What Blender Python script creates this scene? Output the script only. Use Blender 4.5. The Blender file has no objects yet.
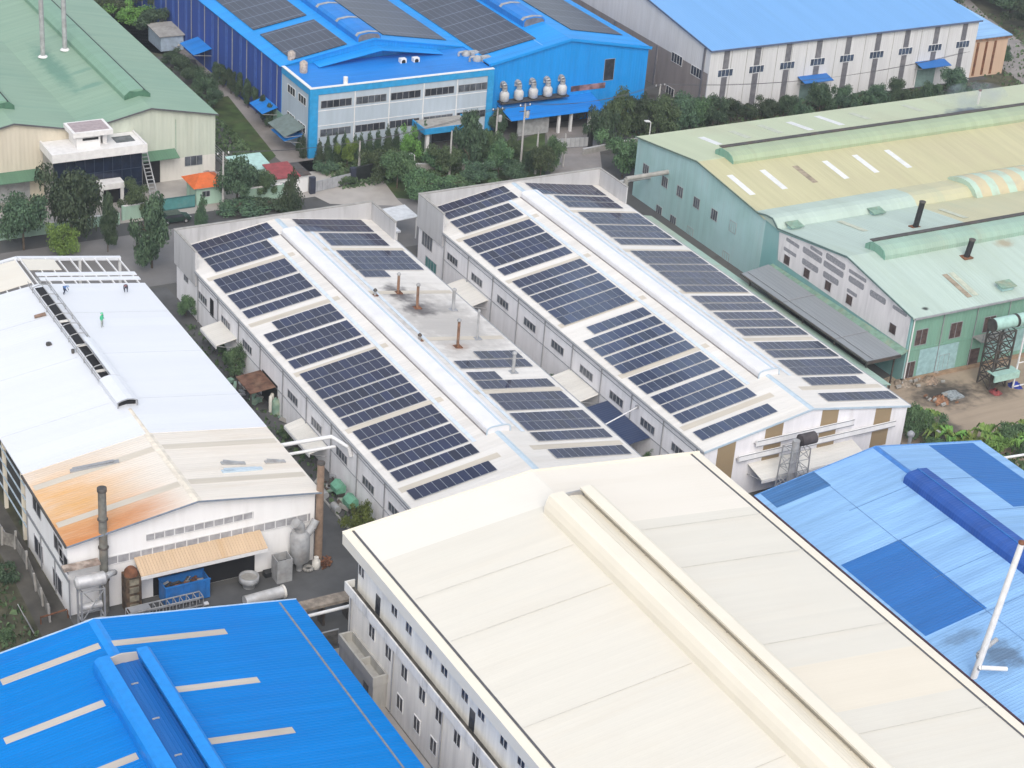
import bpy, bmesh, math, random
import numpy as np
from mathutils import Vector, Matrix
rnd = random.Random(7)
SC = bpy.context.scene
COL = SC.collection
PI = math.pi
# ------------------------------------------------------------------ camera
CAM_H = 110.0
FPX = 1969.5
YAW, TILT, ROLL = -0.545325, 0.48811, -0.08296
def cam_axes():
    cy, sy = math.cos(YAW), math.sin(YAW); ct, st = math.cos(TILT), math.sin(TILT); cr, sr = math.cos(ROLL), math.sin(ROLL)
    f = np.array([-sy*ct, cy*ct, -st]); r = np.array([cy, sy, 0.0]); d = np.cross(f, r)
    return cr*r + sr*d, -sr*r + cr*d, f
CR, CD, CF = cam_axes()
cam = bpy.data.cameras.new('camera'); camo = bpy.data.objects.new('camera', cam); COL.objects.link(camo)
cam.sensor_width = 36.0; cam.lens = 36.0*FPX/1024.0; cam.clip_start = 1.0; cam.clip_end = 6000.0
camo.matrix_world = Matrix(((CR[0], -CD[0], -CF[0], 0), (CR[1], -CD[1], -CF[1], 0), (CR[2], -CD[2], -CF[2], CAM_H), (0, 0, 0, 1)))
SC.camera = camo
# ------------------------------------------------------------------ sky, sun, exposure
SUN_EL, SUN_AZ = math.radians(42), math.radians(204)     # compass azimuth, +Y = north
w = bpy.data.worlds.new('World'); SC.world = w; w.use_nodes = True
nt = w.node_tree; bg = nt.nodes['Background']; sky = nt.nodes.new('ShaderNodeTexSky')
sky.sky_type = 'NISHITA'; sky.sun_disc = False; sky.sun_elevation = SUN_EL; sky.sun_rotation = SUN_AZ
sky.dust_density = 5.0; sky.air_density = 1.0; sky.ozone_density = 1.0
# broken cloud over the blue, seen only as light and in reflections
tcw = nt.nodes.new('ShaderNodeTexCoord'); nzw = nt.nodes.new('ShaderNodeTexNoise'); nt.links.new(tcw.outputs['Generated'], nzw.inputs['Vector'])
nzw.inputs['Scale'].default_value = 5.5; nzw.inputs['Detail'].default_value = 6; nzw.inputs['Roughness'].default_value = .55
mrw = nt.nodes.new('ShaderNodeMapRange'); nt.links.new(nzw.outputs[0], mrw.inputs[0]); mrw.inputs[1].default_value = .40; mrw.inputs[2].default_value = .66; mrw.inputs[3].default_value = .2
mxw = nt.nodes.new('ShaderNodeMix'); mxw.data_type = 'RGBA'; nt.links.new(mrw.outputs[0], mxw.inputs[0]); nt.links.new(sky.outputs[0], mxw.inputs[6]); mxw.inputs[7].default_value = (5.6, 5.9, 6.3, 1)
# unseen bright cloud added in the north-east for a reflected streak on the panels
dtw = nt.nodes.new('ShaderNodeVectorMath'); dtw.operation = 'DOT_PRODUCT'; nrw = nt.nodes.new('ShaderNodeVectorMath'); nrw.operation = 'NORMALIZE'
nt.links.new(tcw.outputs['Generated'], nrw.inputs[0]); nt.links.new(nrw.outputs[0], dtw.inputs[0]); dtw.inputs[1].default_value = (.359, .712, .603)
nz2 = nt.nodes.new('ShaderNodeTexNoise'); nt.links.new(tcw.outputs['Generated'], nz2.inputs['Vector']); nz2.inputs['Scale'].default_value = 22; nz2.inputs['Detail'].default_value = 5
mr2 = nt.nodes.new('ShaderNodeMapRange'); mr2.interpolation_type = 'SMOOTHSTEP'; nt.links.new(dtw.outputs['Value'], mr2.inputs[0]); mr2.inputs[1].default_value = .9945; mr2.inputs[2].default_value = .9995
mr3 = nt.nodes.new('ShaderNodeMapRange'); mr3.interpolation_type = 'SMOOTHSTEP'; nt.links.new(nz2.outputs[0], mr3.inputs[0]); mr3.inputs[1].default_value = .38; mr3.inputs[2].default_value = .62
mlw = nt.nodes.new('ShaderNodeMath'); mlw.operation = 'MULTIPLY'; nt.links.new(mr2.outputs[0], mlw.inputs[0]); nt.links.new(mr3.outputs[0], mlw.inputs[1])
mx2 = nt.nodes.new('ShaderNodeMix'); mx2.data_type = 'RGBA'; nt.links.new(mlw.outputs[0], mx2.inputs[0]); nt.links.new(mxw.outputs[2], mx2.inputs[6]); mx2.inputs[7].default_value = (15, 19, 25, 1)
nt.links.new(mx2.outputs[2], bg.inputs['Color']); bg.inputs['Strength'].default_value = 0.14
sl = bpy.data.lights.new('sun', 'SUN'); sl.energy = 1.25; sl.angle = math.radians(40); sl.color = (1.0, 0.98, 0.95)
so = bpy.data.objects.new('sun', sl); COL.objects.link(so)
sd = Vector((math.sin(SUN_AZ)*math.cos(SUN_EL), math.cos(SUN_AZ)*math.cos(SUN_EL), math.sin(SUN_EL)))
so.rotation_euler = sd.to_track_quat('Z', 'Y').to_euler(); so.location = (0, 0, 200)
SC.view_settings.view_transform = 'Standard'; SC.view_settings.look = 'None'; SC.view_settings.gamma = 1.0
SC.view_settings.exposure = 0.54
HAZE = 0.0002
SC.cycles.max_bounces = 5; SC.cycles.volume_bounces = 0
# ------------------------------------------------------------------ survey: a pixel and one known world coordinate give the point
def ray(px, py): return CR*((px-512)/FPX) + CD*((py-384)/FPX) + CF
O3 = np.array([0, 0, CAM_H])
def az(px, py, z=0.0): d = ray(px, py); return O3 + d*((z-CAM_H)/d[2])
def ax(px, py, X): d = ray(px, py); return O3 + d*(X/d[0])
def ay(px, py, Y): d = ray(px, py); return O3 + d*(Y/d[1])
# ------------------------------------------------------------------ mesh builder
SPLIT = {'skylight_strip','lap_joint','post_strip','ridge_cap','downpipe','faded_strip','walkway','gutter','gutter_channel','eaves_gutter','vent_plank','loose_sheet','panel_joint','stay','purlin','side_rail','wall_rail','verge_trim','edge_trim','bracket','liner_sheet','gate_bar'}
class MB:
    def __init__(s): s.v = []; s.f = []; s.m = []; s.sm = []; s.st = []
    def add(s, vs, fs, m=0, smooth=False):
        b = len(s.v); s.st.append((b, len(s.f))); s.v += [tuple(float(c) for c in p) for p in vs]
        for f in fs: s.f.append(tuple(b+i for i in f)); s.m.append(m); s.sm.append(smooth)
        return s
    def box(s, x0, x1, y0, y1, z0, z1, m=0):
        x0, x1 = min(x0, x1), max(x0, x1); y0, y1 = min(y0, y1), max(y0, y1); z0, z1 = min(z0, z1), max(z0, z1)
        return s.add([(x0,y0,z0),(x1,y0,z0),(x1,y1,z0),(x0,y1,z0),(x0,y0,z1),(x1,y0,z1),(x1,y1,z1),(x0,y1,z1)],
                     [(3,2,1,0),(4,5,6,7),(0,1,5,4),(1,2,6,5),(2,3,7,6),(3,0,4,7)], m)
    def slab(s, pts, t, m=0):            # polygon (any plane) thickened downward by t along its normal
        p = [Vector(q) for q in pts]; n = Vector((0,0,0))
        for i in range(len(p)): n += p[i].cross(p[(i+1) % len(p)])
        n.normalize()
        k = len(p); vs = p + [q - n*t for q in p]
        fs = [tuple(range(k)), tuple(range(2*k-1, k-1, -1))] + [(i, k+i, k+(i+1) % k, (i+1) % k) for i in range(k)]
        return s.add(vs, fs, m)
    def prism(s, prof, axis, a, b, m=0, smooth=False):   # profile in the plane across axis, extruded a..b
        def P(u, v, t): return (u, t, v) if axis == 'Y' else ((t, u, v) if axis == 'X' else (u, v, t))
        k = len(prof); vs = [P(u, v, a) for u, v in prof] + [P(u, v, b) for u, v in prof]
        fs = [(i, (i+1) % k, k+(i+1) % k, k+i) for i in range(k)]
        s.add(vs, fs, m, smooth)
        if smooth: o = len(s.v); s.v += [tuple(float(c) for c in p) for p in vs]
        else: o = len(s.v)-2*k
        s.f += [tuple(o+i for i in range(k-1, -1, -1)), tuple(o+k+i for i in range(k))]; s.m += [m, m]; s.sm += [False, False]
        return s
    def tube(s, p0, p1, r0, r1=None, n=10, m=0, cap=True):
        r1 = r0 if r1 is None else r1
        a, b = Vector(p0), Vector(p1); d = (b-a).normalized()
        u = d.orthogonal().normalized(); v = d.cross(u)
        ring = lambda c, r: [c + (u*math.cos(2*PI*i/n) + v*math.sin(2*PI*i/n))*r for i in range(n)]
        fs = [(i, (i+1) % n, n+(i+1) % n, n+i) for i in range(n)]
        s.add(ring(a, r0)+ring(b, r1), fs, m, True)
        if cap:
            o = len(s.v); s.v += [tuple(p) for p in ring(a, r0)+ring(b, r1)]
            s.f += [tuple(o+i for i in range(n-1, -1, -1)), tuple(o+n+i for i in range(n))]; s.m += [m, m]; s.sm += [False, False]
        return s
    def path(s, pts, r, n=8, m=0):
        for a, b in zip(pts[:-1], pts[1:]): s.tube(a, b, r, r, n, m)
        return s
    def bar(s, p0, p1, w, h=None, m=0):   # rectangular bar
        h = w if h is None else h
        a, b = Vector(p0), Vector(p1); d = (b-a).normalized()
        up = Vector((0,0,1)) if abs(d.z) < .95 else Vector((1,0,0))
        u = d.cross(up).normalized(); v = u.cross(d)
        q = [(-w/2,-h/2),(w/2,-h/2),(w/2,h/2),(-w/2,h/2)]
        return s.add([a+u*x+v*y for x, y in q]+[b+u*x+v*y for x, y in q], [(0,1,2,3),(7,6,5,4),(0,4,5,1),(1,5,6,2),(2,6,7,3),(3,7,4,0)], m)
    def lathe(s, c, prof, n=16, m=0):
        vs = []; fs = []
        for r, z in prof: vs += [(c[0]+r*math.cos(2*PI*i/n), c[1]+r*math.sin(2*PI*i/n), c[2]+z) for i in range(n)]
        for k in range(len(prof)-1):
            for i in range(n): fs.append((k*n+i, k*n+(i+1) % n, (k+1)*n+(i+1) % n, (k+1)*n+i))
        s.add(vs, fs, m, True); o = len(s.v)-n
        s.f.append(tuple(o+i for i in range(n))); s.m.append(m); s.sm.append(False)
        return s
    def build(s, name, mats, parent=None, normals=True):
        if name in SPLIT and len(s.st) > 1:      # pieces that stand apart become parts of their own
            st = s.st+[(len(s.v), len(s.f))]; o = None
            for (v0, f0), (v1, f1) in zip(st[:-1], st[1:]):
                q = MB(); q.v = s.v[v0:v1]; q.f = [tuple(i-v0 for i in f) for f in s.f[f0:f1]]; q.m = s.m[f0:f1]; q.sm = s.sm[f0:f1]
                o = q.build(name, mats, parent, normals)
            return o
        me = bpy.data.meshes.new(name)
        off = np.array([0.0,0,0]) if parent is None else np.array(wl(parent))
        v = np.array(s.v, dtype=float) - off
        me.from_pydata([tuple(p) for p in v], [], s.f)
        for x in (mats if isinstance(mats, (list, tuple)) else [mats]): me.materials.append(x)
        me.polygons.foreach_set('material_index', s.m); me.polygons.foreach_set('use_smooth', s.sm)
        if normals:
            bm = bmesh.new(); bm.from_mesh(me); bmesh.ops.recalc_face_normals(bm, faces=bm.faces); bm.to_mesh(me); bm.free()
        me.update()
        o = bpy.data.objects.new(name, me); COL.objects.link(o)
        if parent is not None: o.parent = parent
        return o
def wl(o):
    p = Vector(o.location)
    while o.parent is not None: o = o.parent; p = p + Vector(o.location)
    return p
def tag(o, label=None, cat=None, group=None, kind=None):
    if label: o['label'] = label
    if cat: o['category'] = cat
    if group: o['group'] = group
    if kind: o['kind'] = kind
    return o
def thing(name, label, cat, loc=(0,0,0), group=None):
    o = bpy.data.objects.new(name, None); COL.objects.link(o); o.location = tuple(float(c) for c in loc); o.empty_display_size = .5
    return tag(o, label, cat, group)
def dup(root, loc, label=None, scale=None, rotz=None, group=None):
    def cp(o, par):
        c = o.copy(); COL.objects.link(c); c.parent = par
        for ch in o.children: cp(ch, c)
        return c
    r = cp(root, None); r.location = tuple(float(c) for c in loc)
    if scale is not None: r.scale = scale if isinstance(scale, tuple) else (scale,)*3
    if rotz is not None: r.rotation_euler = (0, 0, rotz)
    if label: r['label'] = label
    if group: r['group'] = group
    return r
# ------------------------------------------------------------------ materials
def N(nt, t, **kw):
    n = nt.nodes.new(t)
    for k, v in kw.items(): setattr(n, k, v)
    return n
def math_n(nt, op, a, b=None, c=None, clamp=False):
    n = nt.nodes.new('ShaderNodeMath'); n.operation = op; n.use_clamp = clamp
    for i, x in enumerate((a, b, c)):
        if x is None: continue
        if isinstance(x, (int, float)): n.inputs[i].default_value = x
        else: nt.links.new(x, n.inputs[i])
    return n.outputs[0]
def mixc(nt, fac, a, b):
    n = nt.nodes.new('ShaderNodeMix'); n.data_type = 'RGBA'
    for x, i in ((fac, 0), (a, 6), (b, 7)):
        if isinstance(x, (int, float)): n.inputs[i].default_value = x
        elif isinstance(x, tuple): n.inputs[i].default_value = x+(1,) if len(x) == 3 else x
        else: nt.links.new(x, n.inputs[i])
    return n.outputs[2]
def ramp(nt, x, a, b):   # smooth 0..1 between a and b
    n = nt.nodes.new('ShaderNodeMapRange'); n.interpolation_type = 'SMOOTHSTEP'
    nt.links.new(x, n.inputs[0]); n.inputs[1].default_value = a; n.inputs[2].default_value = b
    return n.outputs[0]
def base_mat(name, rough=.6, metal=0., spec=.4):
    m = bpy.data.materials.new(name); m.use_nodes = True; nt = m.node_tree
    b = nt.nodes['Principled BSDF']; b.inputs['Roughness'].default_value = rough; b.inputs['Metallic'].default_value = metal
    b.inputs['Specular IOR Level'].default_value = spec
    return m, nt, b
def posxyz(nt):
    g = N(nt, 'ShaderNodeNewGeometry'); sp = N(nt, 'ShaderNodeSeparateXYZ'); nt.links.new(g.outputs['Position'], sp.inputs[0])
    return g.outputs['Position'], sp.outputs[0], sp.outputs[1], sp.outputs[2]
def noise(nt, vec, scale, detail=4, sc=(1,1,1), rough=.55):
    mp = N(nt, 'ShaderNodeMapping'); nt.links.new(vec, mp.inputs[0]); mp.inputs['Scale'].default_value = sc
    n = N(nt, 'ShaderNodeTexNoise'); nt.links.new(mp.outputs[0], n.inputs['Vector']); n.inputs['Scale'].default_value = scale
    n.inputs['Detail'].default_value = detail; n.inputs['Roughness'].default_value = rough
    return n.outputs[0]
def mat(name, col, rough=.6, metal=0., var=.12, scale=1.5, dirt=None, dirt_amt=.5, sc=(1,1,1), spec=.4, rand=0.):
    m, nt, b = base_mat(name, rough, metal, spec)
    P, X, Y, Z = posxyz(nt)
    n = noise(nt, P, scale, 5, sc)
    dark = tuple(c*(1-var*2) for c in col)
    c = mixc(nt, ramp(nt, n, .3, .7), dark, col)
    if dirt:
        n2 = noise(nt, P, scale*.35, 6, sc, .65)
        c = mixc(nt, math_n(nt, 'MULTIPLY', ramp(nt, n2, .45, .75), dirt_amt), c, dirt)
    if rand:
        oi = N(nt, 'ShaderNodeObjectInfo'); hs = N(nt, 'ShaderNodeHueSaturation'); nt.links.new(c, hs.inputs['Color'])
        nt.links.new(math_n(nt, 'MULTIPLY_ADD', oi.outputs['Random'], rand*2, 1-rand), hs.inputs['Value'])
        nt.links.new(math_n(nt, 'MULTIPLY_ADD', oi.outputs['Random'], .05, .475), hs.inputs['Hue']); c = hs.outputs[0]
    nt.links.new(c, b.inputs['Base Color'])
    return m
def roof_mat(name, col, along='X', rib=.42, bump=.5, streak=.1, dirt=(.25,.22,.18), dirt_amt=.25, seam=.04, rough=.5, stains=(), rust=None, zones=(), metal=0., sheetseam=None, spec=.3):
    """profiled sheet: ribs run along axis `along`; streaky weathering along the same axis; stains are worn spots (x, y, rx, ry, colour, strength)"""
    m, nt, b = base_mat(name, rough, metal, spec)
    P, X, Y, Z = posxyz(nt)
    U = Y if along == 'X' else X
    st = (.12, 1.6, .12) if along == 'X' else (1.6, .12, .12)
    c = mixc(nt, ramp(nt, noise(nt, P, .9, 5, st), .25, .75), tuple(k*(1-streak) for k in col), col)
    for (x0, x1, y0, y1, zc, amt) in zones:
        fx = math_n(nt, 'MULTIPLY', math_n(nt, 'GREATER_THAN', X, x0), math_n(nt, 'LESS_THAN', X, x1))
        fy = math_n(nt, 'MULTIPLY', math_n(nt, 'GREATER_THAN', Y, y0), math_n(nt, 'LESS_THAN', Y, y1))
        c = mixc(nt, math_n(nt, 'MULTIPLY', math_n(nt, 'MULTIPLY', fx, fy), amt), c, zc)
    d = math_n(nt, 'MULTIPLY', ramp(nt, noise(nt, P, .35, 6, st, .65), .5, .8), dirt_amt)
    c = mixc(nt, d, c, dirt)
    d = math_n(nt, 'MULTIPLY', ramp(nt, noise(nt, P, .08, 5, (1,1,1), .6), .45, .75), dirt_amt*.6)
    c = mixc(nt, d, c, dirt)
    if rust:    # (axis value where full, where none, colour)
        for (ax_, a, bb, a2, b2, rc, amt) in rust:
            g = ramp(nt, X if ax_ == 'X' else Y, bb, a); g2 = ramp(nt, Y if ax_ == 'X' else X, b2, a2)
            n = ramp(nt, noise(nt, P, .30, 6, (.35,1.6,.35), .65), .0, .66)
            c = mixc(nt, math_n(nt, 'MULTIPLY', math_n(nt, 'MULTIPLY', math_n(nt, 'MULTIPLY', g, g2), n), amt), c, rc)
    for (x, y, rx, ry, scol, amt) in stains:
        dx = math_n(nt, 'DIVIDE', math_n(nt, 'SUBTRACT', X, x), rx); dy = math_n(nt, 'DIVIDE', math_n(nt, 'SUBTRACT', Y, y), ry)
        r2 = math_n(nt, 'SQRT', math_n(nt, 'ADD', math_n(nt, 'MULTIPLY', dx, dx), math_n(nt, 'MULTIPLY', dy, dy)))
        r2 = math_n(nt, 'ADD', r2, math_n(nt, 'MULTIPLY_ADD', noise(nt, P, .9, 4), 1.1, -.55))
        c = mixc(nt, math_n(nt, 'MULTIPLY', ramp(nt, r2, 1.0, .25), amt), c, scol)
    wn = N(nt, 'ShaderNodeTexWhiteNoise', noise_dimensions='1D'); nt.links.new(math_n(nt, 'FLOOR', math_n(nt, 'DIVIDE', U, 1.06)), wn.inputs['W'])
    hs = N(nt, 'ShaderNodeHueSaturation'); nt.links.new(c, hs.inputs['Color'])
    nt.links.new(math_n(nt, 'MULTIPLY_ADD', wn.outputs[0], seam*2, 1-seam), hs.inputs['Value']); c = hs.outputs[0]
    if sheetseam:    # dark lap joints across the slope, every `step` metres along the other axis
        V = Y if along == 'Y' else X
        fr = math_n(nt, 'FRACT', math_n(nt, 'DIVIDE', V, sheetseam[0])); ln = math_n(nt, 'LESS_THAN', fr, sheetseam[1]/sheetseam[0])
        c = mixc(nt, math_n(nt, 'MULTIPLY', ln, sheetseam[2]), c, dirt)
    nt.links.new(c, b.inputs['Base Color'])
    if bump:
        s = math_n(nt, 'SINE', math_n(nt, 'MULTIPLY', U, 2*PI/rib)); s = math_n(nt, 'POWER', math_n(nt, 'MAXIMUM', s, 0), 3.)
        bp = N(nt, 'ShaderNodeBump'); bp.inputs['Strength'].default_value = bump; bp.inputs['Distance'].default_value = .05
        nt.links.new(s, bp.inputs['Height']); nt.links.new(bp.outputs[0], b.inputs['Normal'])
    return m
def wall_mat(name, col, rib=.0, dirt=(.3,.27,.22), dirt_amt=.4, streak=.12, rough=.7, lower=None, bands=None, vary=None):
    """wall cladding or render with vertical rain streaks; lower = (z, colour) of a plinth"""
    m, nt, b = base_mat(name, rough, 0., .3)
    P, X, Y, Z = posxyz(nt)
    c = mixc(nt, ramp(nt, noise(nt, P, .8, 5, (1.6,1.6,.15)), .25, .75), tuple(k*(1-streak) for k in col), col)
    if vary: c = mixc(nt, math_n(nt, 'MULTIPLY', ramp(nt, noise(nt, P, .11, 3), .4, .65), vary[1]), c, vary[0])
    if lower: c = mixc(nt, math_n(nt, 'LESS_THAN', Z, lower[0]), c, lower[1])
    d = ramp(nt, noise(nt, P, .5, 6, (1.5,1.5,.25), .65), .48, .8)
    c = mixc(nt, math_n(nt, 'MULTIPLY', d, dirt_amt), c, dirt)
    nt.links.new(c, b.inputs['Base Color'])
    if rib:
        s = math_n(nt, 'SINE', math_n(nt, 'MULTIPLY', math_n(nt, 'ADD', X, Y), 2*PI/rib))
        bp = N(nt, 'ShaderNodeBump'); bp.inputs['Strength'].default_value = .4; bp.inputs['Distance'].default_value = .03
        nt.links.new(s, bp.inputs['Height']); nt.links.new(bp.outputs[0], b.inputs['Normal'])
    return m
def glass_mat(name, col, rough=.12):
    m, nt, b = base_mat(name, rough, 0., .6)
    P, X, Y, Z = posxyz(nt)
    nt.links.new(mixc(nt, ramp(nt, noise(nt, P, .9, 2), .35, .65), tuple(c*.5 for c in col), col), b.inputs['Base Color'])
    return m
M = {}
M['white'] = wall_mat('white_cladding', (.82,.82,.82), dirt_amt=.22)
M['lav'] = wall_mat('pale_wall', (.84,.83,.85), dirt=(.42,.40,.38), dirt_amt=.35)
M['trim'] = mat('grey_trim', (.30,.31,.33), .5, var=.08)
M['gutter'] = mat('dark_gutter', (.10,.10,.11), .6)
M['steel'] = mat('galvanised_steel', (.40,.41,.42), .6, .1, var=.15, dirt=(.25,.2,.16), dirt_amt=.4)
M['dsteel'] = mat('dark_steel', (.09,.085,.08), .6, .2, var=.2, dirt=(.12,.06,.03), dirt_amt=.5)
M['rust'] = mat('rusty_steel', (.22,.09,.045), .85, var=.3, dirt=(.30,.16,.08), dirt_amt=.6)
M['pane'] = glass_mat('window_glass', (.045,.05,.065))
M['pane2'] = glass_mat('grey_glass', (.11,.125,.15), .25)
M['louvre'] = mat('grey_louvre', (.40,.40,.42), .7, var=.15)
M['frame'] = mat('window_frame', (.42,.42,.44), .5, var=.05)
M['wframe'] = mat('white_frame', (.72,.72,.72), .5, var=.05)
M['dark'] = mat('dark_opening', (.012,.012,.014), .8)
M['black'] = mat('black_paint', (.02,.02,.022), .5)
M['conc'] = mat('concrete', (.36,.35,.33), .85, var=.12, dirt=(.20,.19,.17), dirt_amt=.6)
M['pconc'] = wall_mat('parapet_concrete', (.50,.50,.51), dirt=(.22,.22,.22), dirt_amt=.55)
M['rustpipe'] = mat('rust_streaked_pipe', (.28,.15,.09), .8, var=.3, dirt=(.36,.30,.25), dirt_amt=.7)
M['teal'] = mat('teal_paint', (.08,.25,.25), .6, var=.1, dirt=(.2,.2,.18), dirt_amt=.4)
M['brown'] = roof_mat('brown_translucent_sheet', (.33,.25,.15), 'X', bump=.2, dirt=(.2,.15,.1), dirt_amt=.4)
M['awn'] = roof_mat('cream_awning_sheet', (.72,.70,.65), 'X', dirt=(.46,.42,.36), dirt_amt=.3)
M['paleblue'] = mat('pale_blue_trim', (.46,.56,.64), .5, var=.06)
M['brownsh'] = mat('brown_shutter', (.11,.075,.07), .8, var=.3)
M['mint_dark'] = mat('weathered_mint', (.22,.36,.28), .7, var=.15, dirt=(.36,.27,.17), dirt_amt=.5)
M['mint_lean'] = roof_mat('pale_mint_sheet', (.36,.50,.43), 'X', rib=.5, dirt=(.33,.24,.15), dirt_amt=.55)
M['slate'] = mat('slate_strip', (.16,.16,.18), .6, var=.15, dirt=(.30,.28,.28), dirt_amt=.5)
M['bpane'] = glass_mat('blue_grey_glass', (.07,.10,.16), .2)
M['green_dark'] = mat('dark_green_trim', (.07,.17,.11), .7, var=.15)
# ------------------------------------------------------------------ shared building bits
def win(root, plane, pos, u, z, wd, ht, name='window', fm=None, pm=None, bars=1, out=-1, dp=.07):
    """window on a wall facing -X (plane 'X') or -Y (plane 'Y'): frame part with its pane as sub-part"""
    fm = fm or M['frame']; pm = pm or M['pane']
    f = MB(); t = .055
    def bx(u0, u1, z0, z1, a, b, mb):
        if plane == 'X': mb.box(pos+out*a, pos+out*b, u0, u1, z0, z1)
        else: mb.box(u0, u1, pos+out*a, pos+out*b, z0, z1)
    u0, u1, z0, z1 = u-wd/2, u+wd/2, z-ht/2, z+ht/2
    bx(u0, u1, z0, z0+t, 0, dp, f); bx(u0, u1, z1-t, z1, 0, dp, f); bx(u0, u0+t, z0+t, z1-t, 0, dp, f); bx(u1-t, u1, z0+t, z1-t, 0, dp, f)
    for i in range(bars):
        c = u0 + wd*(i+1)/(bars+1); bx(c-.025, c+.025, z0+t, z1-t, 0, dp*.9, f)
    fo = f.build(name, fm, root)
    p = MB(); bx(u0+t, u1-t, z0+t, z1-t, 0, dp*.45, p); p.build('pane', pm, fo)
    return fo
def gable_walls(x0, x1, y0, y1, ze, zr, axis='Y', t=.2, skip=()):
    """four walls of a gabled hall as one shell"""
    mb = MB()
    if axis == 'Y':
        xm = (x0+x1)/2; prof = [(x0,0),(x1,0),(x1,ze),(xm,zr),(x0,ze)]
        if 'near' not in skip: mb.prism(prof, 'Y', y0, y0+t)
        if 'far' not in skip: mb.prism(prof, 'Y', y1-t, y1)
        mb.box(x0, x0+t, y0+t, y1-t, 0, ze-.003); mb.box(x1-t, x1, y0+t, y1-t, 0, ze-.003)
    else:
        ym = (y0+y1)/2; prof = [(y0,0),(y1,0),(y1,ze),(ym,zr),(y0,ze)]
        mb.prism(prof, 'X', x0, x0+t); mb.prism(prof, 'X', x1-t, x1)
        mb.box(x0+t, x1-t, y0, y0+t, 0, ze-.003); mb.box(x0+t, x1-t, y1-t, y1, 0, ze-.003)
    return mb
def gable_roof(x0, x1, y0, y1, ze, zr, axis='Y', oh=.25, oy=.2, t=.14, lift=.16):
    mb = MB()
    if axis == 'Y':
        xm = (x0+x1)/2; s = (zr-ze)/(xm-x0)
        a, b = x0-oh, x1+oh; za = ze-s*oh+lift; zr_ = zr+lift
        mb.prism([(a,za),(xm,zr_),(b,za),(b,za-t),(xm,zr_-t),(a,za-t)], 'Y', y0-oy, y1+oy)
    else:
        ym = (y0+y1)/2; s = (zr-ze)/(ym-y0); a, b = y0-oh, y1+oh; za = ze-s*oh+lift; zr_ = zr+lift
        mb.prism([(a,za),(ym,zr_),(b,za),(b,za-t),(ym,zr_-t),(a,za-t)], 'X', x0-oy, x1+oy)
    return mb
def canopy(root, X, ya, yb, z, depth, out=-1, m=None, drop=.5, label=None, plane='X', fascia=True):
    """awning fixed to a wall: sloped sheet with a fascia and brackets"""
    q = (lambda a, b, c: (a, b, c)) if plane == 'X' else (lambda a, b, c: (b, a, c))
    xo = X+out*depth; d0 = .03*out
    mb = MB(); pts = [q(X+d0,ya,z), q(xo,ya,z-drop), q(xo,yb,z-drop), q(X+d0,yb,z)]
    n = (Vector(pts[1])-Vector(pts[0])).cross(Vector(pts[2])-Vector(pts[0]))
    if n.z < 0: pts = pts[::-1]
    mb.slab(pts, .08); s = mb.build('canopy', m or M['awn'], root)
    if label: s['label'] = label
    if fascia:
        e = MB(); a, b = q(xo-.06, ya, 0), q(xo+.06, yb, 0); e.box(a[0], b[0], a[1], b[1], z-drop-.42, z-drop-.09); e.build('fascia', M['wframe'], s)
    br = MB()
    for y in (ya+.1, yb-.1): br.path([q(X+d0*2,y,z-1.3), q(xo-.15*out,y,z-drop-.14)], .05, 6)
    br.build('bracket', M['steel'], s)
    return s
# ================================================================== SETTING
gm, gnt, gb = base_mat('ground_mix', .95, 0, .2)
P_, X_, Y_, Z_ = posxyz(gnt)
c_ = mixc(gnt, ramp(gnt, noise(gnt, P_, .05, 6), .35, .65), (.075,.078,.08), (.11,.108,.102))
c_ = mixc(gnt, ramp(gnt, noise(gnt, P_, .3, 6, (1,1,1), .65), .5, .75), c_, (.055,.05,.045))
gnt.links.new(c_, gb.inputs['Base Color'])
def sheet(name, pts, z, m, n=1):
    mb = MB(); mb.add([(p[0], p[1], z) for p in pts], [tuple(range(len(pts)))])
    o = mb.build(name, m, None, normals=False)
    if o.data.polygons[0].normal.z < 0: o.data.flip_normals()
    o['kind'] = 'structure'; return o
M['asphalt'] = mat('asphalt', (.105,.107,.11), .9, var=.18, scale=.25, dirt=(.06,.058,.055), dirt_amt=.6)
M['road'] = mat('road_asphalt', (.19,.185,.185), .9, var=.1, scale=.2, dirt=(.14,.13,.12), dirt_amt=.5)
M['paving'] = mat('pale_paving', (.40,.375,.35), .9, var=.1, scale=.3, dirt=(.27,.24,.21), dirt_amt=.6)
M['lane'] = mat('grey_lane', (.27,.25,.24), .9, var=.12, scale=.3, dirt=(.15,.13,.11), dirt_amt=.6)
M['soil'] = mat('dry_soil', (.30,.23,.17), .95, var=.2, scale=.35, dirt=(.14,.11,.08), dirt_amt=.7)
M['sand'] = roof_mat('sandy_ground', (.36,.29,.22), 'X', bump=0, streak=.1, dirt=(.19,.16,.13), dirt_amt=.7, seam=0, rough=.95, spec=.1, stains=[(156,155.5,6.5,4.5,(.06,.055,.05),.95),(150.5,149,2.8,3.8,(.08,.075,.07),.85),(163,154,4,3,(.07,.06,.05),.8)])
M['turf'] = mat('turf', (.055,.095,.025), .95, var=.3, scale=.5, dirt=(.12,.10,.055), dirt_amt=.65)
M['turf2'] = mat('weedy_ground', (.085,.085,.05), .95, var=.3, scale=.4, dirt=(.10,.085,.06), dirt_amt=.8)
M['soot'] = mat('oily_ground', (.055,.052,.05), .9, var=.3, scale=.5)
def P2(*px): return [az(a, b, 0)[:2] for a, b in px]
sheet('ground', [(-400,-300),(900,-300),(900,1000),(-400,1000)], 0, gm)
sheet('back_road', [(-100,217),(150,217),(150,233),(-100,233)], .004, M['road'])
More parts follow.
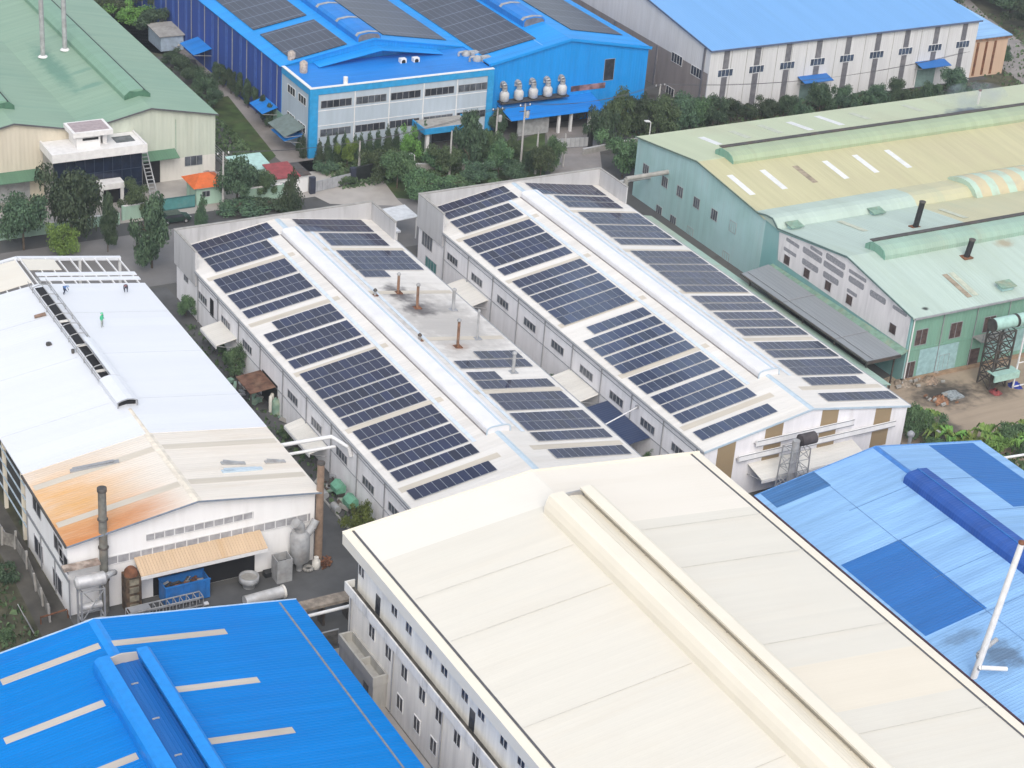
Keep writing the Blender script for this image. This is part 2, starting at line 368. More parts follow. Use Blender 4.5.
# far side yard of the green factory
sheet('factory_yard', [(40,237),(112,237),(112,250),(40,250)], .004, M['paving'])
sheet('side_lane', P2((290,170),(352,178),(300,140),(262,105),(230,72),(205,40),(190,35),(196,62),(222,100),(245,130)), .008, M['lane'])
sheet('gateway', P2((306,172),(372,166),(398,200),(405,206),(330,204),(306,192)), .012, M['paving'])
sheet('delivery_yard', P2((545,128),(592,126),(600,152),(604,185),(545,192),(553,165)), .012, M['lane'])
sheet('rubbish_yard', P2((60,12),(200,20),(196,60),(150,52)), .006, M['lane'])
sheet('lane_verge', P2((205,100),(228,96),(276,156),(268,162),(245,160)), .010, M['turf'])
sheet('garden_lawn', P2((312,178),(420,172),(545,160),(545,176),(420,200),(372,196),(352,186)), .010, M['turf'])
sheet('front_lawn', P2((275,165),(312,160),(420,150),(470,160),(545,130),(545,160),(420,172),(330,176)), .008, M['turf'])
sheet('wooded_plot', [(166,228),(300,228),(300,246.8),(166,246.8)], .008, M['turf2'])
sheet('far_plot', [(95,300),(112,300),(112,420),(60,420),(60,318),(95,318)], .006, M['turf2'])
sheet('far_verge', [(243,240),(330,240),(330,420),(243,300)], .006, M['turf2'])
sheet('far_road', P2((880,-30),(990,60),(1060,110),(1060,70),(985,15),(930,-40)), .010, M['lane'])
sheet('storage_yard', P2((880,380),(1100,300),(1100,470),(910,470)), .008, M['sand'])
sheet('alley_paving', [(70.6,136.5),(78.7,136.5),(78.7,216.4),(70.6,216.4)], .004, M['asphalt'])
sheet('cross_lane', [(30,137),(70.6,137),(70.6,150.8),(30,150.8)], .006, M['asphalt'])
sheet('weedy_strip', P2((0,480),(30,520),(62,608),(60,660),(-60,660),(-60,480)), .010, M['turf2'])
sheet('dirt_path', [(41.5,137),(45.1,137),(45.1,175),(42.6,175)], .014, mat('dark_dirt', (.105,.098,.085), .95, var=.25, scale=.3, dirt=(.06,.055,.05), dirt_amt=.7))
sheet('alley_slab', [(60,90),(66.5,90),(66.5,136.9),(60,136.9)], .008, M['paving'])
hz = MB(); hz.box(-405, 905, -305, 1005, -1.0, 113.0); ho = hz.build('haze', bpy.data.materials.new('haze_air')); ho['kind'] = 'stuff'; tag(ho, 'thin pale haze in the air over the whole estate')
hm_ = ho.data.materials[0]; hm_.use_nodes = True; hn = hm_.node_tree; hn.nodes.clear()
ov = hn.nodes.new('ShaderNodeOutputMaterial'); pv_ = hn.nodes.new('ShaderNodeVolumePrincipled'); hn.links.new(pv_.outputs[0], ov.inputs['Volume'])
pv_.inputs['Density'].default_value = HAZE; pv_.inputs['Color'].default_value = (.86,.92,1,1); pv_.inputs['Anisotropy'].default_value = .2
# ================================================================== SOLAR HALLS
def panel_mats():
    out = []
    for i, (c, r) in enumerate([((.012,.017,.058), .10)]):
        m, nt, b = base_mat('solar_cell_glass', r, 0., .38)
        oi = N(nt, 'ShaderNodeObjectInfo')
        P, X, Y, Z = posxyz(nt)
        cc = mixc(nt, oi.outputs['Random'], (.007,.010,.030), (.014,.022,.068))
        cc = mixc(nt, ramp(nt, noise(nt, P, .12, 3), .4, .7), cc, (.014,.018,.05))
        nt.links.new(cc, b.inputs['Base Color'])
        out.append(m)
    return out
M['cell'] = panel_mats()[0]
M['pframe'] = mat('aluminium_frame', (.42,.44,.48), .35, .6, var=.05)
def panel_mesh(pw, pd, slope):
    """one framed panel, tilted with the roof about Y; local origin at its centre underside"""
    mb = MB(); t = .045; f = .020
    hx, hy = pw/2-.006, pd/2-.008
    mb.box(-hx, hx, -hy, hy, 0, t-.006, 1)
    mb.box(-hx, -hx+f, -hy, hy, t-.006, t, 1); mb.box(hx-f, hx, -hy, hy, t-.006, t, 1)
    mb.box(-hx+f, hx-f, -hy, -hy+f, t-.006, t, 1); mb.box(-hx+f, hx-f, hy-f, hy, t-.006, t, 1)
    mb.add([(-hx+f,-hy+f,t-.003),(hx-f,-hy+f,t-.003),(hx-f,hy-f,t-.003),(-hx+f,hy-f,t-.003)], [(0,1,2,3)], 0)
    a = math.atan(slope)
    mb.v = [(x*math.cos(a)-z*math.sin(a), y, x*math.sin(a)+z*math.cos(a)) for x, y, z in mb.v]
    me = bpy.data.meshes.new('solar_panel'); me.from_pydata(mb.v, [], mb.f)
    me.materials.append(M['cell']); me.materials.append(M['pframe']); me.polygons.foreach_set('material_index', mb.m); me.update()
    return me
ORD = ['first','second','third','fourth','fifth','sixth','seventh','eighth','ninth','tenth','eleventh','twelfth','thirteenth','fourteenth','fifteenth','sixteenth','seventeenth','eighteenth','nineteenth','twentieth','twenty-first','twenty-second','twenty-third','twenty-fourth','twenty-fifth','twenty-sixth']
def panel_rows(xm, zr, s, side, rows, pw, hallname, far):
    """rows: (near-edge Y, inner X offset, outer X offset, count); panels rest on rails laid across the sheet"""
    sg = -1 if side == 'left' else 1
    me = panel_mesh(pw, 1.97, -sg*s)
    n = len(rows)
    for i, (y, xa, xb, k) in enumerate(rows):
        xc = xm+sg*(xa+xb)/2; yc = y+.95; zc = zr-s*abs(xc-xm)+.16
        where = ('%s from the parapet' % ORD[i]) if i < n-4 else ('%s from the near end' % ORD[n-1-i] if i < n-1 else 'nearest the near end')
        ln = {True:'short', False:''}[k < 7]
        t = thing('solar_panel_row', '%s panel row, %s slope of the %s, %s' % ((ln+' navy').strip(), side, hallname, where), 'solar panels', (xc, yc, zc), 'solar panel rows on the %s slope of the %s' % (side, hallname))
        rl = MB()
        for dy in (-.5, .5):
            rl.bar((xm+sg*xa, yc+dy, zr-s*xa+.19), (xm+sg*xb, yc+dy, zr-s*xb+.19), .05, .05)
        rl.build('rail', M['steel'], t)
        step = (xb-xa)/k
        for j in range(k):
            d = xa+step*(j+.5)
            o = bpy.data.objects.new('solar_panel', me); COL.objects.link(o); o.parent = t; o.rotation_euler = (rnd.uniform(-.006,.006), rnd.uniform(-.006,.006), 0)
            o.location = (xm+sg*d-xc, 0, (zr-s*d+.225)-zc)
def solar_hall(name, label, x0, x1, y0, y1, ze, zr, hall, stains, strips, roofc):
    xm = (x0+x1)/2; s = (zr-ze)/(xm-x0)
    root = thing(name, label, 'factory building', (xm, (y0+y1)/2, 0))
    gable_walls(x0, x1, y0, y1, ze, zr).build('wall', M['lav'], root)
    rm = roof_mat(hall.replace(' ','_')+'_roof_sheet', roofc, 'X', rib=.5, bump=.35, dirt=(.40,.36,.30), dirt_amt=.32, stains=stains)
    ro = gable_roof(x0, x1, y0, y1-.3, ze, zr, oh=.22, oy=.15).build('roof', rm, root)
    # beige translucent strips across the slopes
    for yy in strips:
        mb = MB()
        for sg in (-1, 1):
            a, b = 1.9, xm-x0-.15
            mb.slab([(xm+sg*a,yy-.45,zr-s*a+.18),(xm+sg*b,yy-.45,zr-s*b+.18),(xm+sg*b,yy+.45,zr-s*b+.18),(xm+sg*a,yy+.45,zr-s*a+.18)][::(-1 if sg < 0 else 1)], .012)
        mb.build('skylight_strip', M['strip'], root)
    # parapet round the far end
    pp = MB()
    zt = 9.3
    pp.box(x0-.25, x1+.25, y1+.003, y1+.2, 4.7, zt)
    pp.box(x0-.25, x0-.05, y1-7.1, y1+.001, 4.7, zt); pp.box(x1+.05, x1+.25, y1-7.1, y1+.001, 6.0, zt)
    pp.box(x0-.045, x1+.045, y1-.18, y1+.001, ze, zt-.003)
    po = pp.build('parapet', M['pconc'], root)
    cp = MB(); cp.box(x0-.3, x1+.3, y1-.22, y1+.25, zt+.002, zt+.08); cp.box(x0-.3, x0-.0, y1-7.15, y1-.222, zt+.002, zt+.08); cp.box(x1, x1+.3, y1-7.15, y1-.222, zt+.002, zt+.08)
    cp.build('coping', M['conc'], po)
    # ridge vent, a long half barrel with a blue flashing strip
    ya, yb = y0+8.4, y1-4.6
    prof = []; xv = xm+.12
    for i in range(11):
        a = PI*i/10; prof.append((xv-1.35*math.copysign(abs(math.cos(a))**.6, math.cos(a)), zr-.05+.85*math.sin(a)**.4))
    prof = [(xv-1.35, zr-.3)]+prof+[(xv+1.35, zr-.3)]
    v = MB(); v.prism(prof, 'Y', ya, yb, 0, False); vo = v.build('ridge_vent', M['ventsheet'], root)
    fl = MB(); fl.box(xv+.42, xv+.66, ya+.05, yb-.05, zr+.66, zr+.815); 
    fl.build('flashing', M['paleblue'], vo)
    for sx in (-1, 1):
        bf = MB(); u = xv+sx*1.42; z_ = zr-s*abs(u-xm)+.17; bf.box(u-.07, u+.07, ya-.05, yb, z_-.02, z_+.05); bf.build('base_shadow_strip', M['shadow_strip'], vo)  # thin dark strips painted as the shadow line at the vent's foot
    en = MB()
    pr2 = [(xv+(u-xv)*1.05, zr-.05+(z-zr+.05)*1.06) for u, z in prof[1:-1]]
    for (a, b), (c, d) in zip(pr2[:-1], pr2[1:]): en.bar((a, ya-.06, b), (c, ya-.06, d), .1, .12)
    en.build('end_trim', M['paleblue'], vo)
    # ridge capping beyond the vent, walkway strips, edge trims
    rc = MB()
    for (a, b) in ((y0-.15, ya), (yb, y1-.3)):
        rc.prism([(xm-.35,zr+.165-s*.35),(xm,zr+.22),(xm+.35,zr+.165-s*.35),(xm+.35,zr+.14-s*.35),(xm,zr+.17),(xm-.35,zr+.14-s*.35)], 'Y', a, b)
    rc.build('ridge_cap', M['paleblue'], root)
    wk = MB()
    for sg in (-1, 1):
        d = 2.9; wk.slab([(xm+sg*(d-.22),y0+8,zr-s*(d-.22)+.215),(xm+sg*(d+.22),y0+8,zr-s*(d+.22)+.215),(xm+sg*(d+.22),yb,zr-s*(d+.22)+.215),(xm+sg*(d-.22),yb,zr-s*(d-.22)+.215)][::sg], .04)
    wk.build('walkway', M['walk'], root)
    gt = MB()
    gt.box(x0-.42, x0-.24, y0-.15, y1-7.15, ze-.12, ze+.09); gt.box(x1+.24, x1+.42, y0-.15, y1-7.15, ze-.12, ze+.09)
    gt.build('gutter', M['trim'], root)
    vg = MB()
    for a, za, b, zb in ((x0-.24, ze-.02, xm, zr+.17), (xm, zr+.17, x1+.24, ze-.02)): vg.bar((a, y0-.2, za), (b, y0-.2, zb), .1, .22)
    vg.build('verge_trim', M['paleblue'], root)
    dp = MB()
    y = y1-7.5
    while y > y0+1:
        dp.tube((x0-.1,y,0),(x0-.1,y,ze-.1),.07,n=6); dp.tube((x1+.1,y,0),(x1+.1,y,ze-.1),.07,n=6); y -= 6.55
    dp.build('downpipe', M['trim'], root)
    hb = MB(); hb.box(x0-.06, x0-.003, y0, y1-7.2, ze-.95, ze-.87); hb.box(x0-.06, x0-.003, y0, y1-7.2, 3.0, 3.08)
    hb.build('wall_rail', M['trim'], root)
    return root, xm, s
M['strip'] = roof_mat('beige_translucent_sheet', (.56,.51,.43), 'X', bump=.2, dirt=(.34,.30,.25), dirt_amt=.5)
M['shadow_strip'] = mat('brown_grey_painted_shadow', (.27,.25,.25), .7, var=.15)  # dark tone of the shadow line painted beside the ridge vents
M['ventsheet'] = mat('vent_sheet', (.72,.72,.74), .4, var=.04, scale=.6, dirt=(.52,.50,.48), dirt_amt=.3)
M['walk'] = mat('walkway_sheet', (.60,.67,.74), .5, var=.08)
SOOT = (.09,.08,.08)
STRIPS = (202.8, 189.6, 176.6, 163.0, 150.2)
chim_px = [(398,294,395,272,'rusty'),(417,309,418,286,'rusty'),(453,311,454,291,'grey'),(457.5,348,459.5,322,'rusty'),(477,340,479.5,313,'grey'),(513,373.5,514,354,'grey')]
def on_b(px, py, xm, zr, s, sg):
    d = ray(px, py); t = (zr+s*sg*xm-CAM_H)/(d[2]+s*sg*d[0]); return O3+d*t
B1X0, B1X1, B2X0, B2X1 = 78.87, 105.5, 112.9, 140.58
s1 = 2.1/((B1X1-B1X0)/2)
cpos = [on_b(c[0], c[1], 92.19, 8.8, s1, 1) for c in chim_px]
st1 = [(99.8,180.5,9.0,15.0,(.36,.34,.32),.75),(cpos[0][0], cpos[0][1], 2.3, 3.2, SOOT, .95), (cpos[1][0]+.2, cpos[1][1]-.3, 3.0, 3.0, SOOT, .95), (cpos[2][0]-1.5, cpos[2][1]+.3, 3.5, 1.5, (.25,.24,.23), .5), (cpos[3][0], cpos[3][1], 2.0, 1.2, (.3,.2,.15), .5)]
B1, xm1, s1 = solar_hall('solar_factory', 'long pale factory hall with six flue pipes and sooty bare patch among roof panels', B1X0, B1X1, 145.7, 213.0, 6.7, 8.8, 'sooty-roofed solar hall', st1, STRIPS, (.70,.675,.64))
B2, xm2, s2 = solar_hall('solar_factory', 'long pale factory hall with full panel rows and brown-striped near gable', B2X0, B2X1, 145.4, 213.2, 6.7, 9.0, 'brown-striped solar hall', (), STRIPS, (.71,.685,.645))
r1l = [210.4,208.3,206.0,203.9,200.3,198.3,195.75,193.75,191.15,186.85,184.75,182.2,180.15,177.7,174.5,172.4,170.25,168.0,165.85,163.6,160.65,158.55,156.15,154.0,151.6,147.8]
def rl(ys, xa, xb, k, ex):
    return [(y,)+ex.get(i+1, (xa, xb, k)) for i, y in enumerate(ys)]
panel_rows(xm1, 8.8, s1, 'left', rl(r1l, 3.4, 12.7, 10, {1:(1.5,11.7,11),2:(1.5,11.7,11),3:(3.4,11.7,9),4:(3.4,11.7,9),10:(3.4,10.8,8)}), .93, 'sooty-roofed solar hall', 213)
r1r = [210.5,208.4,205.9,203.85,200.3,198.25,196.2,194.05,170.95,168.7,165.8,163.6,160.45,158.4,155.8,153.75,151.35,147.55]
panel_rows(xm1, 8.8, s1, 'right', rl(r1r, 3.45, 12.75, 10, {1:(1.95,11.7,11),2:(1.95,11.7,11),3:(3.6,11.7,9),4:(3.6,11.7,9),8:(3.6,7.1,4),9:(7.15,12.75,6),11:(3.5,7.15,4)}), .93, 'sooty-roofed solar hall', 213)
r2l = [210.8,208.6,206.0,203.8,200.4,198.2,195.85,193.8,191.15,187.35,185.1,182.85,180.65,178.45,176.4,172.6,170.1,167.85,165.5,163.3,160.3,158.1,155.5,153.35,150.95,147.0]
panel_rows(xm2, 9.0, s2, 'left', rl(r2l, 3.45, 13.15, 10, {1:(1.6,11.9,11),2:(1.6,11.9,11),3:(3.45,12.1,9),4:(3.45,12.1,9),16:(3.45,11.3,8)}), .97, 'brown-striped solar hall', 213)
r2r = [210.8,208.9,206.4,204.2,200.5,198.4,196.0,193.85,191.4,187.4,185.25,182.95,180.75,178.7,176.45,173.35,171.1,168.55,166.3,163.9,160.1,157.9,155.35,153.3,150.75,146.8]
panel_rows(xm2, 9.0, s2, 'right', rl(r2r, 3.95, 13.6, 10, {1:(1.7,12.6,11),2:(1.7,12.6,11),3:(3.7,12.4,9),4:(3.7,12.4,9),25:(3.95,12.0,8),26:(3.3,13.6,11)}), .97, 'brown-striped solar hall', 213)
# --- flue pipes on the sooty hall
for (px, py, qx, qy, kind), p, lab in zip(chim_px, cpos, ['rusty flue pipe with a dark cap in the far soot ring','rust-streaked flue pipe in the middle of the larger soot ring','short grey flue pipe near the eave beside the soot','rusty flue pipe on a rusty base plate nearest the ridge vent','tall slim pale flue pipe at the eave of the sooty hall','squat grey flue pipe standing among the near panel rows']):
    t = thing('flue_pipe', lab, 'chimney', p, 'flue pipes on the sooty-roofed hall')
    h = ax(qx, qy, p[0])[2]-p[2]; h = max(1.6, min(3.6, h))
    r = .17 if kind == 'rusty' else .2
    if 'slim' in lab: r = .13
    zb = p[2]+.1
    mb = MB(); mb.tube((p[0],p[1],zb-.25),(p[0],p[1],zb+h),r,n=12); mb.build('pipe', M['rustpipe'] if kind == 'rusty' else M['steel'], t)
    c = MB(); c.lathe((p[0],p[1],zb+h), [(r*1.5,0),(r*1.5,.14),(r*.7,.3)], 12); c.build('cap', M['steel'], t)
    c = MB(); c.box(p[0]-.45,p[0]+.45,p[1]-.45,p[1]+.45,zb-.12,zb+.13); c.build('base_plate', M['rust'] if kind == 'rusty' else M['trim'], t)
# small roof ventilators beside the ridge vent
for (px, py), lab in zip([(375,296.5),(419.5,341.5)], ['small dark cowl vent beside the ridge vent near the soot rings','small dark cowl vent beside the ridge vent farther along the bare roof']):
    p = on_b(px, py, xm1, 8.8, s1, 1); t = thing('cowl_vent', lab, 'roof vent', p)
    c = MB(); c.tube((p[0],p[1],p[2]),(p[0],p[1],p[2]+.75),.16,n=10); c.build('stem', M['steel'], t)
    c = MB(); c.lathe((p[0],p[1],p[2]+.75), [(.25,0),(.25,.1),(.1,.3)], 10); c.build('cowl', M['dsteel'], t)
    c = MB(); c.box(p[0]-.35,p[0]+.35,p[1]-.35,p[1]+.35,p[2],p[2]+.2); c.build('base_plate', M['rust'], t)
# --- windows on the left walls
for (px, py) in [(203,298.5),(226,323),(247.5,347),(293,398),(316.8,425.5),(342,455.5),(368.5,485),(394.8,511.5)]:
    p = ax(px, py, B1X0); win(B1, 'X', B1X0, p[1], p[2], 2.8, 1.05, pm=M['pane2'], bars=3)
p = ax(186.3, 274.5, B1X0-.0); win(B1, 'X', B1X0, p[1], p[2]-.2, 1.5, 1.6, pm=M['pane2'])
for (px, py) in [(452.7,259.5),(477,280),(503,302.5),(530,325),(557.7,347.5),(586.5,373),(616.5,399),(647.7,426),(679,451.5)]:
    p = ax(px, py, B2X0); win(B2, 'X', B2X0, p[1], p[2], 2.9, 1.05, pm=M['pane2'], bars=3)
p = ax(427.5, 240, B2X0); win(B2, 'X', B2X0, p[1], p[2], 3.0, 2.4, pm=M['pane2'], bars=3, name='louvre')
p = ax(431, 266, B2X0); win(B2, 'X', B2X0, p[1], p[2], 3.2, 1.8, pm=M['teal'], bars=3, name='side_gate')
def door(root, plane, pos, u, wd, ht, m=None, out=-1, name='door', z0=0):
    f = MB()
    a, b = (pos+out*.05, pos+out*.003)
    if plane == 'X': f.box(a, b, u-wd/2, u+wd/2, z0+.02, z0+ht)
    else: f.box(u-wd/2, u+wd/2, a, b, z0+.02, z0+ht)
    return f.build(name, m or M['dark'], root)
p = ax(212, 307.5, B1X0); door(B1, 'X', B1X0, p[1], 1.1, 2.3, z0=p[2]-1.2)
p = ax(270, 381, B1X0); door(B1, 'X', B1X0, p[1], 4.4, 3.4, z0=0, name='loading_door')
# canopies
def canopy_px(root, wallX, qs, **k):
    """qs: wall-side far, wall-side near, outer near, outer far corners in the photograph"""
    a, b = ax(*qs[0], wallX), ax(*qs[1], wallX)
    z = (a[2]+b[2])/2
    c = az(*qs[2], z-.5)
    return canopy(root, wallX, min(a[1],b[1]), max(a[1],b[1]), z, abs(c[0]-wallX), **k)
canopy_px(B1, B1X0, [(221,318),(237,341),(218,348)])
canopy_px(B1, B1X0, [(302,419),(327.5,445),(308.5,453)])
canopy_px(B2, B2X0, [(463.5,278),(488.5,300),(471,306)])
canopy_px(B2, B2X0, [(570,368),(599,395),(580,402)])
p = ax(690, 462, B2X0); canopy(B2, B2X0, p[1]-2.5, p[1]+2.5, 3.3, 2.2)
# --- near gable of the second hall
gy = 145.4
def gz(x): return 9.0-s2*abs(x-xm2)
for px, py in [(727,445),(769+6,425),(769+64-2,405+4),(887-2,403)]:
    x = ay(px, py, gy)[0]; mb = MB()
    mb.prism([(x-1.15,2.2),(x+1.15,2.2),(x+1.15,gz(x+1.15)-.12),(x-1.15,gz(x-1.15)-.12)], 'Y', gy-.05, gy-.003); mb.build('translucent_panel', M['brown'], B2)
for (a, b, z, name) in [((758,444.5),(855,423.4),0,'cable_tray'),((740,458.6),(896,425.8),0,'cable_tray')]:
    p0, p1 = ay(*a, gy-.7), ay(*b, gy-.7); mb = MB(); z = (p0[2]+p1[2])/2
    mb.box(p0[0], p1[0], gy-.55, gy-.35, z-.34, z+.34); t = mb.build(name, M['white'], B2)
    e = MB(); e.box(p0[0]-.02, p1[0]+.02, gy-.58, gy-.551, z+.28, z+.37); e.box(p0[0]-.02, p1[0]+.02, gy-.58, gy-.551, z-.37, z-.28); e.build('edge_trim', M['trim'], t)
    e = MB()
    n = 5
    for i in range(n+1): x = p0[0]+(p1[0]-p0[0])*i/n; e.box(x-.04, x+.04, gy-.34, gy-.003, z-.2, z-.1)
    e.build('bracket', M['steel'], t)
canopy(B2, gy, 118.9, 133.2, 3.9, 2.8, plane='Y', drop=.55)
# ================================================================== CREAM FACTORY (foreground)
CREAM = (.74,.69,.58)
M['cream_wall'] = wall_mat('cream_render', (.87,.84,.77), dirt=(.30,.29,.27), dirt_amt=.4, streak=.2)
M['cream_trim'] = mat('cream_flashing', (.75,.70,.59), .5, var=.02, scale=.3, dirt=(.6,.55,.45), dirt_amt=.12)
M['cream_roof'] = roof_mat('cream_roof_sheet', (.665,.635,.56), 'X', rib=.5, bump=.09, streak=.04, dirt=(.62,.56,.46), dirt_amt=.35, seam=.012, zones=[(86,106,95,101.5,(.71,.645,.53),.8),(66,86,131,137,(.75,.72,.66),.7),(86,106,126,137,(.75,.70,.62),.8)])
cx0, cx1, cy0, cy1, cze, czr = 66.25, 105.4, 60.0, 136.6, 13.0, 15.1
cxm = (cx0+cx1)/2; cs = (czr-cze)/(cxm-cx0)
CF_ = thing('cream_factory', 'big cream three-storey foreground factory with twin-lipped ridge vent and rows of small windows', 'factory building', (cxm, 100, 0))
mb = MB(); mb.box(66.6, 104.9, cy0, 135.4, 0, 7.2); mb.box(67.3, 104.6, cy0, 135.2, 7.2, 12.1)
mb.prism([(66.6,12.1),(105.0,12.1),(105.0,12.5),(cxm,czr-.25),(66.6,12.5)], 'Y', 135.0, 136.3)
mb.build('wall', M['cream_wall'], CF_)
mb = MB(); t = .15
mb.prism([(cx0+1.05,cze+.02),(cxm,czr+.1),(cx1-1.05,cze+.02),(cx1-1.05,cze-.2),(cxm,czr-.1),(cx0+1.05,cze-.2)], 'Y', cy0, cy1-.02)
cr = mb.build('roof', M['cream_roof'], CF_)
mb = MB()
for sg, X in ((1, cx0), (-1, cx1)):
    mb.prism([(X,cze-1.15),(X+sg*.75,cze-1.15),(X+sg*.92,cze+.02),(X+sg*.8,cze+.1),(X,cze+.02)], 'Y', cy0, cy1)
mb.build('eaves_gutter', M['cream_trim'], CF_)
mb = MB()
for sg, X in ((1, cx0), (-1, cx1)): mb.box(X+sg*.93, X+sg*1.13, cy0, cy1-.05, cze-.1, cze+.07)
mb.build('gutter_channel', M['gutter'], CF_)
mb = MB()
for a, b in (((cx0,cze+.06),(cxm,czr+.13)), ((cxm,czr+.13),(cx1,cze+.06))): mb.bar((a[0],cy1+.03,a[1]-.1), (b[0],cy1+.03,b[1]-.1), .12, .4)
mb.build('verge_trim', M['cream_trim'], CF_)
# ridge vent with two lips and a trough
ly = 130.0
mb = MB(); zt = czr+1.75
lipL = [(83.4,czr-.3),(83.42,czr+.5),(83.6,czr+1.1),(83.85,zt-.15),(84.2,zt),(85.3,zt),(85.3,zt-.2),(84.9,zt-.3),(84.9,czr-.1)]
lipR = [(2*86.2-u, z) for u, z in lipL][::-1]
mb.prism(lipL, 'Y', cy0, ly); lv = mb.build('vent_lip', M['cream_trim'], CF_)
mb = MB(); mb.prism(lipR, 'Y', cy0, ly); mb.build('vent_lip', M['cream_trim'], CF_)
mb = MB(); mb.prism([(84.91,czr),(87.25,czr),(87.25,czr+1.05),(86.1,czr+1.25),(84.91,czr+1.15)], 'Y', cy0, ly-.1); tr = mb.build('vent_trough', roof_mat('trough_sheet', (.74,.69,.58), 'Y', rib=.3, dirt=(.45,.40,.32)), CF_)
mb = MB(); mb.box(84.91, 87.49, ly-.25, ly-.1, czr+.2, czr+1.55); mb.build('vent_end', M['steel'], CF_)
mb = MB()
y = ly-5
while y > cy0+2:
    mb.box(85.7, 86.15, y, y+.06, czr+1.17, czr+1.22); mb.box(87.1, 87.26, y+2, y+2.06, czr+1.06, czr+1.14); y -= 4.2
mb.build('stay', mat('buff_stay', (.42,.38,.32), .6), tr)
# lap joints on the roof sheets
mb = MB()
for y in (124.3, 117.6, 105.0, 92.0):
    for sg in (-1, 1):
        a, b = 2.6, cxm-cx0-1.2
        mb.slab([(cxm+sg*a,y-.022,czr+.115-cs*a),(cxm+sg*b,y-.022,czr+.115-cs*b),(cxm+sg*b,y+.022,czr+.115-cs*b),(cxm+sg*a,y+.022,czr+.115-cs*a)][::sg], .01)
mb.build('lap_joint', mat('buff_lap', (.58,.55,.48), .8), CF_)  # slightly darker buff colour of the joint lines themselves
# ledge between the storeys
mb = MB(); mb.box(66.3, 67.29, cy0, 135.9, 7.21, 7.4); mb.box(66.3, 66.45, cy0, 135.9, 7.4, 8.2); mb.box(66.45, 67.29, 135.75, 135.9, 7.4, 8.2)
lg = mb.build('ledge', wall_mat('stained_ledge', (.76,.75,.72), dirt=(.12,.11,.10), dirt_amt=.8), CF_)
mb = MB(); mb.box(66.46, 67.28, cy0, 135.74, 7.401, 7.42); mb.build('ledge_floor', mat('mossy_ledge_floor', (.10,.095,.085), .95, var=.3, dirt=(.20,.18,.15), dirt_amt=.5), lg)
for px, py in [(362,569),(395,608),(409.5,626),(429.5,649),(445,667.5),(465.5,693),(482,711.5),(504.5,739),(522,759)]:
    p = ax(px, py, 67.3); win(CF_, 'X', 67.3, p[1], p[2]-.1, 1.25, 1.5, fm=M['wframe'], bars=1)
for px, py in [(378.5,597),(473,710)]:
    p = ax(px, py, 67.3); door(CF_, 'X', 67.3, p[1], .9, 2.0, M['pane'], z0=7.45)
for px, py in [(372.5,627),(389,647),(405,667),(423,688),(439.5,709),(458,731),(476.5,753.5)]:
    p = ax(px, py, 66.6); win(CF_, 'X', 66.6, p[1], min(p[2]-.25, 6.0), 1.25, 1.5, fm=M['wframe'], bars=1)
for px, py in [(400,703),(417,724.5),(433.5,746)]:
    p = ax(px, py, 66.6); win(CF_, 'X', 66.6, p[1], p[2], 1.25, 1.6, fm=M['wframe'], bars=1)
# box outhouse with an open top on the lower wall
a, b = ax(353, 640, 65.0), ax(384, 672, 65.0)
oz = 3.7
mb = MB(); ya, yb = 127.0, 134.2
mb.box(65.2,66.59,ya,yb,.0,2.7); mb.box(65.1,65.3,ya-.1,yb+.1,2.703,oz); mb.box(66.42,66.59,ya-.1,yb+.1,2.703,oz); mb.box(65.301,66.419,ya-.1,ya+.1,2.703,oz); mb.box(65.301,66.419,yb-.1,yb+.1,2.703,oz); mb.box(65.301,66.419,130.2,130.4,2.703,oz-.25)
ob = mb.build('outhouse', wall_mat('weathered_outhouse', (.42,.41,.38), dirt=(.16,.15,.13), dirt_amt=.7), CF_)
door(ob, 'X', 65.2, 128.4, 1.0, 2.1, M['pane'])
mb = MB()
for y in (134.9, 126.0, 116.5, 107.0, 98.0): mb.tube((66.5,y,0),(66.5,y,7.2),.06,n=6)
mb.build('downpipe', M['trim'], CF_)
# ================================================================== BRIGHT BLUE FACTORY (bottom left)
BL0, BL1, BLy0, BLy1, BLe, BLr = 24.1, 61.5, 60, 136.3, 6.85, 9.8
BLUE = (.000,.195,.60)
M['blue_roof'] = roof_mat('bright_blue_sheet', BLUE, 'X', spec=.05, rib=.36, bump=.75, streak=.10, dirt=(.02,.10,.40), dirt_amt=.25, seam=.03, rough=.45)
M['blue_trim'] = mat('bright_blue_trim', (.001,.235,.70), .45, var=.06)
M['blue_wall'] = wall_mat('bright_blue_wall', (.006,.15,.55), .3, dirt=(.05,.10,.3), dirt_amt=.25)
BL = thing('bright_blue_factory', 'bright blue ribbed roof with pale skylight strips and an open blue ridge trough, bottom left', 'factory building', (42.4, 100, 0))
gable_walls(BL0, BL1, BLy0, BLy1, BLe, BLr).build('wall', M['blue_wall'], BL)
gable_roof(BL0, BL1, BLy0, BLy1, BLe, BLr, oh=.3, oy=.25).build('roof', M['blue_roof'], BL)
bxm = (BL0+BL1)/2; bs = (BLr-BLe)/(bxm-BL0)
def slope_strip(root, name, m, xm, zr, s, sg, xa, xb, y0, y1, lift=.18, t=.015):
    mb = MB(); mb.slab([(xm+sg*xa,y0,zr-s*xa+lift),(xm+sg*xb,y0,zr-s*xb+lift),(xm+sg*xb,y1,zr-s*xb+lift),(xm+sg*xa,y1,zr-s*xa+lift)][::sg], t)
    return mb.build(name, m, root)
M['skyl'] = roof_mat('weathered_skylight', (.50,.46,.41), 'X', rib=.36, bump=.3, dirt=(.30,.24,.17), dirt_amt=.6)
def at_slope(px, py, xm, zr, s, sg):
    p = on_b(px, py, xm, zr, s, sg); return p
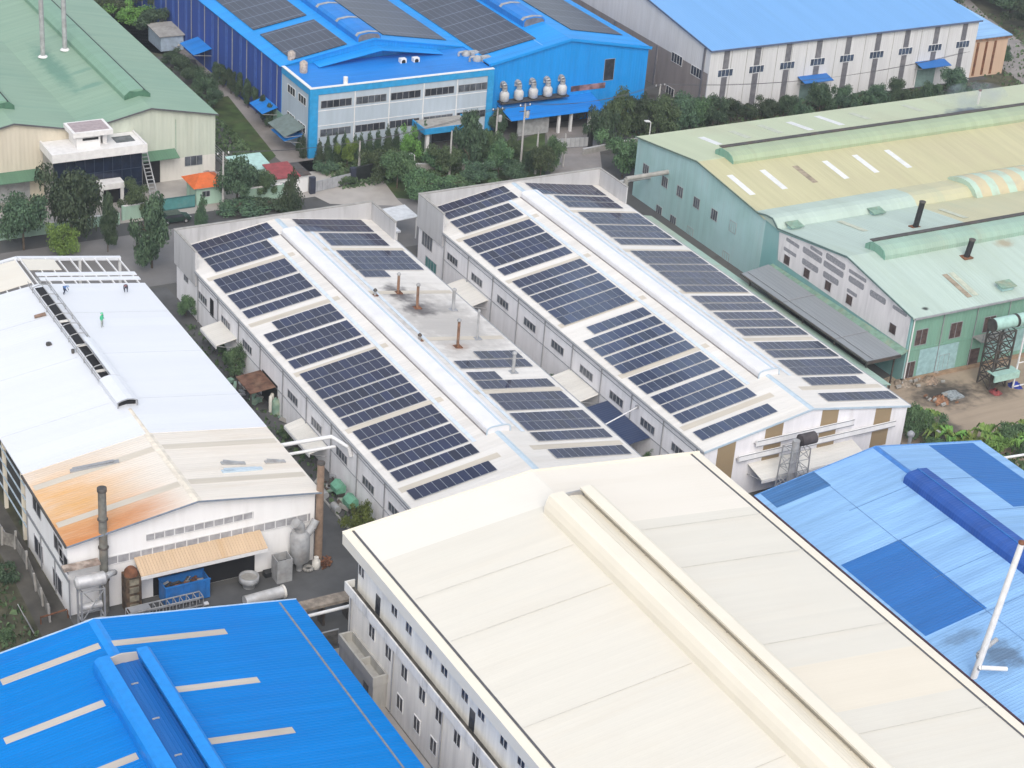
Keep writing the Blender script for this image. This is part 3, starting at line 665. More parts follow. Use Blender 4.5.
for (a, b, sg) in [((106,644.5),(226,631),1),((174,689.5),(259,680),1),((208,741.5),(294,730),1),((101,648),(0,680),-1),((106,706),(3,738),-1),((138,757),(60,785),-1)]:
    p, q = at_slope(*a, bxm, BLr+.17, bs, sg), at_slope(*b, bxm, BLr+.17, bs, sg)
    xa, xb = sorted((abs(p[0]-bxm), abs(q[0]-bxm))); y = (p[1]+q[1])/2
    slope_strip(BL, 'skylight_strip', M['skyl'], bxm, BLr, bs, sg, xa, xb, y-.42, y+.42)
by = 129.4
z0 = BLr; zt = BLr+1.5
lp = [(-2.35,z0-.25),(-2.4,z0+.75),(-2.3,z0+1.2),(-2.0,zt),(-1.05,zt),(-1.05,zt-.2),(-1.5,zt-.25),(-1.5,z0)]
mb = MB(); mb.prism([(bxm+u, z) for u, z in lp], 'Y', BLy0, by); mb.build('vent_lip', M['blue_trim'], BL)
mb = MB(); mb.prism([(bxm+.25-u, z) for u, z in lp][::-1], 'Y', BLy0, by); mb.build('vent_lip', M['blue_trim'], BL)
mb = MB(); mb.prism([(bxm-1.49,z0),(bxm+1.49,z0),(bxm+1.49,z0+.35),(bxm,z0+.55),(bxm-1.49,z0+.35)], 'Y', BLy0, by-.1); bt = mb.build('vent_trough', roof_mat('trough_blue_sheet', (.002,.13,.44), 'Y', rib=.36, bump=.5, dirt=(.02,.10,.30)), BL)
mb = MB(); mb.prism([(bxm-1.45,z0+.5),(bxm+1.45,z0+.5),(bxm+1.3,zt-.25),(bxm,zt-.05),(bxm-1.3,zt-.25)], 'Y', by-.22, by-.08); mb.build('vent_end', M['skyl'], BL)
mb = MB()
for y in (126, 121, 116, 111, 106): mb.box(bxm-.3, bxm+.3, y, y+.12, z0+.52, z0+.62)
mb.build('stay', M['steel'], bt)
mb = MB(); mb.prism([(bxm-.5,z0+.08),(bxm,z0+.24),(bxm+.5,z0+.08),(bxm,z0+.18)], 'Y', by, BLy1+.25); mb.build('ridge_cap', M['blue_trim'], BL)
mb = MB()
for a, za, b, zb in ((BL0-.3,BLe+.1,bxm,BLr+.17),(bxm,BLr+.17,BL1+.3,BLe+.1)): mb.bar((a,BLy1+.3,za-.05),(b,BLy1+.3,zb-.05),.1,.25)
mb.build('verge_trim', mat('pale_verge', (.45,.62,.80), .5), BL)
mb = MB(); mb.slab([(BL1-1.55,BLy0,BLe+.43),(BL1-1.35,BLy0,BLe+.40),(BL1-1.35,BLy1,BLe+.40),(BL1-1.55,BLy1,BLe+.43)], .08); mb.build('gutter', mat('grey_gutter', (.22,.24,.28), .6, var=.15), BL)
# ================================================================== PATCHED PALE-BLUE FACTORY (right foreground)
R0, R1, Ry0, Ry1, Re, Rr = 112.45, 142.3, 60, 135.0, 7.0, 9.5
RX = (R0+R1)/2; RS = (Rr-Re)/(RX-R0)
LB = (.26,.48,.78)
M['pb_roof'] = roof_mat('faded_blue_sheet', LB, 'X', rib=.36, bump=.5, streak=.22, dirt=(.15,.30,.56), dirt_amt=.6, seam=.05, stains=[(116.4,102.5,2.6,3.0,(.06,.08,.11),.7),(115.0,106.5,3.0,1.2,(.10,.15,.22),.5)])
M['db_roof'] = roof_mat('new_blue_sheet', (.020,.145,.44), 'X', rib=.36, bump=.5, streak=.1, dirt=(.02,.08,.30), dirt_amt=.3)
M['mb_roof'] = roof_mat('dull_blue_sheet', (.05,.17,.40), 'X', rib=.36, bump=.5, streak=.3, dirt=(.03,.07,.16), dirt_amt=.8)
BR = thing('patched_blue_factory', 'factory with faded pale blue roof, darker replacement sheets and dark blue ridge vent', 'factory building', (RX, 100, 0))
gable_walls(R0, R1, Ry0, Ry1, Re, Rr).build('wall', M['blue_wall'], BR)
gable_roof(R0, R1, Ry0, Ry1, Re, Rr, oh=.3, oy=.25).build('roof', M['pb_roof'], BR)
def patch(pts, sg, m, name='roof_patch'):
    q = [at_slope(*p, RX, Rr+.17, RS, sg) for p in pts]
    xs = sorted(abs(p[0]-RX) for p in q); ys = sorted(p[1] for p in q)
    xa, xb = (xs[0]+xs[1])/2, (xs[2]+xs[3])/2; y0, y1 = (ys[0]+ys[1])/2, (ys[2]+ys[3])/2
    return slope_strip(BR, name, m, RX, Rr, RS, sg, xa, min(xb, RX-R0+.29), y0, min(y1, Ry1+.24), .178, .012)
patch([(840,563),(901,541.5),(988,607),(925,637)], -1, M['db_roof'])
patch([(755,489),(813,471),(832,486),(776,507)], -1, M['mb_roof'])
patch([(928,445),(978,443),(1070,515),(998,495)], 1, M['db_roof'])
mb = MB()
for y in (127.8, 121.2, 114.6, 108.0, 101.4):
    for sg in (-1, 1):
        a, b = 1.5, 9.0; mb.slab([(RX+sg*a,y-.05,Rr+.178-RS*a),(RX+sg*b,y-.05,Rr+.178-RS*b),(RX+sg*b,y+.05,Rr+.178-RS*b),(RX+sg*a,y+.05,Rr+.178-RS*a)][::sg], .01)
mb.slab([(RX-8.1,80,Rr+.178-RS*8.1),(RX-8.0,80,Rr+.178-RS*8.0),(RX-8.0,Ry1,Rr+.178-RS*8.0),(RX-8.1,Ry1,Rr+.178-RS*8.1)], .01)
mb.build('lap_joint', mat('blue_lap', (.14,.28,.52), .7), BR)
vz = Rr+.05
pr = [(RX-1.7,vz-.35),(RX-1.6,vz+.55),(RX-1.2,vz+.95),(RX,vz+1.1),(RX+1.2,vz+.95),(RX+1.6,vz+.55),(RX+1.7,vz-.35)]
mb = MB(); mb.prism(pr, 'Y', Ry0, 128.6); rv = mb.build('ridge_vent', roof_mat('deep_blue_sheet', (.02,.09,.36), 'X', rib=.36, bump=.5, dirt=(.015,.05,.2), dirt_amt=.5), BR)
mb = MB(); mb.box(RX-.08, RX+.08, Ry0, 128.6, vz+1.08, vz+1.16); mb.build('vent_cap', M['db_roof'], rv)
mb = MB(); mb.prism([(RX-.4,Rr+.1),(RX,Rr+.24),(RX+.4,Rr+.1),(RX,Rr+.17)], 'Y', 128.6, Ry1+.25); mb.build('ridge_cap', mat('mid_blue_trim', (.05,.20,.55), .5), BR)
mb = MB(); mb.box(R0-.5, R0-.28, Ry0, Ry1+.2, Re-.15, Re+.1); mb.build('gutter', mat('red_brown_gutter', (.07,.03,.05), .7), BR)
mb = MB()
for a, za, b, zb in ((R0-.3,Re+.1,RX,Rr+.17),(RX,Rr+.17,R1+.3,Re+.1)): mb.bar((a,Ry1+.3,za-.05),(b,Ry1+.3,zb-.05),.1,.22)
mb.build('verge_trim', mat('blue_verge', (.12,.30,.62), .5), BR)
# white chimney standing in the gap, with its two flue elbows
wx, wy = 111.3, ax(966, 672, 111.3)[1]
tp = ay(1022, 543, wy); top = tp[2]; tx = tp[0]
WC = thing('white_chimney', 'tall white chimney pole with two flue elbows beside the patched blue roof', 'chimney', (wx, wy, 0))
mb = MB(); mb.tube((wx,wy,0),(tx,wy,top),.34,.28,n=14); mb.build('stack', mat('white_painted_pipe', (.74,.74,.74), .5, var=.06, dirt=(.45,.42,.40), dirt_amt=.3), WC)
mb = MB(); mb.lathe((tx,wy,top), [(.32,-.05),(.34,.12),(.2,.2)], 14); mb.build('cap', M['rust'], WC)
for (dx, dy, dz, z) in ((3.6,.6,1.0,9.2),(3.3,-1.6,-.1,8.6)):
    lx = wx+(tx-wx)*z/top; mb = MB(); mb.path([(lx,wy,z-.6),(wx+dx*.35,wy+dy*.35,z+dz*.3),(wx+dx,wy+dy,z+dz)], .22, 10); mb.build('flue_elbow', M['wframe'] if dz < .5 else M['steel'], WC)
# ================================================================== WHITE FACTORY UNDER RE-ROOFING (left)
W0, W1, Wy0, Wy1, We, Wr = 45.2, 70.35, 151.0, 201.5, 8.3, 10.2
WG = 151.6
WX = (W0+W1)/2; WS = (Wr-We)/(WX-W0)
WF = thing('white_factory', 'white factory being re-roofed, rust-orange old sheets at its near end, on the left', 'factory building', (WX, 176, 0))
M['w_wall'] = wall_mat('white_gable_cladding', (.85,.85,.85), dirt=(.5,.47,.43), dirt_amt=.18, streak=.05)
mb = MB(); prof = [(W0,0),(W1,0),(W1,We),(WX,Wr),(W0,We)]
mb.prism(prof, 'Y', WG, WG+.2); mb.box(W0,W0+.2,WG+.2,164.8,0,We-.003); mb.box(W1-.2,W1,WG+.2,Wy1,0,We-.003)
mb.build('wall', M['w_wall'], WF)
M['newroof'] = roof_mat('new_white_sheet', (.66,.685,.725), 'X', rib=.5, bump=.18, streak=.02, dirt=(.58,.60,.64), dirt_amt=.22, seam=.02)
M['oldroof'] = roof_mat('rusty_cream_sheet', (.72,.67,.60), 'X', rib=.36, bump=.6, streak=.08, dirt=(.55,.42,.28), dirt_amt=.35, seam=.03,
    rust=[('X',47,57.5,158,168,(.64,.33,.09),.95),('Y',151.2,157,52.5,58,(.50,.19,.06),.9)])
ys = 164.6
for nm, m, ya, yb in (('new_roof', M['newroof'], ys, Wy1), ('old_roof', M['oldroof'], Wy0-.3, ys-.01)):
    mb = MB(); dz = .06 if nm == 'new_roof' else 0; za = We-WS*.3+.16+dz; zr_ = Wr+.16+dz
    mb.prism([(W0-.3,za),(WX,zr_),(W1+.3,za),(W1+.3,za-.14),(WX,zr_-.14),(W0-.3,za-.14)], 'Y', ya, yb); o = mb.build(nm, m, WF)
    if nm == 'old_roof': o['label'] = 'old cream roof sheets rusted orange on the left slope'
mb = MB()
for y in (161.6, 154.4):
    for sg in (-1, 1):
        mb.slab([(WX+sg*.5,y-.45,Wr-WS*.5+.18),(WX+sg*12.6,y-.45,Wr-WS*12.6+.18),(WX+sg*12.6,y+.45,Wr-WS*12.6+.18),(WX+sg*.5,y+.45,Wr-WS*.5+.18)][::sg], .012)
mb.build('skylight_strip', M['strip'], WF)
mb = MB(); mb.prism([(WX-.4,Wr+.12),(WX,Wr+.26),(WX+.4,Wr+.12),(WX,Wr+.17)], 'Y', Wy0-.3, 170.0); mb.build('ridge_cap', mat('cream_cap', (.74,.68,.58), .6), WF)
mb = MB()
for a, za, b, zb in ((W0-.3,We+.06,WX,Wr+.14),(WX,Wr+.14,W1+.3,We+.06)): mb.bar((a,Wy0-.34,za-.05),(b,Wy0-.34,zb-.05),.08,.16)
mb.build('verge_trim', mat('slate_verge', (.22,.26,.32), .6), WF)
mb = MB(); mb.box(W0-.45, W0-.28, Wy0-.3, ys, We-.1, We+.12); mb.build('gutter', M['dsteel'], WF)
# open frame along the left side where the cladding is off
mb = MB()
for z in (2.2, 3.8, 5.4, 7.0, 8.1): mb.bar((W0-.05,164.8,z),(W0-.05,Wy1+6,z),.1,.16)
mb.build('side_rail', M['paleblue'], WF)
for y in (166.0, 172.5, 179, 185.5, 192, 198.5): mb = MB(); mb.bar((W0+.1,y,0),(W0+.1,y,We),.35,.35); mb.build('column', M['cream_trim'], WF)
mb = MB()
for y in (172.2, 183.0, 193.5):
    for sg in (-1, 1): mb.slab([(WX+sg*1.3,y-.02,Wr-WS*1.3+.23),(WX+sg*12.7,y-.02,Wr-WS*12.7+.23),(WX+sg*12.7,y+.02,Wr-WS*12.7+.23),(WX+sg*1.3,y+.02,Wr-WS*1.3+.23)][::sg], .008)
mb.build('lap_joint', mat('grey_lap', (.5,.52,.55), .8), WF)
# half-built ridge vent: purlins over an open slot, finished hood at its near end
ra, rb, rc_ = 170.6, 176.2, 198.5
mb = MB(); mb.box(WX-.5, WX+.5, rb, rc_+2, Wr+.0, Wr+.25); mb.build('ridge_opening', M['dark'], WF)
mb = MB(); zt = Wr+.95
mb.prism([(WX-1.1,Wr),(WX-1.1,zt-.2),(WX-.6,zt),(WX,zt+.1),(WX+.6,zt),(WX+1.1,zt-.2),(WX+1.1,Wr),(WX+1.0,Wr),(WX+1.0,zt-.25),(WX+.6,zt-.08),(WX,zt+.02),(WX-.6,zt-.08),(WX-1.0,zt-.25),(WX-1.0,Wr)], 'Y', ra, rb); hd = mb.build('vent_hood', M['newroof'], WF)
mb = MB(); mb.box(WX-.98, WX+.98, ra+.4, ra+.5, Wr+.1, zt-.25); mb.build('hood_opening', M['dark'], hd)
mb = MB()
pr = [(WX-1.05,Wr+.1),(WX-1.05,zt-.22),(WX-.6,zt-.04),(WX,zt+.06),(WX+.6,zt-.04),(WX+1.05,zt-.22),(WX+1.05,Wr+.1)]
for (a, b), (c, d) in zip(pr[:-1], pr[1:]): mb.bar((a,ra-.02,b),(c,ra-.02,d),.07,.1)
mb.build('end_trim', M['trim'], hd)
mb = MB()
y = rb
while y < rc_+3:
    for (a, b), (c, d) in zip(pr[:-1], pr[1:]): mb.bar((a,y,b),(c,y,d),.08,.08)
    y += 2.6
for dx in (-1.05, 1.05):
    for z in (Wr+.35, zt-.25): mb.bar((WX+dx,rb,z),(WX+dx,rc_+3,z),.07,.07)
mb.bar((WX,rb,zt+.06),(WX,rc_+3,zt+.06),.07,.07)
mb.build('vent_frame', M['steel'], WF)
mb = MB(); mb.slab([(WX+.15,rb,zt+.08),(WX+.6,rb,zt+.02),(WX+.6,185.5,zt+.02),(WX+.15,185.5,zt+.08)], .03); mb.slab([(WX+.6,rb,zt+.02),(WX+1.12,rb,zt-.2),(WX+1.12,185.5,zt-.2),(WX+.6,185.5,zt+.02)], .03); mb.slab([(WX+1.12,rb,zt-.2),(WX+1.14,rb,Wr+.05),(WX+1.14,185.5,Wr+.05),(WX+1.12,185.5,zt-.2)], .03); mb.build('vent_skin', M['newroof'], WF)
mb = MB()
for y in (178.5, 184.8, 191): mb.box(WX-.6, WX+.6, y, y+.5, Wr+.26, Wr+.32)
mb.build('vent_plank', M['awn'], WF)
# bare trusses beyond the sheeted part
def wz(x): return Wr-WS*abs(x-WX)
for i, y in enumerate((203.0, 204.4)):
    mb = MB()
    mb.slab([(WX+.8,y-.45,wz(WX+.8)+.2),(W1+.2,y-.45,wz(W1)+.2),(W1+.2,y+.45,wz(W1)+.2),(WX+.8,y+.45,wz(WX+.8)+.2)], .1); mb.build('loose_sheet', M['newroof'], WF)
mb = MB(); 
for sg in (-1, 1): mb.bar((WX,209.3,Wr+.05),(WX+sg*(W1-WX),209.3,We+.05),.5,.4)
mb.build('end_truss', M['newroof'], WF)
mb = MB()
for sg in (-1, 1):
    for k in range(9):
        d = .3+k*1.5; mb.bar((WX+sg*d,Wy1-.5,Wr-WS*d+.02),(WX+sg*d,209.3,Wr-WS*d+.02),.14,.2)
for k in range(6):
    x = W0+.3+k*4.95
    mb.bar((x,209.3,wz(x)),(x,209.3,0),.3,.3)
mb.build('purlin', M['wframe'], WF)
mb = MB(); mb.slab([(WX-.4,202.2,Wr+.16),(WX-.4,208.7,Wr+.16),(W0,208.7,We+.16),(W0,202.2,We+.16)], .05); mb.slab([(WX+.4,205.6,Wr+.14),(WX+4.2,205.6,wz(WX+4.2)+.18),(WX+4.2,208.7,wz(WX+4.2)+.18),(WX+.4,208.7,Wr+.14)], .05); mb.build('liner_sheet', M['cream_roof'], WF)
mb = MB(); mb.box(W0+.25, W1-.25, 201.6, 201.7, 0, We-.4); mb.build('inner_wall', M['cream_wall'], WF)
# gable details
gy = WG
for x0, x1, zb_, h, st in ((52.9, 63.8, 6.55, .68, 1.0), (49.1, 69.85, 4.8, .82, 1.15)):
    mb = MB(); mb.box(x0, x1, gy-.06, gy-.003, zb_, zb_+h); v = mb.build('louvre_band', M['louvre'], WF); mb = MB()
    x = x0+st*.8
    while x < x1: mb.box(x-.05, x+.05, gy-.1, gy-.061, zb_, zb_+h); x += st
    mb.box(x0, x1, gy-.1, gy-.061, zb_+h+.002, zb_+h+.09); mb.box(x0, x1, gy-.1, gy-.061, zb_-.09, zb_-.002); mb.build('mullion', M['wframe'], v)
M['rust_awn'] = roof_mat('rusty_awning_sheet', (.62,.46,.31), 'Y', rib=.3, bump=.9, dirt=(.50,.28,.10), dirt_amt=.6, rust=[('X',51,60,140,141,(.55,.30,.10),.8)])
canopy(WF, gy, 51.6, 64.5, 5.0, 2.1, plane='Y', m=M['rust_awn'], drop=.9, label='rust-streaked orange awning over the gable doors')
mb = MB(); mb.box(53.5, 64.0, gy-.04, gy-.003, .05, 3.2); mb.build('loading_door', M['dark'], WF)
for px, py in [(37,507),(58.5,546),(64,560)]:
    p = ax(px, py, W0); win(WF, 'X', W0, p[1], p[2], 2.6, 1.7, bars=1)
for px, py in [(39,549),(58,583)]:
    p = ax(px, py, W0); win(WF, 'X', W0, p[1], p[2], 2.8, 2.1, bars=1)
mb = MB(); mb.box(W0-.08, W0-.003, Wy0, 164.6, 3.9, 4.3)
for y in (151.2, 155.6, 160.1, 164.5): mb.box(W0-.08, W0-.003, y-.12, y+.12, 0, 3.89)
mb.build('wall_rail', M['trim'], WF)
# ================================================================== GREEN AND YELLOW FACTORY (right)
MINT = (.43,.53,.475)
GX0, GX1 = 152.8, 245.0
M['mint_wall'] = wall_mat('faded_teal_cladding', (.34,.52,.51), .5, dirt=(.40,.50,.50), dirt_amt=.6, streak=.15, vary=((.42,.60,.62), .6))
M['green_wall'] = wall_mat('green_cladding', (.19,.36,.28), .5, dirt=(.20,.24,.20), dirt_amt=.4)
M['yel_roof'] = roof_mat('yellowed_sheet', (.50,.475,.29), 'Y', rib=.5, bump=.3, streak=.10, dirt=(.40,.34,.24), dirt_amt=.4, seam=.03,
    zones=[(140,260,207,230,(.46,.52,.36),.9)], stains=[(206.5,212.2,6.0,3.2,(.06,.09,.14),.9),(213.5,208.2,4,3.2,(.03,.03,.035),.95)])
M['mint_roof'] = roof_mat('mint_sheet', MINT, 'Y', rib=.5, bump=.3, streak=.10, dirt=(.36,.44,.34), dirt_amt=.45, seam=.03,
    zones=[(176,260,173.5,200,(.50,.465,.29),.9)], stains=[(176,170.3,2.2,1.2,(.30,.20,.10),.6),(155.4,160.9,.6,.5,(.02,.02,.02),.95)])
G = thing('green_factory', 'wide green twin-gabled factory with yellowed roof, mint annex and sooty stains, at right', 'factory building', (GX0, 190, 0))
mb = MB()
mb.prism([(190.6,0),(222.4,0),(222.4,8.95),(207.2,11.0),(190.6,9.2)], 'X', GX0, GX0+.2)
mb.box(GX0+.2, GX1, 222.2, 222.4, 0, 8.9)
mb.build('wall', M['mint_wall'], G)
mb = MB()
mb.prism([(160,0),(190.59,0),(190.59,9.6),(189.0,9.75),(187.7,8.9),(173.2,11.2),(160,8.95)], 'X', GX0, GX0+.2)
an = mb.build('annex_gable', wall_mat('peeling_white_gable', (.20,.40,.40), dirt=(.42,.42,.42), dirt_amt=.5, vary=((.30,.46,.46),.5)), G)
mb = MB(); mb.box(GX0+.2, GX1, 160, 160.2, 0, 8.9); mb.build('front_wall', M['green_wall'], G)
mb = MB()
mb.prism([(190.6,9.35),(207.2,11.15),(222.7,9.05),(222.7,8.9),(207.2,11.0),(190.6,9.2)], 'X', GX0-.25, GX1); mb.build('main_roof', M['yel_roof'], G)
mb = MB()
mb.prism([(159.6,9.0),(173.2,11.35),(187.7,9.05),(187.7,8.9),(173.2,11.2),(159.6,8.85)], 'X', GX0-.25, GX1); mb.build('annex_roof', M['mint_roof'], G)
mb = MB(); pr = [(187.5,9.12),(188.1,9.7),(188.9,10.05),(189.9,10.1),(191.0,9.9),(192.6,9.62),(192.6,9.45),(187.5,8.95)]
mb.prism(pr, 'X', GX0-.2, 186); mb.build('valley_roof', M['mint_roof'], G)
vm, vnt, vb = base_mat('striped_valley_sheet', .5)
P, X, Y, Z = posxyz(vnt)
fr = math_n(vnt, 'FRACT', math_n(vnt, 'DIVIDE', X, 3.2))
c = mixc(vnt, math_n(vnt, 'GREATER_THAN', fr, .45), (.42,.56,.46), (.52,.46,.30))
c = mixc(vnt, math_n(vnt, 'MULTIPLY', ramp(vnt, noise(vnt, P, .6, 5), .45, .75), .5), c, (.38,.34,.27)); vnt.links.new(c, vb.inputs['Base Color'])
mb = MB(); mb.prism([(186.6,9.25),(187.4,10.1),(188.6,10.7),(190.0,10.8),(191.4,10.6),(192.9,9.95),(193.2,9.5),(186.6,9.1)], 'X', 186.01, GX1, 0, True); mb.build('barrel_valley', vm, G)
for (nm, yc, hw, zb, x0, m, lab) in (('ridge_vent', 207.2, 2.2, 11.05, 157.2, 'yel', None), ('ridge_vent', 173.2, 2.0, 11.25, 157.0, 'mint', None)):
    pr = [(yc-hw,zb-.4),(yc-hw,zb+.3),(yc-hw*.8,zb+.85),(yc-hw*.35,zb+1.15),(yc+hw*.35,zb+1.15),(yc+hw*.55,zb+1.0),(yc+hw*.55,zb-.1)]
    mb = MB(); mb.prism(pr, 'X', x0, GX1, 0, False)
    vo = mb.build(nm, roof_mat('green_vent_sheet' if m == 'yel' else 'mint_vent_sheet', (.34,.42,.28) if m == 'yel' else (.30,.44,.36), 'Y', rib=.4, dirt=(.30,.30,.22), dirt_amt=.4), G)
    mb = MB(); mb.box(x0, GX1, yc+hw*.35, yc+hw*.72, zb+1.16, zb+1.25); mb.build('vent_cap', M['dsteel'], vo)
    mb = MB(); mb.prism([(yc+hw*.6,zb-.1),(yc+hw*.6,zb+.75),(yc+hw,zb+.3),(yc+hw,zb-.3)], 'X', x0+.05, GX1); mb.build('vent_flank', M['green_wall'], vo)
    mb = MB(); mb.prism(pr, 'X', x0-.08, x0-.002); mb.prism([(yc+hw*.6,zb-.1),(yc+hw*.6,zb+.95),(yc+hw,zb+.4),(yc+hw,zb-.3)], 'X', x0-.08, x0-.002); mb.build('vent_end', M['green_wall'], vo)
mb = MB()
for (a, za, b, zb) in ((222.7,9.0,207.2,11.12),(207.2,11.12,192.0,9.5)): mb.bar((GX0-.3,a,za),(GX0-.3,b,zb),.1,.2)
mb.build('verge_trim', mat('dull_green_trim', (.16,.22,.18), .6), G)
mb = MB()
for (a, za, b, zb) in ((192.0,9.5,190.4,9.95),(190.4,9.95,188.9,10.05),(188.9,10.05,187.6,9.15),(187.6,9.15,173.2,11.3),(173.2,11.3,159.6,8.98)): mb.bar((GX0-.3,a,za),(GX0-.3,b,zb),.1,.2)
mb.build('verge_trim', mat('dull_teal_trim', (.13,.20,.19), .6), G)
def strip_on(root, name, m, pa, pb, ym, zr, s, sg, w=.95, lift=.17):
    """strip running down a slope whose ridge lies along X"""
    def hit(px, py): d = ray(px, py); t = (zr+s*sg*ym-CAM_H)/(d[2]+s*sg*d[1]); return O3+d*t
    a, b = hit(*pa), hit(*pb); x = (a[0]+b[0])/2; ya, yb = a[1], b[1]; z = lambda y: zr-s*abs(y-ym)+lift
    mb = MB(); pts = [(x-w/2,ya,z(ya)),(x+w/2,ya,z(ya)),(x+w/2,yb,z(yb)),(x-w/2,yb,z(yb))]
    n = (Vector(pts[1])-Vector(pts[0])).cross(Vector(pts[2])-Vector(pts[0]))
    mb.slab(pts if n.z > 0 else pts[::-1], .012); return mb.build(name, m, root)
M['wsky'] = mat('white_skylight', (.72,.73,.72), .4, var=.06, dirt=(.5,.5,.45), dirt_amt=.3)
M['fsky'] = mat('faint_skylight', (.50,.53,.42), .5, var=.1)
M['bsky'] = mat('browned_skylight', (.36,.30,.22), .7, var=.2)
sS = (11.0-9.2)/16.6; sN = (11.0-8.95)/15.2
for a, b, m in [((730,176),(752,196),'wsky'),((762,171),(785,190),'wsky'),((794,167),(816,183.6),'bsky'),((824,162),(847,179.6),'wsky'),((854,156),(877,173.5),'wsky'),((886.4,151),(909.4,168.7),'wsky')]:
    strip_on(G, 'skylight', M[m], a, b, 207.2, 11.0, sS, -1)
for a, b, m in [((698.7,138.4),(721.3,145.3),'wsky'),((730,132),(750,139),'fsky'),((759,126),(781,134),'fsky'),((787.5,123),(811.7,131),'wsky'),((816.5,117),(842,126),'wsky'),((849,114),(870,120),'fsky'),((902,106),(923,112),'fsky')]:
    strip_on(G, 'skylight', M[m], a, b, 207.2, 11.0, sN, 1, 1.1)
strip_on(G, 'skylight', M['bsky'], (943,275.6), (971,298), 173.2, 11.2, .17, -1, .8)
strip_on(G, 'skylight', M['fsky'], (949,274), (978,296), 173.2, 11.2, .17, -1, .8)
strip_on(G, 'skylight', M['fsky'], (839,222), (865.5,232), 173.2, 11.2, .155, 1, .9)
strip_on(G, 'skylight', M['fsky'], (940,210), (966,219), 173.2, 11.2, .155, 1, .9)
for px, py in [(646,169.5),(665,182),(680,191.7),(696.7,203),(714.4,215),(733,227),(659,211),(673,221),(690,232.5),(725.7,257.5)]:
    p = ax(px, py, GX0); win(G, 'X', GX0, p[1], p[2], 1.5, 1.6, fm=M['steel'], pm=M['pane2'] if py < 225 else M['mint_wall'], bars=2)
# the annex gable: a whitewashed panel with grey ventilation grilles and small brown shutters
mb = MB(); X = GX0-.03
mb.prism([(160.3,4.6),(186.9,4.9),(187.4,8.7),(173.2,11.0),(160.3,8.85)], 'X', X-.02, X+.025); mb.build('white_panel', wall_mat('peeling_whitewash', (.76,.73,.74), dirt=(.36,.34,.36), dirt_amt=.55, streak=.15), an)
M['grille'] = mat('grey_grille', (.33,.33,.36), .8, var=.25, scale=3, sc=(1,4,4), dirt=(.5,.48,.5), dirt_amt=.5)
g0 = lambda px, py: ax(740+px*180/1024, 190+py*180/1024, X)
for qs in [(265,275,338,328),(250,325,320,380),(360,325,465,415),(355,395,445,465),(490,372,600,440),(478,405,588,495),(475,465,560,540),(620,495,705,560),(740,580,830,640),(870,660,950,715),(400,330,470,360),(620,460,720,515),(610,560,665,610)]:
    a, b = g0(qs[0], qs[1]), g0(qs[2], qs[3]); yc, hw = (a[1]+b[1])/2, abs(a[1]-b[1])/2; zc = (a[2]+b[2])/2
    h = .42 if qs[3]-qs[1] > 58 else .25
    r = h*.6; pf = []
    for (cy, cz, a0) in ((yc+hw-r, zc+h-r, 0), (yc-hw+r, zc+h-r, 90), (yc-hw+r, zc-h+r, 180), (yc+hw-r, zc-h+r, 270)):
        pf += [(cy+r*math.cos(math.radians(a0+k*30)), cz+r*math.sin(math.radians(a0+k*30))) for k in range(4)]
    mb = MB(); mb.prism(pf, 'X', X-.035, X-.021); gr = mb.build('grille', M['grille'], an)
for px, py in [(268,398),(381,474),(502,546),(623,625),(870,790)]:
    p = g0(px, py); win(an, 'X', X-.02, p[1], p[2], 1.3, 1.35, 'shutter', M['frame'], M['brownsh'], 0)
# covered way between the halls
mb = MB(); mb.slab([(151.0,159.6,3.95),(152.75,159.6,4.6),(152.75,187.8,4.0),(151.0,187.8,3.4)], .1); cg = mb.build('eave_canopy', M['mint_dark'], G)
LT = thing('lean_to_roof', 'narrow mint lean-to roof along the right eave of the brown-striped solar hall', 'lean-to', (143, 180, 0))
mb = MB(); mb.slab([(140.85,154.6,4.9),(146.2,154.6,3.7),(146.2,207.5,3.7),(140.85,207.5,4.9)], .1); mb.build('roof', M['mint_lean'], LT)
mb = MB(); mb.box(145.8,146.0,155,207,0,3.65); mb.box(140.9,145.79,154.8,155.0,0,3.7); mb.build('wall', M['mint_wall'], LT)
CW = thing('grey_canopy', 'long grey flat canopy between the mint lean-to and the peeling white gable', 'canopy', (147.5, 171, 0))
mb = MB(); mb.slab([(145.5,158.6,4.9),(150.6,158.6,5.0),(150.6,186.0,5.0),(145.5,185.0,4.9)], .12); mb.build('roof', roof_mat('grey_canopy_sheet', (.25,.27,.285), 'Y', rib=.6, bump=.3, dirt=(.22,.24,.25), dirt_amt=.5), CW)
mb = MB(); mb.box(145.35,145.55,158.5,185.0,4.75,4.95); mb.box(145.4,150.6,158.4,158.58,4.6,4.98); mb.build('edge_trim', M['dsteel'], CW)
for y in (159.2, 165.5, 172, 178.4, 183.5):
    for x in (145.5, 149.8): mb = MB(); mb.box(x+.5-.08,x+.5+.08,y-.08,y+.08,0,4.75); mb.build('post', M['dsteel'], CW)
mb = MB()
for y in (165, 176): mb.bar((145.5,y,5.0),(150.6,y,5.1),.08,.06)
mb.box(146.5,146.6,158.8,185,4.98,5.06); mb.build('tie_rail', M['trim'], CW)
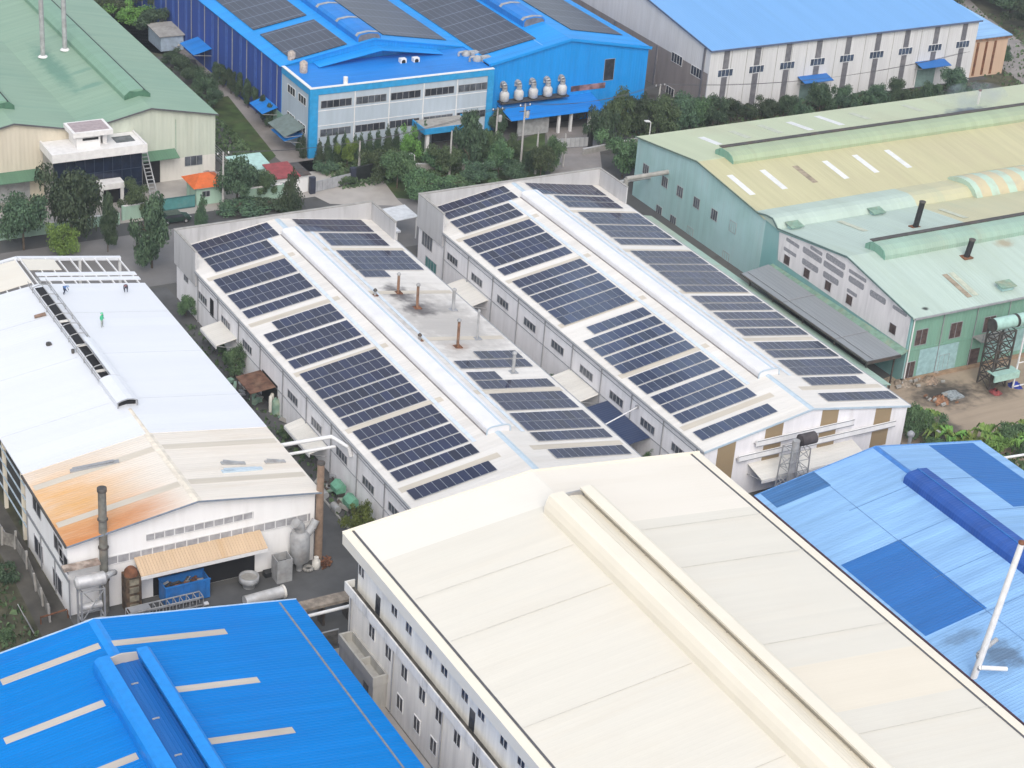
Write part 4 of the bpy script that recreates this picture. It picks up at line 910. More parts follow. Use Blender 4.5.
# front wall of the annex
fy = 160.0
for px, py in [(921,337),(955.5,330),(989,324)]:
    p = ay(px, py, fy); win(G, 'Y', fy, p[0], p[2], 1.9, 2.2, fm=M['trim'], pm=M['brownsh'], bars=1)
for px, py in [(909,369.5),(943,362)]:
    p = ay(px, py, fy); win(G, 'Y', fy, p[0], p[2]-.1, 1.6, 2.4, fm=M['trim'], pm=M['brownsh'], bars=1)
p = ay(973, 357, fy); door(G, 'Y', fy, p[0], 1.7, 2.6, M['brownsh'])
mb = MB(); mb.box(155.0,161.2,fy-.05,fy-.003,.5,4.1); mb.build('pale_panel', mat('pale_teal_panel', (.32,.50,.52), .6, dirt=(.25,.38,.38), dirt_amt=.4), G)
mb = MB(); mb.box(166,186,fy-.05,fy-.003,1.0,6.3); mb.build('pale_panel', mat('pale_mint_panel', (.30,.48,.47), .6, dirt=(.25,.38,.38), dirt_amt=.4), G)
mb = MB(); mb.box(153,200,fy-.08,fy-.003,4.2,4.35); mb.build('wall_rail', M['green_wall'], G)
mb = MB(); mb.box(152.8,245,fy-.6,fy-.42,8.75,8.95); mb.build('gutter', M['trim'], G)
for x in (157.9, 163.3, 168.6, 173.9): mb = MB(); mb.tube((x,fy-.1,.3),(x,fy-.1,8.7),.06,n=6); mb.build('downpipe', M['trim'], G)
mb = MB(); mb.tube((153.1,fy-.15,0),(153.1,fy-.15,8.7),.1,n=6); mb.build('downpipe', M['wframe'], G)
mb = MB(); mb.box(152.9,182,fy-.35,fy-.003,0,.45); mb.build('plinth', mat('orange_plinth', (.34,.24,.16), .9, dirt=(.2,.16,.12), dirt_amt=.6), G)
mb = MB(); mb.box(163.3,168.0,fy-1.8,fy-.003,4.36,4.5)
mb.build('balcony', M['conc'], G)
mb = MB()
for z in (4.9, 5.4): mb.bar((163.3,fy-1.8,z),(168,fy-1.8,z),.06)
for x in (163.3, 164.8, 166.4, 168): mb.bar((x,fy-1.8,4.4),(x,fy-1.8,5.4),.06)
mb.build('railing', M['trim'], G)
# stacks, cowls, ducts of the green factory
def ridge_hit(px, py, ym, zr, s, sg): d = ray(px, py); t = (zr+s*sg*ym-CAM_H)/(d[2]+s*sg*d[1]); return O3+d*t
for (px, py, qx, qy, sg, lab) in [(915,228,921,203,1,'black chimney pipe behind the mint ridge vent'),(966,258,971,241,-1,'black chimney pipe in front of the mint ridge vent')]:
    p = ridge_hit(px, py, 173.2, 11.2, .16, sg); t = thing('chimney_pipe', lab, 'chimney', p, None)
    h = ax(qx, qy, p[0])[2]-p[2]; mb = MB(); mb.tube((p[0],p[1],p[2]-.1),(p[0]+.5,p[1],p[2]+h),.38,n=12); mb.build('pipe', M['black'], t)
    mb = MB(); mb.lathe((p[0]+.5,p[1],p[2]+h), [(.44,-.1),(.44,.06),(.3,.1)], 12); mb.build('rim', M['dsteel'], t)
    mb = MB(); mb.box(p[0]-.7,p[0]+.7,p[1]-.6,p[1]+.6,p[2]+.05,p[2]+.22); mb.build('base_plate', M['rust'], t)
for (px, py, sg, sz, lab) in [(794,229,1,1.3,'small mint roof cowl nearest the peeling white gable'),(876,215,1,1.3,'small mint roof cowl on the valley side of the mint roof'),(1005,289,-1,1.5,'small mint roof cowl near the eave above the green wall')]:
    p = ridge_hit(px, py, 173.2, 11.2, .16, sg); t = thing('roof_cowl', lab, 'roof vent', p)
    mb = MB(); mb.box(p[0]-sz*.6,p[0]+sz*.6,p[1]-.5,p[1]+.5,p[2],p[2]+.55); mb.build('housing', M['mint_wall'], t)
    mb = MB(); mb.slab([(p[0]-sz*.8,p[1]-.8,p[2]+.6),(p[0]+sz*.8,p[1]-.8,p[2]+.6),(p[0]+sz*.8,p[1]+.8,p[2]+.85),(p[0]-sz*.8,p[1]+.8,p[2]+.85)], .08); mb.build('hood', M['mint_dark'], t)
p = ridge_hit(977.5, 105, 207.2, 11.0, sN, 1); t = thing('chimney_pipe', 'thin pale pipe beside the sooty patch on the yellow-green roof', 'chimney', p)
mb = MB(); mb.tube(p, (p[0],p[1],p[2]+2.4), .2, n=10); mb.build('pipe', M['awn'], t); mb = MB(); mb.lathe((p[0],p[1],p[2]+2.4), [(.26,-.1),(.26,.1)], 10); mb.build('rim', M['rust'], t)
for (a, b, r, lab) in [((650,177),(628,185),.28,'long'),((668,172),(640,199),.35,'short')][:2]:
    p = ax(*a, GX0); mb = MB()
    L = 6.0 if lab == 'long' else 7.0
    y = p[1]; z = p[2]
    mb.path([(GX0,y,z),(GX0-L,y,z-.1),(GX0-L,y,z-(1.2 if lab == 'long' else 3.2))], r, 8); mb.build('wall_duct', M['steel'] if lab == 'long' else M['conc'], G)
# ================================================================== WHITE FACTORY WITH A LIGHT BLUE ROOF (far right)
T0, T1, Ty, Te, Tr, TyR = 182.3, 238.8, 247.4, 11.0, 14.8, 275.5
TR = thing('light_blue_factory', 'white factory with a plain light blue roof and dark wall strips, far back right', 'factory building', (210, 262, 0))
M['tr_wall'] = wall_mat('off_white_cladding', (.64,.64,.65), .5, dirt=(.40,.38,.36), dirt_amt=.3)
mb = MB(); mb.box(T0, T1, Ty, Ty+.2, 0, Te); mb.prism([(Ty+.2,7.0),(303.4,7.0),(303.4,Te),(TyR,Tr),(Ty+.2,Te)], 'X', T0, T0+.2); mb.prism([(Ty+.2,0),(303.4,0),(303.4,Te),(TyR,Tr),(Ty+.2,Te)], 'X', T1-.2, T1); mb.build('wall', M['tr_wall'], TR)
mb = MB(); mb.box(T0+.02, T0+.18, Ty+.2, 303.4, 0, 6.98); mb.build('lower_wall', wall_mat('dirty_grey_blockwork', (.26,.23,.22), dirt=(.14,.12,.11), dirt_amt=.6), TR)
mb = MB(); zo = .16
mb.prism([(Ty-.4,Te+.1),(TyR,Tr+zo),(303.8,Te+.1),(303.8,Te-.02),(TyR,Tr),(Ty-.4,Te-.02)], 'X', T0-.3, T1+.3); mb.build('roof', roof_mat('light_blue_sheet', (.145,.34,.64), 'Y', rib=.5, bump=.3, streak=.05, dirt=(.18,.38,.66), dirt_amt=.3, seam=.02), TR)
mb = MB(); mb.box(T0-.3, T1+.3, Ty-.6, Ty-.41, Te-.15, Te+.1); mb.build('gutter', mat('slate_blue_gutter', (.10,.13,.22), .6), TR)
mb = MB(); mb.bar((T0-.32,Ty-.4,Te), (T0-.32,TyR,Tr+.08), .1, .28); mb.build('verge_trim', mat('slate_blue_trim', (.10,.14,.24), .6), TR)
pv = ridge_hit(692, 2, TyR, Tr, .135, -1)
mb = MB(); mb.box(pv[0]-1, pv[0]+40, TyR-3.2, TyR+3.2, Tr-.2, Tr+1.2); mb.build('ridge_vent', M['db_roof'], TR)
for px, py in [(727.5,51),(759,46),(790,42),(820.5,38),(850,34.5),(880,30.5),(909,27),(938.7,23),(966.7,19.5)]:
    p = ay(px, py, Ty); x = p[0]
    for z0, z1 in ((7.6,10.7),(.8,6.2)):
        mb = MB(); mb.box(x-.55, x+.55, Ty-.06, Ty-.003, z0, z1); mb.build('translucent_strip', M['slate'], TR)
    win(TR, 'Y', Ty, x+.1, 6.9, 3.0, 1.25, fm=M['wframe'], pm=M['bpane'], bars=3)
    mb = MB(); mb.box(x-1.6, x+1.8, Ty-.5, Ty-.08, 7.57, 7.66)
for x in np.arange(T0+4.2, T1-1, 3.05):
    mb = MB(); mb.box(x-.04, x+.04, Ty-.03, Ty-.003, .4, 10.8); mb.build('panel_joint', M['conc'], TR)
for a, b in (((797,81),(826,76)), ((915,63),(944,58.5))):
    p, q = ay(*a, Ty), ay(*b, Ty); x0, x1 = p[0], q[0]; 
    canopy(TR, Ty, x0, x1, 4.7, 2.2, plane='Y', m=M['db_roof'], drop=.5, fascia=False)
    mb = MB(); mb.box(x0+.8, x1-1.6, Ty-.07, Ty-.003, .05, 4.0); mb.build('roller_door', mat('grey_green_door', (.20,.30,.28), .6), TR)
for px, py in [(677,59),(696.5,72)]:
    p = ax(px, py, T0); win(TR, 'X', T0, p[1], p[2], 3.2, 1.6, fm=M['wframe'], pm=M['pane'], bars=3)
p = ax(670, 91, T0); win(TR, 'X', T0, p[1], p[2], 2.4, 1.4, fm=M['wframe'], pm=M['pane'], bars=2)
for y in (249.0, 262.5, 276.0): mb = MB(); mb.box(T0-.2, T0+.01, y-.2, y+.2, 0, 6.9 if y > 250 else 10.9); mb.build('pilaster', M['slate'], TR)
PA = thing('peach_annex', 'peach annex with dark vertical slots and a blue roof beside the white factory', 'annex', (244, 250, 0))
mb = MB(); mb.box(T1+.01, 247.5, 248.5, 262, 0, 7.2); mb.build('wall', wall_mat('peach_render', (.56,.40,.29), dirt=(.35,.26,.2), dirt_amt=.3), PA)
for x in (240.6, 242.6, 244.6): mb = MB(); mb.box(x-.25, x+.25, 248.4, 248.497, .3, 6.4); mb.build('slot_window', M['rust'], PA)
mb = MB(); mb.slab([(T1+.02,248.1,7.3),(248,248.1,7.3),(248,263,8.4),(T1+.02,263,8.4)], .15); mb.build('roof', M['pb_roof'], PA)
mb = MB(); mb.box(T1+.02, 247.9, 248.2, 248.45, 6.7, 7.1); mb.build('fascia', M['rustpipe'], PA)
# ================================================================== BLUE FACTORY WITH AN OFFICE FRONT (back)
M['tb_roof'] = roof_mat('strong_blue_sheet', (.004,.28,.74), 'X', rib=.5, bump=.3, streak=.12, dirt=(.02,.12,.40), dirt_amt=.4)
M['tb_roof2'] = roof_mat('deep_strong_blue_sheet', (.006,.20,.62), 'X', rib=.5, bump=.4, streak=.12, dirt=(.02,.07,.26), dirt_amt=.5)
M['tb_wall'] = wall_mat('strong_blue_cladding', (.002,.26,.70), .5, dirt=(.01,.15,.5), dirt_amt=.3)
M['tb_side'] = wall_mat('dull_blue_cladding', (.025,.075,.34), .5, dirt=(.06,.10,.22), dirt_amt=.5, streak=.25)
TB = thing('blue_factory', 'bright blue twin-gabled factory with solar arrays and a grey office front, at the back', 'factory building', (143, 270, 0))
L0, LV, L1, LM, RM, LE, LR = 113.6, 144.2, 173.4, 128.9, 158.5, 10.8, 13.5
mb = MB(); yb = 330
mb.prism([(L0,0),(LV,0),(LV,LE),(LM,LR),(L0,LE)], 'Y', 261.2, 261.4); mb.prism([(LV+.01,0),(L1,0),(L1,LE),(RM,LR),(LV+.01,LE)], 'Y', 252.2, 252.4); mb.box(L1-.2,L1,252.4,yb,0,LE-.003); mb.build('wall', M['tb_wall'], TB)
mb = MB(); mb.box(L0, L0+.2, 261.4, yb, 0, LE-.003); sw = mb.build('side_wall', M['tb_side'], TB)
mb = MB()
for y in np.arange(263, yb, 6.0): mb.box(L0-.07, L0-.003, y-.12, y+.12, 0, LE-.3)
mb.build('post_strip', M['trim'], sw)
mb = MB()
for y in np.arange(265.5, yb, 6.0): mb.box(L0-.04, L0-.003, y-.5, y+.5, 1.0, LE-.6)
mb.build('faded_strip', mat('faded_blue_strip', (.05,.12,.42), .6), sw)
mb = MB(); mb.prism([(L0-.4,LE+.06),(LM,LR+.16),(LV,LE+.2),(LV,LE),(LM,LR),(L0-.4,LE-.08)], 'Y', 261.0, yb); mb.build('roof', M['tb_roof'], TB)
mb = MB(); mb.prism([(LV+.001,LE+.2),(RM,LR+.16),(L1+.4,LE+.06),(L1+.4,LE-.08),(RM,LR),(LV+.001,LE)], 'Y', 251.9, yb); mb.build('roof', M['tb_roof'], TB)
for xm_, y0 in ((LM-.8, 259.4+2.2), (RM-1.5, 261.2)):
    pr = [(xm_-2.0,LR-.5),(xm_-2.0,LR+.45),(xm_-1.6,LR+.85),(xm_,LR+1.05),(xm_+1.6,LR+.85),(xm_+2.0,LR+.45),(xm_+2.0,LR-.5)]
    mb = MB(); mb.prism(pr, 'Y', y0, yb); vo = mb.build('ridge_vent', M['tb_roof2'], TB)
    mb = MB(); mb.prism([(xm_+(u-xm_)*.9, z-.12) for u, z in pr], 'Y', y0-.06, y0-.002); mb.build('vent_end', M['slate'], vo)
    mb = MB()
    for y in (y0+.2, y0+7.5, y0+15): 
        for (a, b), (c, d) in zip(pr[1:-2], pr[2:-1]): mb.slab([(a,y,b+.06),(c,y,d+.06),(c,y+.7,d+.06),(a,y+.7,b+.06)], .03)
    mb.build('vent_band', M['steel'], vo)
mb = MB(); mb.box(LM-5.0, LM-4.3, 262, yb, LR-.95, LR-.78); mb.build('walkway', mat('pale_blue_walkway', (.25,.45,.75), .5), TB)
mb = MB(); mb.box(RM-4.6, RM-3.9, 253, yb, LR-.85, LR-.68); mb.build('walkway', mat('pale_blue_gangway', (.35,.55,.80), .5), TB)
for a, za, b, zb in ((LV,LE+.15,RM,LR+.14),(RM,LR+.14,L1+.4,LE)):
    mb = MB(); mb.bar((a,251.85,za),(b,251.85,zb),.12,.45); mb.build('verge_trim', M['tb_roof'], TB)
gm2, gn2, gb2 = base_mat('solar_grid_glass', .3, 0, .5)
P, X, Y, Z = posxyz(gn2)
fx = math_n(gn2, 'LESS_THAN', math_n(gn2, 'FRACT', math_n(gn2, 'DIVIDE', X, 1.02)), .055); fy_ = math_n(gn2, 'LESS_THAN', math_n(gn2, 'FRACT', math_n(gn2, 'DIVIDE', Y, 2.04)), .045)
fx2 = math_n(gn2, 'LESS_THAN', math_n(gn2, 'FRACT', math_n(gn2, 'DIVIDE', Y, 4.08)), .05)
c = mixc(gn2, ramp(gn2, noise(gn2, P, .2, 3), .3, .7), (.012,.018,.036), (.020,.028,.052))
c = mixc(gn2, math_n(gn2, 'MULTIPLY', math_n(gn2, 'MAXIMUM', fx, fx2), .7), c, (.16,.20,.28)); gn2.links.new(c, gb2.inputs['Base Color'])
def array(xm_, zr, s, sg, xa, xb, y0, y1, lab):
    t = thing('solar_array', lab, 'solar panels', (xm_+sg*(xa+xb)/2, (y0+y1)/2, zr-s*(xa+xb)/2), None)
    slope_strip(t, 'panel_field', gm2, xm_, zr, s, sg, xa, xb, y0, y1, .3, .06)
    mb = MB()
    for d in (xa+.3, (xa+xb)/2, xb-.3): mb.bar((xm_+sg*d,y0,zr-s*d+.2),(xm_+sg*d,y1,zr-s*d+.2),.08,.08)
    mb.build('rail', M['steel'], t)
    return t
sl_, sr_ = 2.7/15.3, 2.7/14.6
array(LM, LR, sl_, -1, 4.4, 13.5, 261.8, 274.2, 'nearer small dark solar array on the left slope of the blue factory')
array(LM, LR, sl_, -1, 4.6, 13.6, 276.6, 320, 'farther dark solar array on the left slope, cut off by the picture top')
array(LM, LR, sl_, 1, 2.4, 13.6, 263.4, 320, 'dull grey solar array on the inner slope beside the left blue ridge vent')
array(RM, LR, sr_, -1, 4.2, 13.7, 255.8, 320, 'large gridded solar array in the middle of the blue factory roof')
array(RM, LR, sr_, 1, 3.3, 13.2, 257.6, 320, 'grey solar array on the right outer slope of the blue factory')
# office front
OX0, OX1, OY, OZ = 113.6, 144.15, 250.6, 10.9
M['off_wall'] = wall_mat('pale_blue_grey_cladding', (.42,.49,.56), dirt=(.3,.33,.36), dirt_amt=.3)
M['cyan'] = mat('cyan_fascia', (.02,.30,.62), .5, var=.08, dirt=(.1,.3,.5), dirt_amt=.3)
mb = MB(); mb.box(OX0, OX1, OY, OY+.2, 0, OZ-1.1); mb.box(OX0, OX0+.2, OY+.2, 261.19, 0, OZ-1.1); of = mb.build('office_wall', M['off_wall'], TB)
mb = MB(); mb.box(OX0-.15, OX1, OY-.15, OY+.3, OZ-1.099, OZ-.1); mb.box(OX0-.15, OX0+.3, OY+.301, 261.0, OZ-1.099, OZ-.1); mb.box(OX0-.16, OX0+1.2, OY-.16, OY+.4, 0, OZ-1.1); mb.box(OX1-1.0, OX1+.05, OY-.16, OY+.1, 0, OZ-1.1); mb.build('cyan_band', M['cyan'], of)
mb = MB(); mb.box(OX0-.2, OX1, OY-.2, OY+.35, OZ-.099, OZ); mb.box(OX0-.2, OX0+.35, OY+.351, 261.0, OZ-.099, OZ); mb.build('coping', M['wframe'], of)
mb = MB(); mb.slab([(OX0+.35,OY+.36,OZ-.35),(OX1,OY+.36,OZ-.35),(OX1,260.8,OZ-.05),(OX0+.35,260.8,OZ-.05)], .15); mb.build('office_roof', M['tb_roof2'], of)
mb = MB(); mb.prism([(118.5,OZ+.1),(129.0,OZ+1.75),(139.5,OZ+.1),(139.5,OZ),(129.0,OZ+1.65),(118.5,OZ)], 'Y', 258.6, 261.0); mb.build('gable_hood', M['tb_roof'], of)
for row_z in (8.2, 3.75):
    for k in range(5):
        xa = OX0+1.6+k*5.72; mb = MB()
        win(of, 'Y', OY, xa+2.55, row_z, 5.0, 1.2, fm=M['steel'], pm=M['pane'] if (k*7+int(row_z)) % 3 else M['pane2'], bars=4)
for k in range(1, 5):
    x = OX0+1.45+k*5.72; mb = MB(); mb.box(x-.07, x+.07, OY-.08, OY-.003, 0, OZ-1.1); mb.build('pilaster', M['wframe'], of)
for z in (4.85, 7.2): mb = MB(); mb.box(OX0+1.2, OX1-1, OY-.05, OY-.003, z, z+.1); mb.build('string_course', M['wframe'], of)
for row_z in (8.2, 3.9):
    for y in (253.5, 257.5): win(of, 'X', OX0, y, row_z, 2.8, 1.3, fm=M['wframe'], bars=2)
# entrance slab
mb = MB(); mb.box(130.6, 138.6, OY-4.3, OY-.2, 3.4, 4.0); es = mb.build('entrance_canopy', M['conc'], of)
mb = MB(); mb.box(130.4, 138.8, OY-4.5, OY-4.31, 3.3, 4.2); mb.box(130.4, 130.59, OY-4.3, OY-.2, 3.3, 4.2); mb.box(138.61, 138.8, OY-4.3, OY-.2, 3.3, 4.2); mb.build('cyan_edge', M['cyan'], es)
for x in (131.2, 138.0): mb = MB(); mb.box(x-.25, x+.25, OY-4.1, OY-3.6, 0, 3.39); mb.build('column', M['wframe'], es)
mb = MB(); mb.box(134, 138, OY-.06, OY-.003, .05, 2.6); mb.build('entrance_door', M['pane'], of)
# right hall front: dust collectors, blue awning, window, doors
fy2 = 252.2
canopy(TB, fy2, 146.0, 163.2, 4.3, 5.0, plane='Y', m=M['tb_roof2'], drop=1.0, fascia=False)
mb = MB(); mb.box(146.6, 161.5, fy2-.06, fy2-.003, 0, 3.4); mb.build('loading_front', M['dark'], TB)
mb = MB(); mb.box(148.0, 153.6, fy2-3.6, fy2-3.4, 0, 2.6); mb.build('shutter', M['steel'], TB)
for x in (155.0, 157.2, 160.7): mb = MB(); mb.box(x-.2, x+.2, fy2-4.4, fy2-4.0, 0, 3.3); mb.build('awning_post', M['wframe'], TB)
p = ay(609, 69.5, fy2); win(TB, 'Y', fy2, p[0], p[2], 1.9, 3.6, fm=M['trim'], pm=M['pane'], bars=0)
p = ay(588, 87, fy2); mb = MB(); mb.box(p[0]-3.2, p[0]+3.2, fy2-.06, fy2-.003, p[2]-.45, p[2]+.45); mb.build('clerestory', mat('pink_shutter', (.34,.20,.22), .6, var=.4, scale=.8), TB)
a = ay(503, 96, fy2)
mb = MB(); mb.box(146.0, 158.2, fy2-1.6, fy2-.003, 4.75, 4.9); mb.build('fan_platform', M['dsteel'], TB)
cy = None
for i, (px, py) in enumerate([(504.5,94),(519,92),(533.5,89.5),(548,87.5),(562.5,85.5)]):
    p = ay(px, py, fy2-.9); t = thing('dust_collector', 'white gooseneck dust collector on the blue wall', 'ventilator', (p[0], p[1], 4.9), 'row of dust collectors on the blue wall')
    t['label'] = ['leftmost white gooseneck fan on the blue wall, nearest the office','second white gooseneck fan from the office on the blue wall','middle white gooseneck fan of the five on the blue wall','second white gooseneck fan from the right on the blue wall','rightmost white gooseneck fan, beside the pink clerestory'][i]
    x, y = p[0], p[1]
    mb = MB(); mb.lathe((x,y,4.92), [(.35,0),(.75,.25),(.75,1.35),(.45,1.75)], 14); mb.build('drum', mat('dull_white_drum', (.55,.55,.54), .6, var=.1, dirt=(.35,.33,.3), dirt_amt=.4) if i == 0 else bpy.data.materials['dull_white_drum'], t)
    mb = MB(); pts = [(x,y,6.6),(x,y,7.2)]+[(x-.0, y+.5-.5*math.cos(k*PI/6), 7.2+.5*math.sin(k*PI/6)) for k in range(1, 7)]+[(x,y+.86,6.9)]; mb.path(pts, .42, 10); mb.build('gooseneck', M['steel'], t)
# water tanks and boxes on the office roof
for (px, py, lab, k) in [(291.5,62,'upright steel tank at the left roof corner of the office','a'),(303.5,72,'second upright steel tank behind the cyan corner of the office','a'),(345.5,84,'slim white standpipe on the deep blue office roof','b'),(466,55,'jumble of steel air units at the right end of the office roof','c'),(477,60,'small steel air unit at the right roof corner of the office','c'),(402.5,62,'left white box fan on the small blue gable','d'),(415.5,61,'right white box fan on the small blue gable','d')]:
    p = az(px, py, OZ-.1); x, y, z = p
    t = thing({'a':'water_tank','b':'standpipe','c':'air_unit','d':'box_fan'}[k], lab, {'a':'tank','b':'pipe','c':'air conditioner','d':'fan'}[k], (x, y, z))
    if k == 'a':
        mb = MB(); mb.lathe((x,y,z-.2), [(.55,0),(.6,.3),(.6,1.7),(.2,2.0)], 14); mb.build('tank', mat('buff_tank', (.46,.40,.36), .7, var=.2, scale=3), t); mb = MB(); mb.box(x-.8,x+.8,y-.7,y+.7,z-.35,z-.18); mb.build('base', M['rust'], t)
    elif k == 'b':
        mb = MB(); mb.tube((x,y,z-.3),(x,y,z+1.1),.35,n=10); mb.build('pipe', M['wframe'], t); mb = MB(); mb.box(x-.9,x-.3,y-.2,y+.2,z-.3,z-.1); mb.build('foot', M['steel'], t)
    elif k == 'c':
        mb = MB(); mb.lathe((x,y,z-.3), [(.6,0),(.7,.3),(.7,.7),(.3,1.0)], 12); mb.build('drum', M['steel'], t); mb = MB(); mb.box(x+.6,x+2.2,y-.6,y+.5,z-.3,z+.5); mb.build('casing', M['steel'], t); mb = MB(); mb.path([(x-.5,y,z+.6),(x-1.3,y,z+.5),(x-1.3,y,z-.2)], .18, 8); mb.build('hose', M['steel'], t)
    else:
        mb = MB(); mb.box(x-.5,x+.5,y-.4,y+.4,z-.3,z+.6); mb.build('casing', M['wframe'], t); mb = MB(); mb.tube((x,y-.42,z+.15),(x,y-.405,z+.15),.34,n=14); mb.build('fan_grille', M['dark'], t)
# side canopies of the blue factory
def px_canopy(X, a, b, z, d, m): p, q = ax(*a, X), ax(*b, X); return canopy(TB, X, min(p[1],q[1]), max(p[1],q[1]), z, d, m=m, drop=.8, fascia=False)
px_canopy(L0, (198,38), (212,48), 4.2, 3.2, M['tb_roof2'])
px_canopy(L0, (265,92), (278,104), 3.8, 2.6, M['tb_roof2'])
canopy(TB, L0, 252.2, 258.4, 4.3, 3.4, m=mat('grey_green_sheet', (.16,.21,.20), .7, dirt=(.1,.12,.11), dirt_amt=.5), drop=1.1, fascia=False)
canopy(TB, L0, 252.6, 257.6, 2.9, 3.2, m=M['tb_roof2'], drop=.5, fascia=False)
mb = MB(); mb.box(L0-.06, L0-.003, 258.5, 266, 0, 3.3); mb.build('green_door', mat('pale_green_door', (.22,.38,.30), .6), TB)
# ================================================================== GREEN FACTORY (top left)
GL0, GL1, GLy, GLe, GLr, GLV, GLm1, GLm2 = 59.4, 98.15, 249.0, 9.3, 11.3, 78.8, 88.5, 69.1
SEA = (.24,.36,.265)
g_st = [(82,272,2.0,14,(.08,.20,.15),.7),(84,262,3.5,1.0,(.09,.22,.17),.6),(84.5,268,3.5,.8,(.09,.22,.17),.5)]
M['gl_roof'] = roof_mat('sea_green_sheet', SEA, 'X', rib=.5, bump=.35, streak=.12, dirt=(.13,.26,.20), dirt_amt=.5, seam=.03, stains=g_st)
M['gl_wall'] = wall_mat('greenish_cream_cladding', (.50,.54,.46), .6, dirt=(.30,.36,.30), dirt_amt=.45, lower=(3.3,(.62,.60,.56)))
GL = thing('sea_green_factory', 'big factory with a faded sea-green double roof and pale ribbed gables, top left', 'factory building', (80, 270, 0))
yb = 345
mb = MB(); mb.prism([(GLV+.01,0),(GL1,0),(GL1,GLe),(GLm1,GLr),(GLV+.01,GLe)], 'Y', GLy, GLy+.2); mb.box(GL1-.2,GL1,GLy+.2,yb,0,GLe-.003); mb.build('wall', M['gl_wall'], GL)
mb = MB(); mb.prism([(GL0-20,0),(GLV,0),(GLV,GLe),(GLm2,GLr),(GL0,GLe),(GL0-20,GLe)], 'Y', GLy, GLy+.2); mb.build('cream_gable', wall_mat('cream_cladding', (.60,.55,.45), .6, dirt=(.45,.42,.35), dirt_amt=.3), GL)
for c0, cm, c1 in ((GLV,GLm1,GL1),(GL0,GLm2,GLV)):
    oa, ob = (.3 if c0 == GL0 else 0), (.3 if c1 == GL1 else 0)
    mb = MB(); mb.prism([(c0-oa,GLe+.1),(cm,GLr+.15),(c1+ob,GLe+.1),(c1+ob,GLe-.05),(cm,GLr),(c0-oa,GLe-.05)], 'Y', GLy-.5, yb); mb.build('roof', M['gl_roof'], GL)
    for a, za, b, zb in ((c0-oa,GLe+.05,cm,GLr+.1),(cm,GLr+.1,c1+ob,GLe+.05)): mb = MB(); mb.bar((a,GLy-.55,za),(b,GLy-.55,zb),.1,.2); mb.build('verge_trim', M['gutter'], GL)
for cm, y0 in ((GLm1-.2, 253.8), (GLm2, 254.8)):
    pr = [(cm-1.9,GLr-.3),(cm-1.9,GLr+.35),(cm-1.1,GLr+1.0),(cm,GLr+1.15),(cm+.9,GLr+1.1),(cm+.9,GLr-.1)]
    mb = MB(); mb.prism(pr, 'Y', y0, yb); vo = mb.build('ridge_vent', roof_mat('green_hood_sheet', (.20,.34,.25), 'X', rib=.5, dirt=(.10,.2,.15), dirt_amt=.4), GL)
    mb = MB(); mb.prism([(cm-1.9,GLr-.3),(cm-1.9,GLr+.35),(cm-1.1,GLr+.95),(cm,GLr+.8),(cm+1.2,GLr+.95),(cm+1.9,GLr+.35),(cm+1.9,GLr-.3)], 'Y', y0-.1, y0-.003); mb.build('vent_end', M['green_dark'], vo)
    mb = MB(); mb.box(cm+.91, cm+1.2, y0+.1, yb, GLr+.1, GLr+.95); mb.build('vent_gap', M['dark'], vo)
    mb = MB(); mb.prism([(cm+1.21,GLr-.2),(cm+1.21,GLr+.9),(cm+1.9,GLr+.35),(cm+1.9,GLr-.3)], 'Y', y0, yb); mb.build('vent_flank', M['gl_roof'], vo)
for (px, py, qx, qy, lab) in [(43,57,39,-30,'left of two tall steel stacks rising from the sea-green roof'),(65,50,60,-35,'right of two tall steel stacks rising from the sea-green roof')]:
    p = on_b(px, py, GLm1, GLr+.15, (GLr-GLe)/9.7, -1); t = thing('steel_stack', lab, 'chimney', p)
    h = ax(qx, qy, p[0])[2]-p[2]; mb = MB(); mb.tube(p, (p[0],p[1],p[2]+h), .36, n=14); mb.build('stack', M['steel'], t); mb = MB(); mb.lathe(p, [(.75,.02),(.6,.2),(.38,.3)], 14); mb.build('collar', M['wframe'], t)
# office block with dark glass on the green factory
OB = thing('glass_office', 'small office block with dark glass wall, white flat roof and white stair house', 'office', (79, 246, 0))
mb = MB(); mb.box(73.0, 85.7, 244.7, 248.95, 0, 7.2); mb.build('wall', M['conc'], OB)
mb = MB(); mb.box(73.1, 85.6, 244.55, 244.697, .3, 7.15); gw = mb.build('glass_wall', mat('navy_glass', (.012,.02,.045), .15, var=.2), OB)
mb = MB()
for x in np.arange(74.9, 85.2, 1.3): mb.box(x-.03, x+.03, 244.5, 244.549, .3, 7.15)
for z in (2.4, 4.6): mb.box(73.1, 85.6, 244.51, 244.549, z-.03, z+.03)
mb.build('mullion', mat('navy_mullion', (.03,.045,.08), .5), gw)
M['wconc'] = mat('white_concrete', (.74,.73,.72), .8, var=.06, dirt=(.5,.48,.46), dirt_amt=.35)
mb = MB(); mb.box(72.6, 86.0, 243.3, 248.95, 7.203, 8.2); mb.box(72.6, 86.0, 243.3, 243.55, 8.2, 8.4); mb.box(72.6, 72.85, 243.55, 248.95, 8.2, 8.4); mb.box(85.75, 86.0, 243.55, 248.95, 8.2, 8.4); mb.build('roof_slab', M['wconc'], OB)
mb = MB(); mb.box(76.6, 79.9, 245.0, 248.6, 8.2, 9.9); mb.box(80.5, 81.1, 245.8, 248.4, 8.2, 9.9); ph = mb.build('stair_house', M['wconc'], OB)
mb = MB(); mb.box(76.0, 81.6, 244.6, 248.9, 9.903, 10.6); mb.build('stair_roof', M['wconc'], ph)
mb = MB(); mb.box(76.4, 81.2, 245.0, 248.5, 10.603, 10.65); mb.build('roof_gravel', mat('pinkish_gravel', (.38,.32,.33), .95), ph)
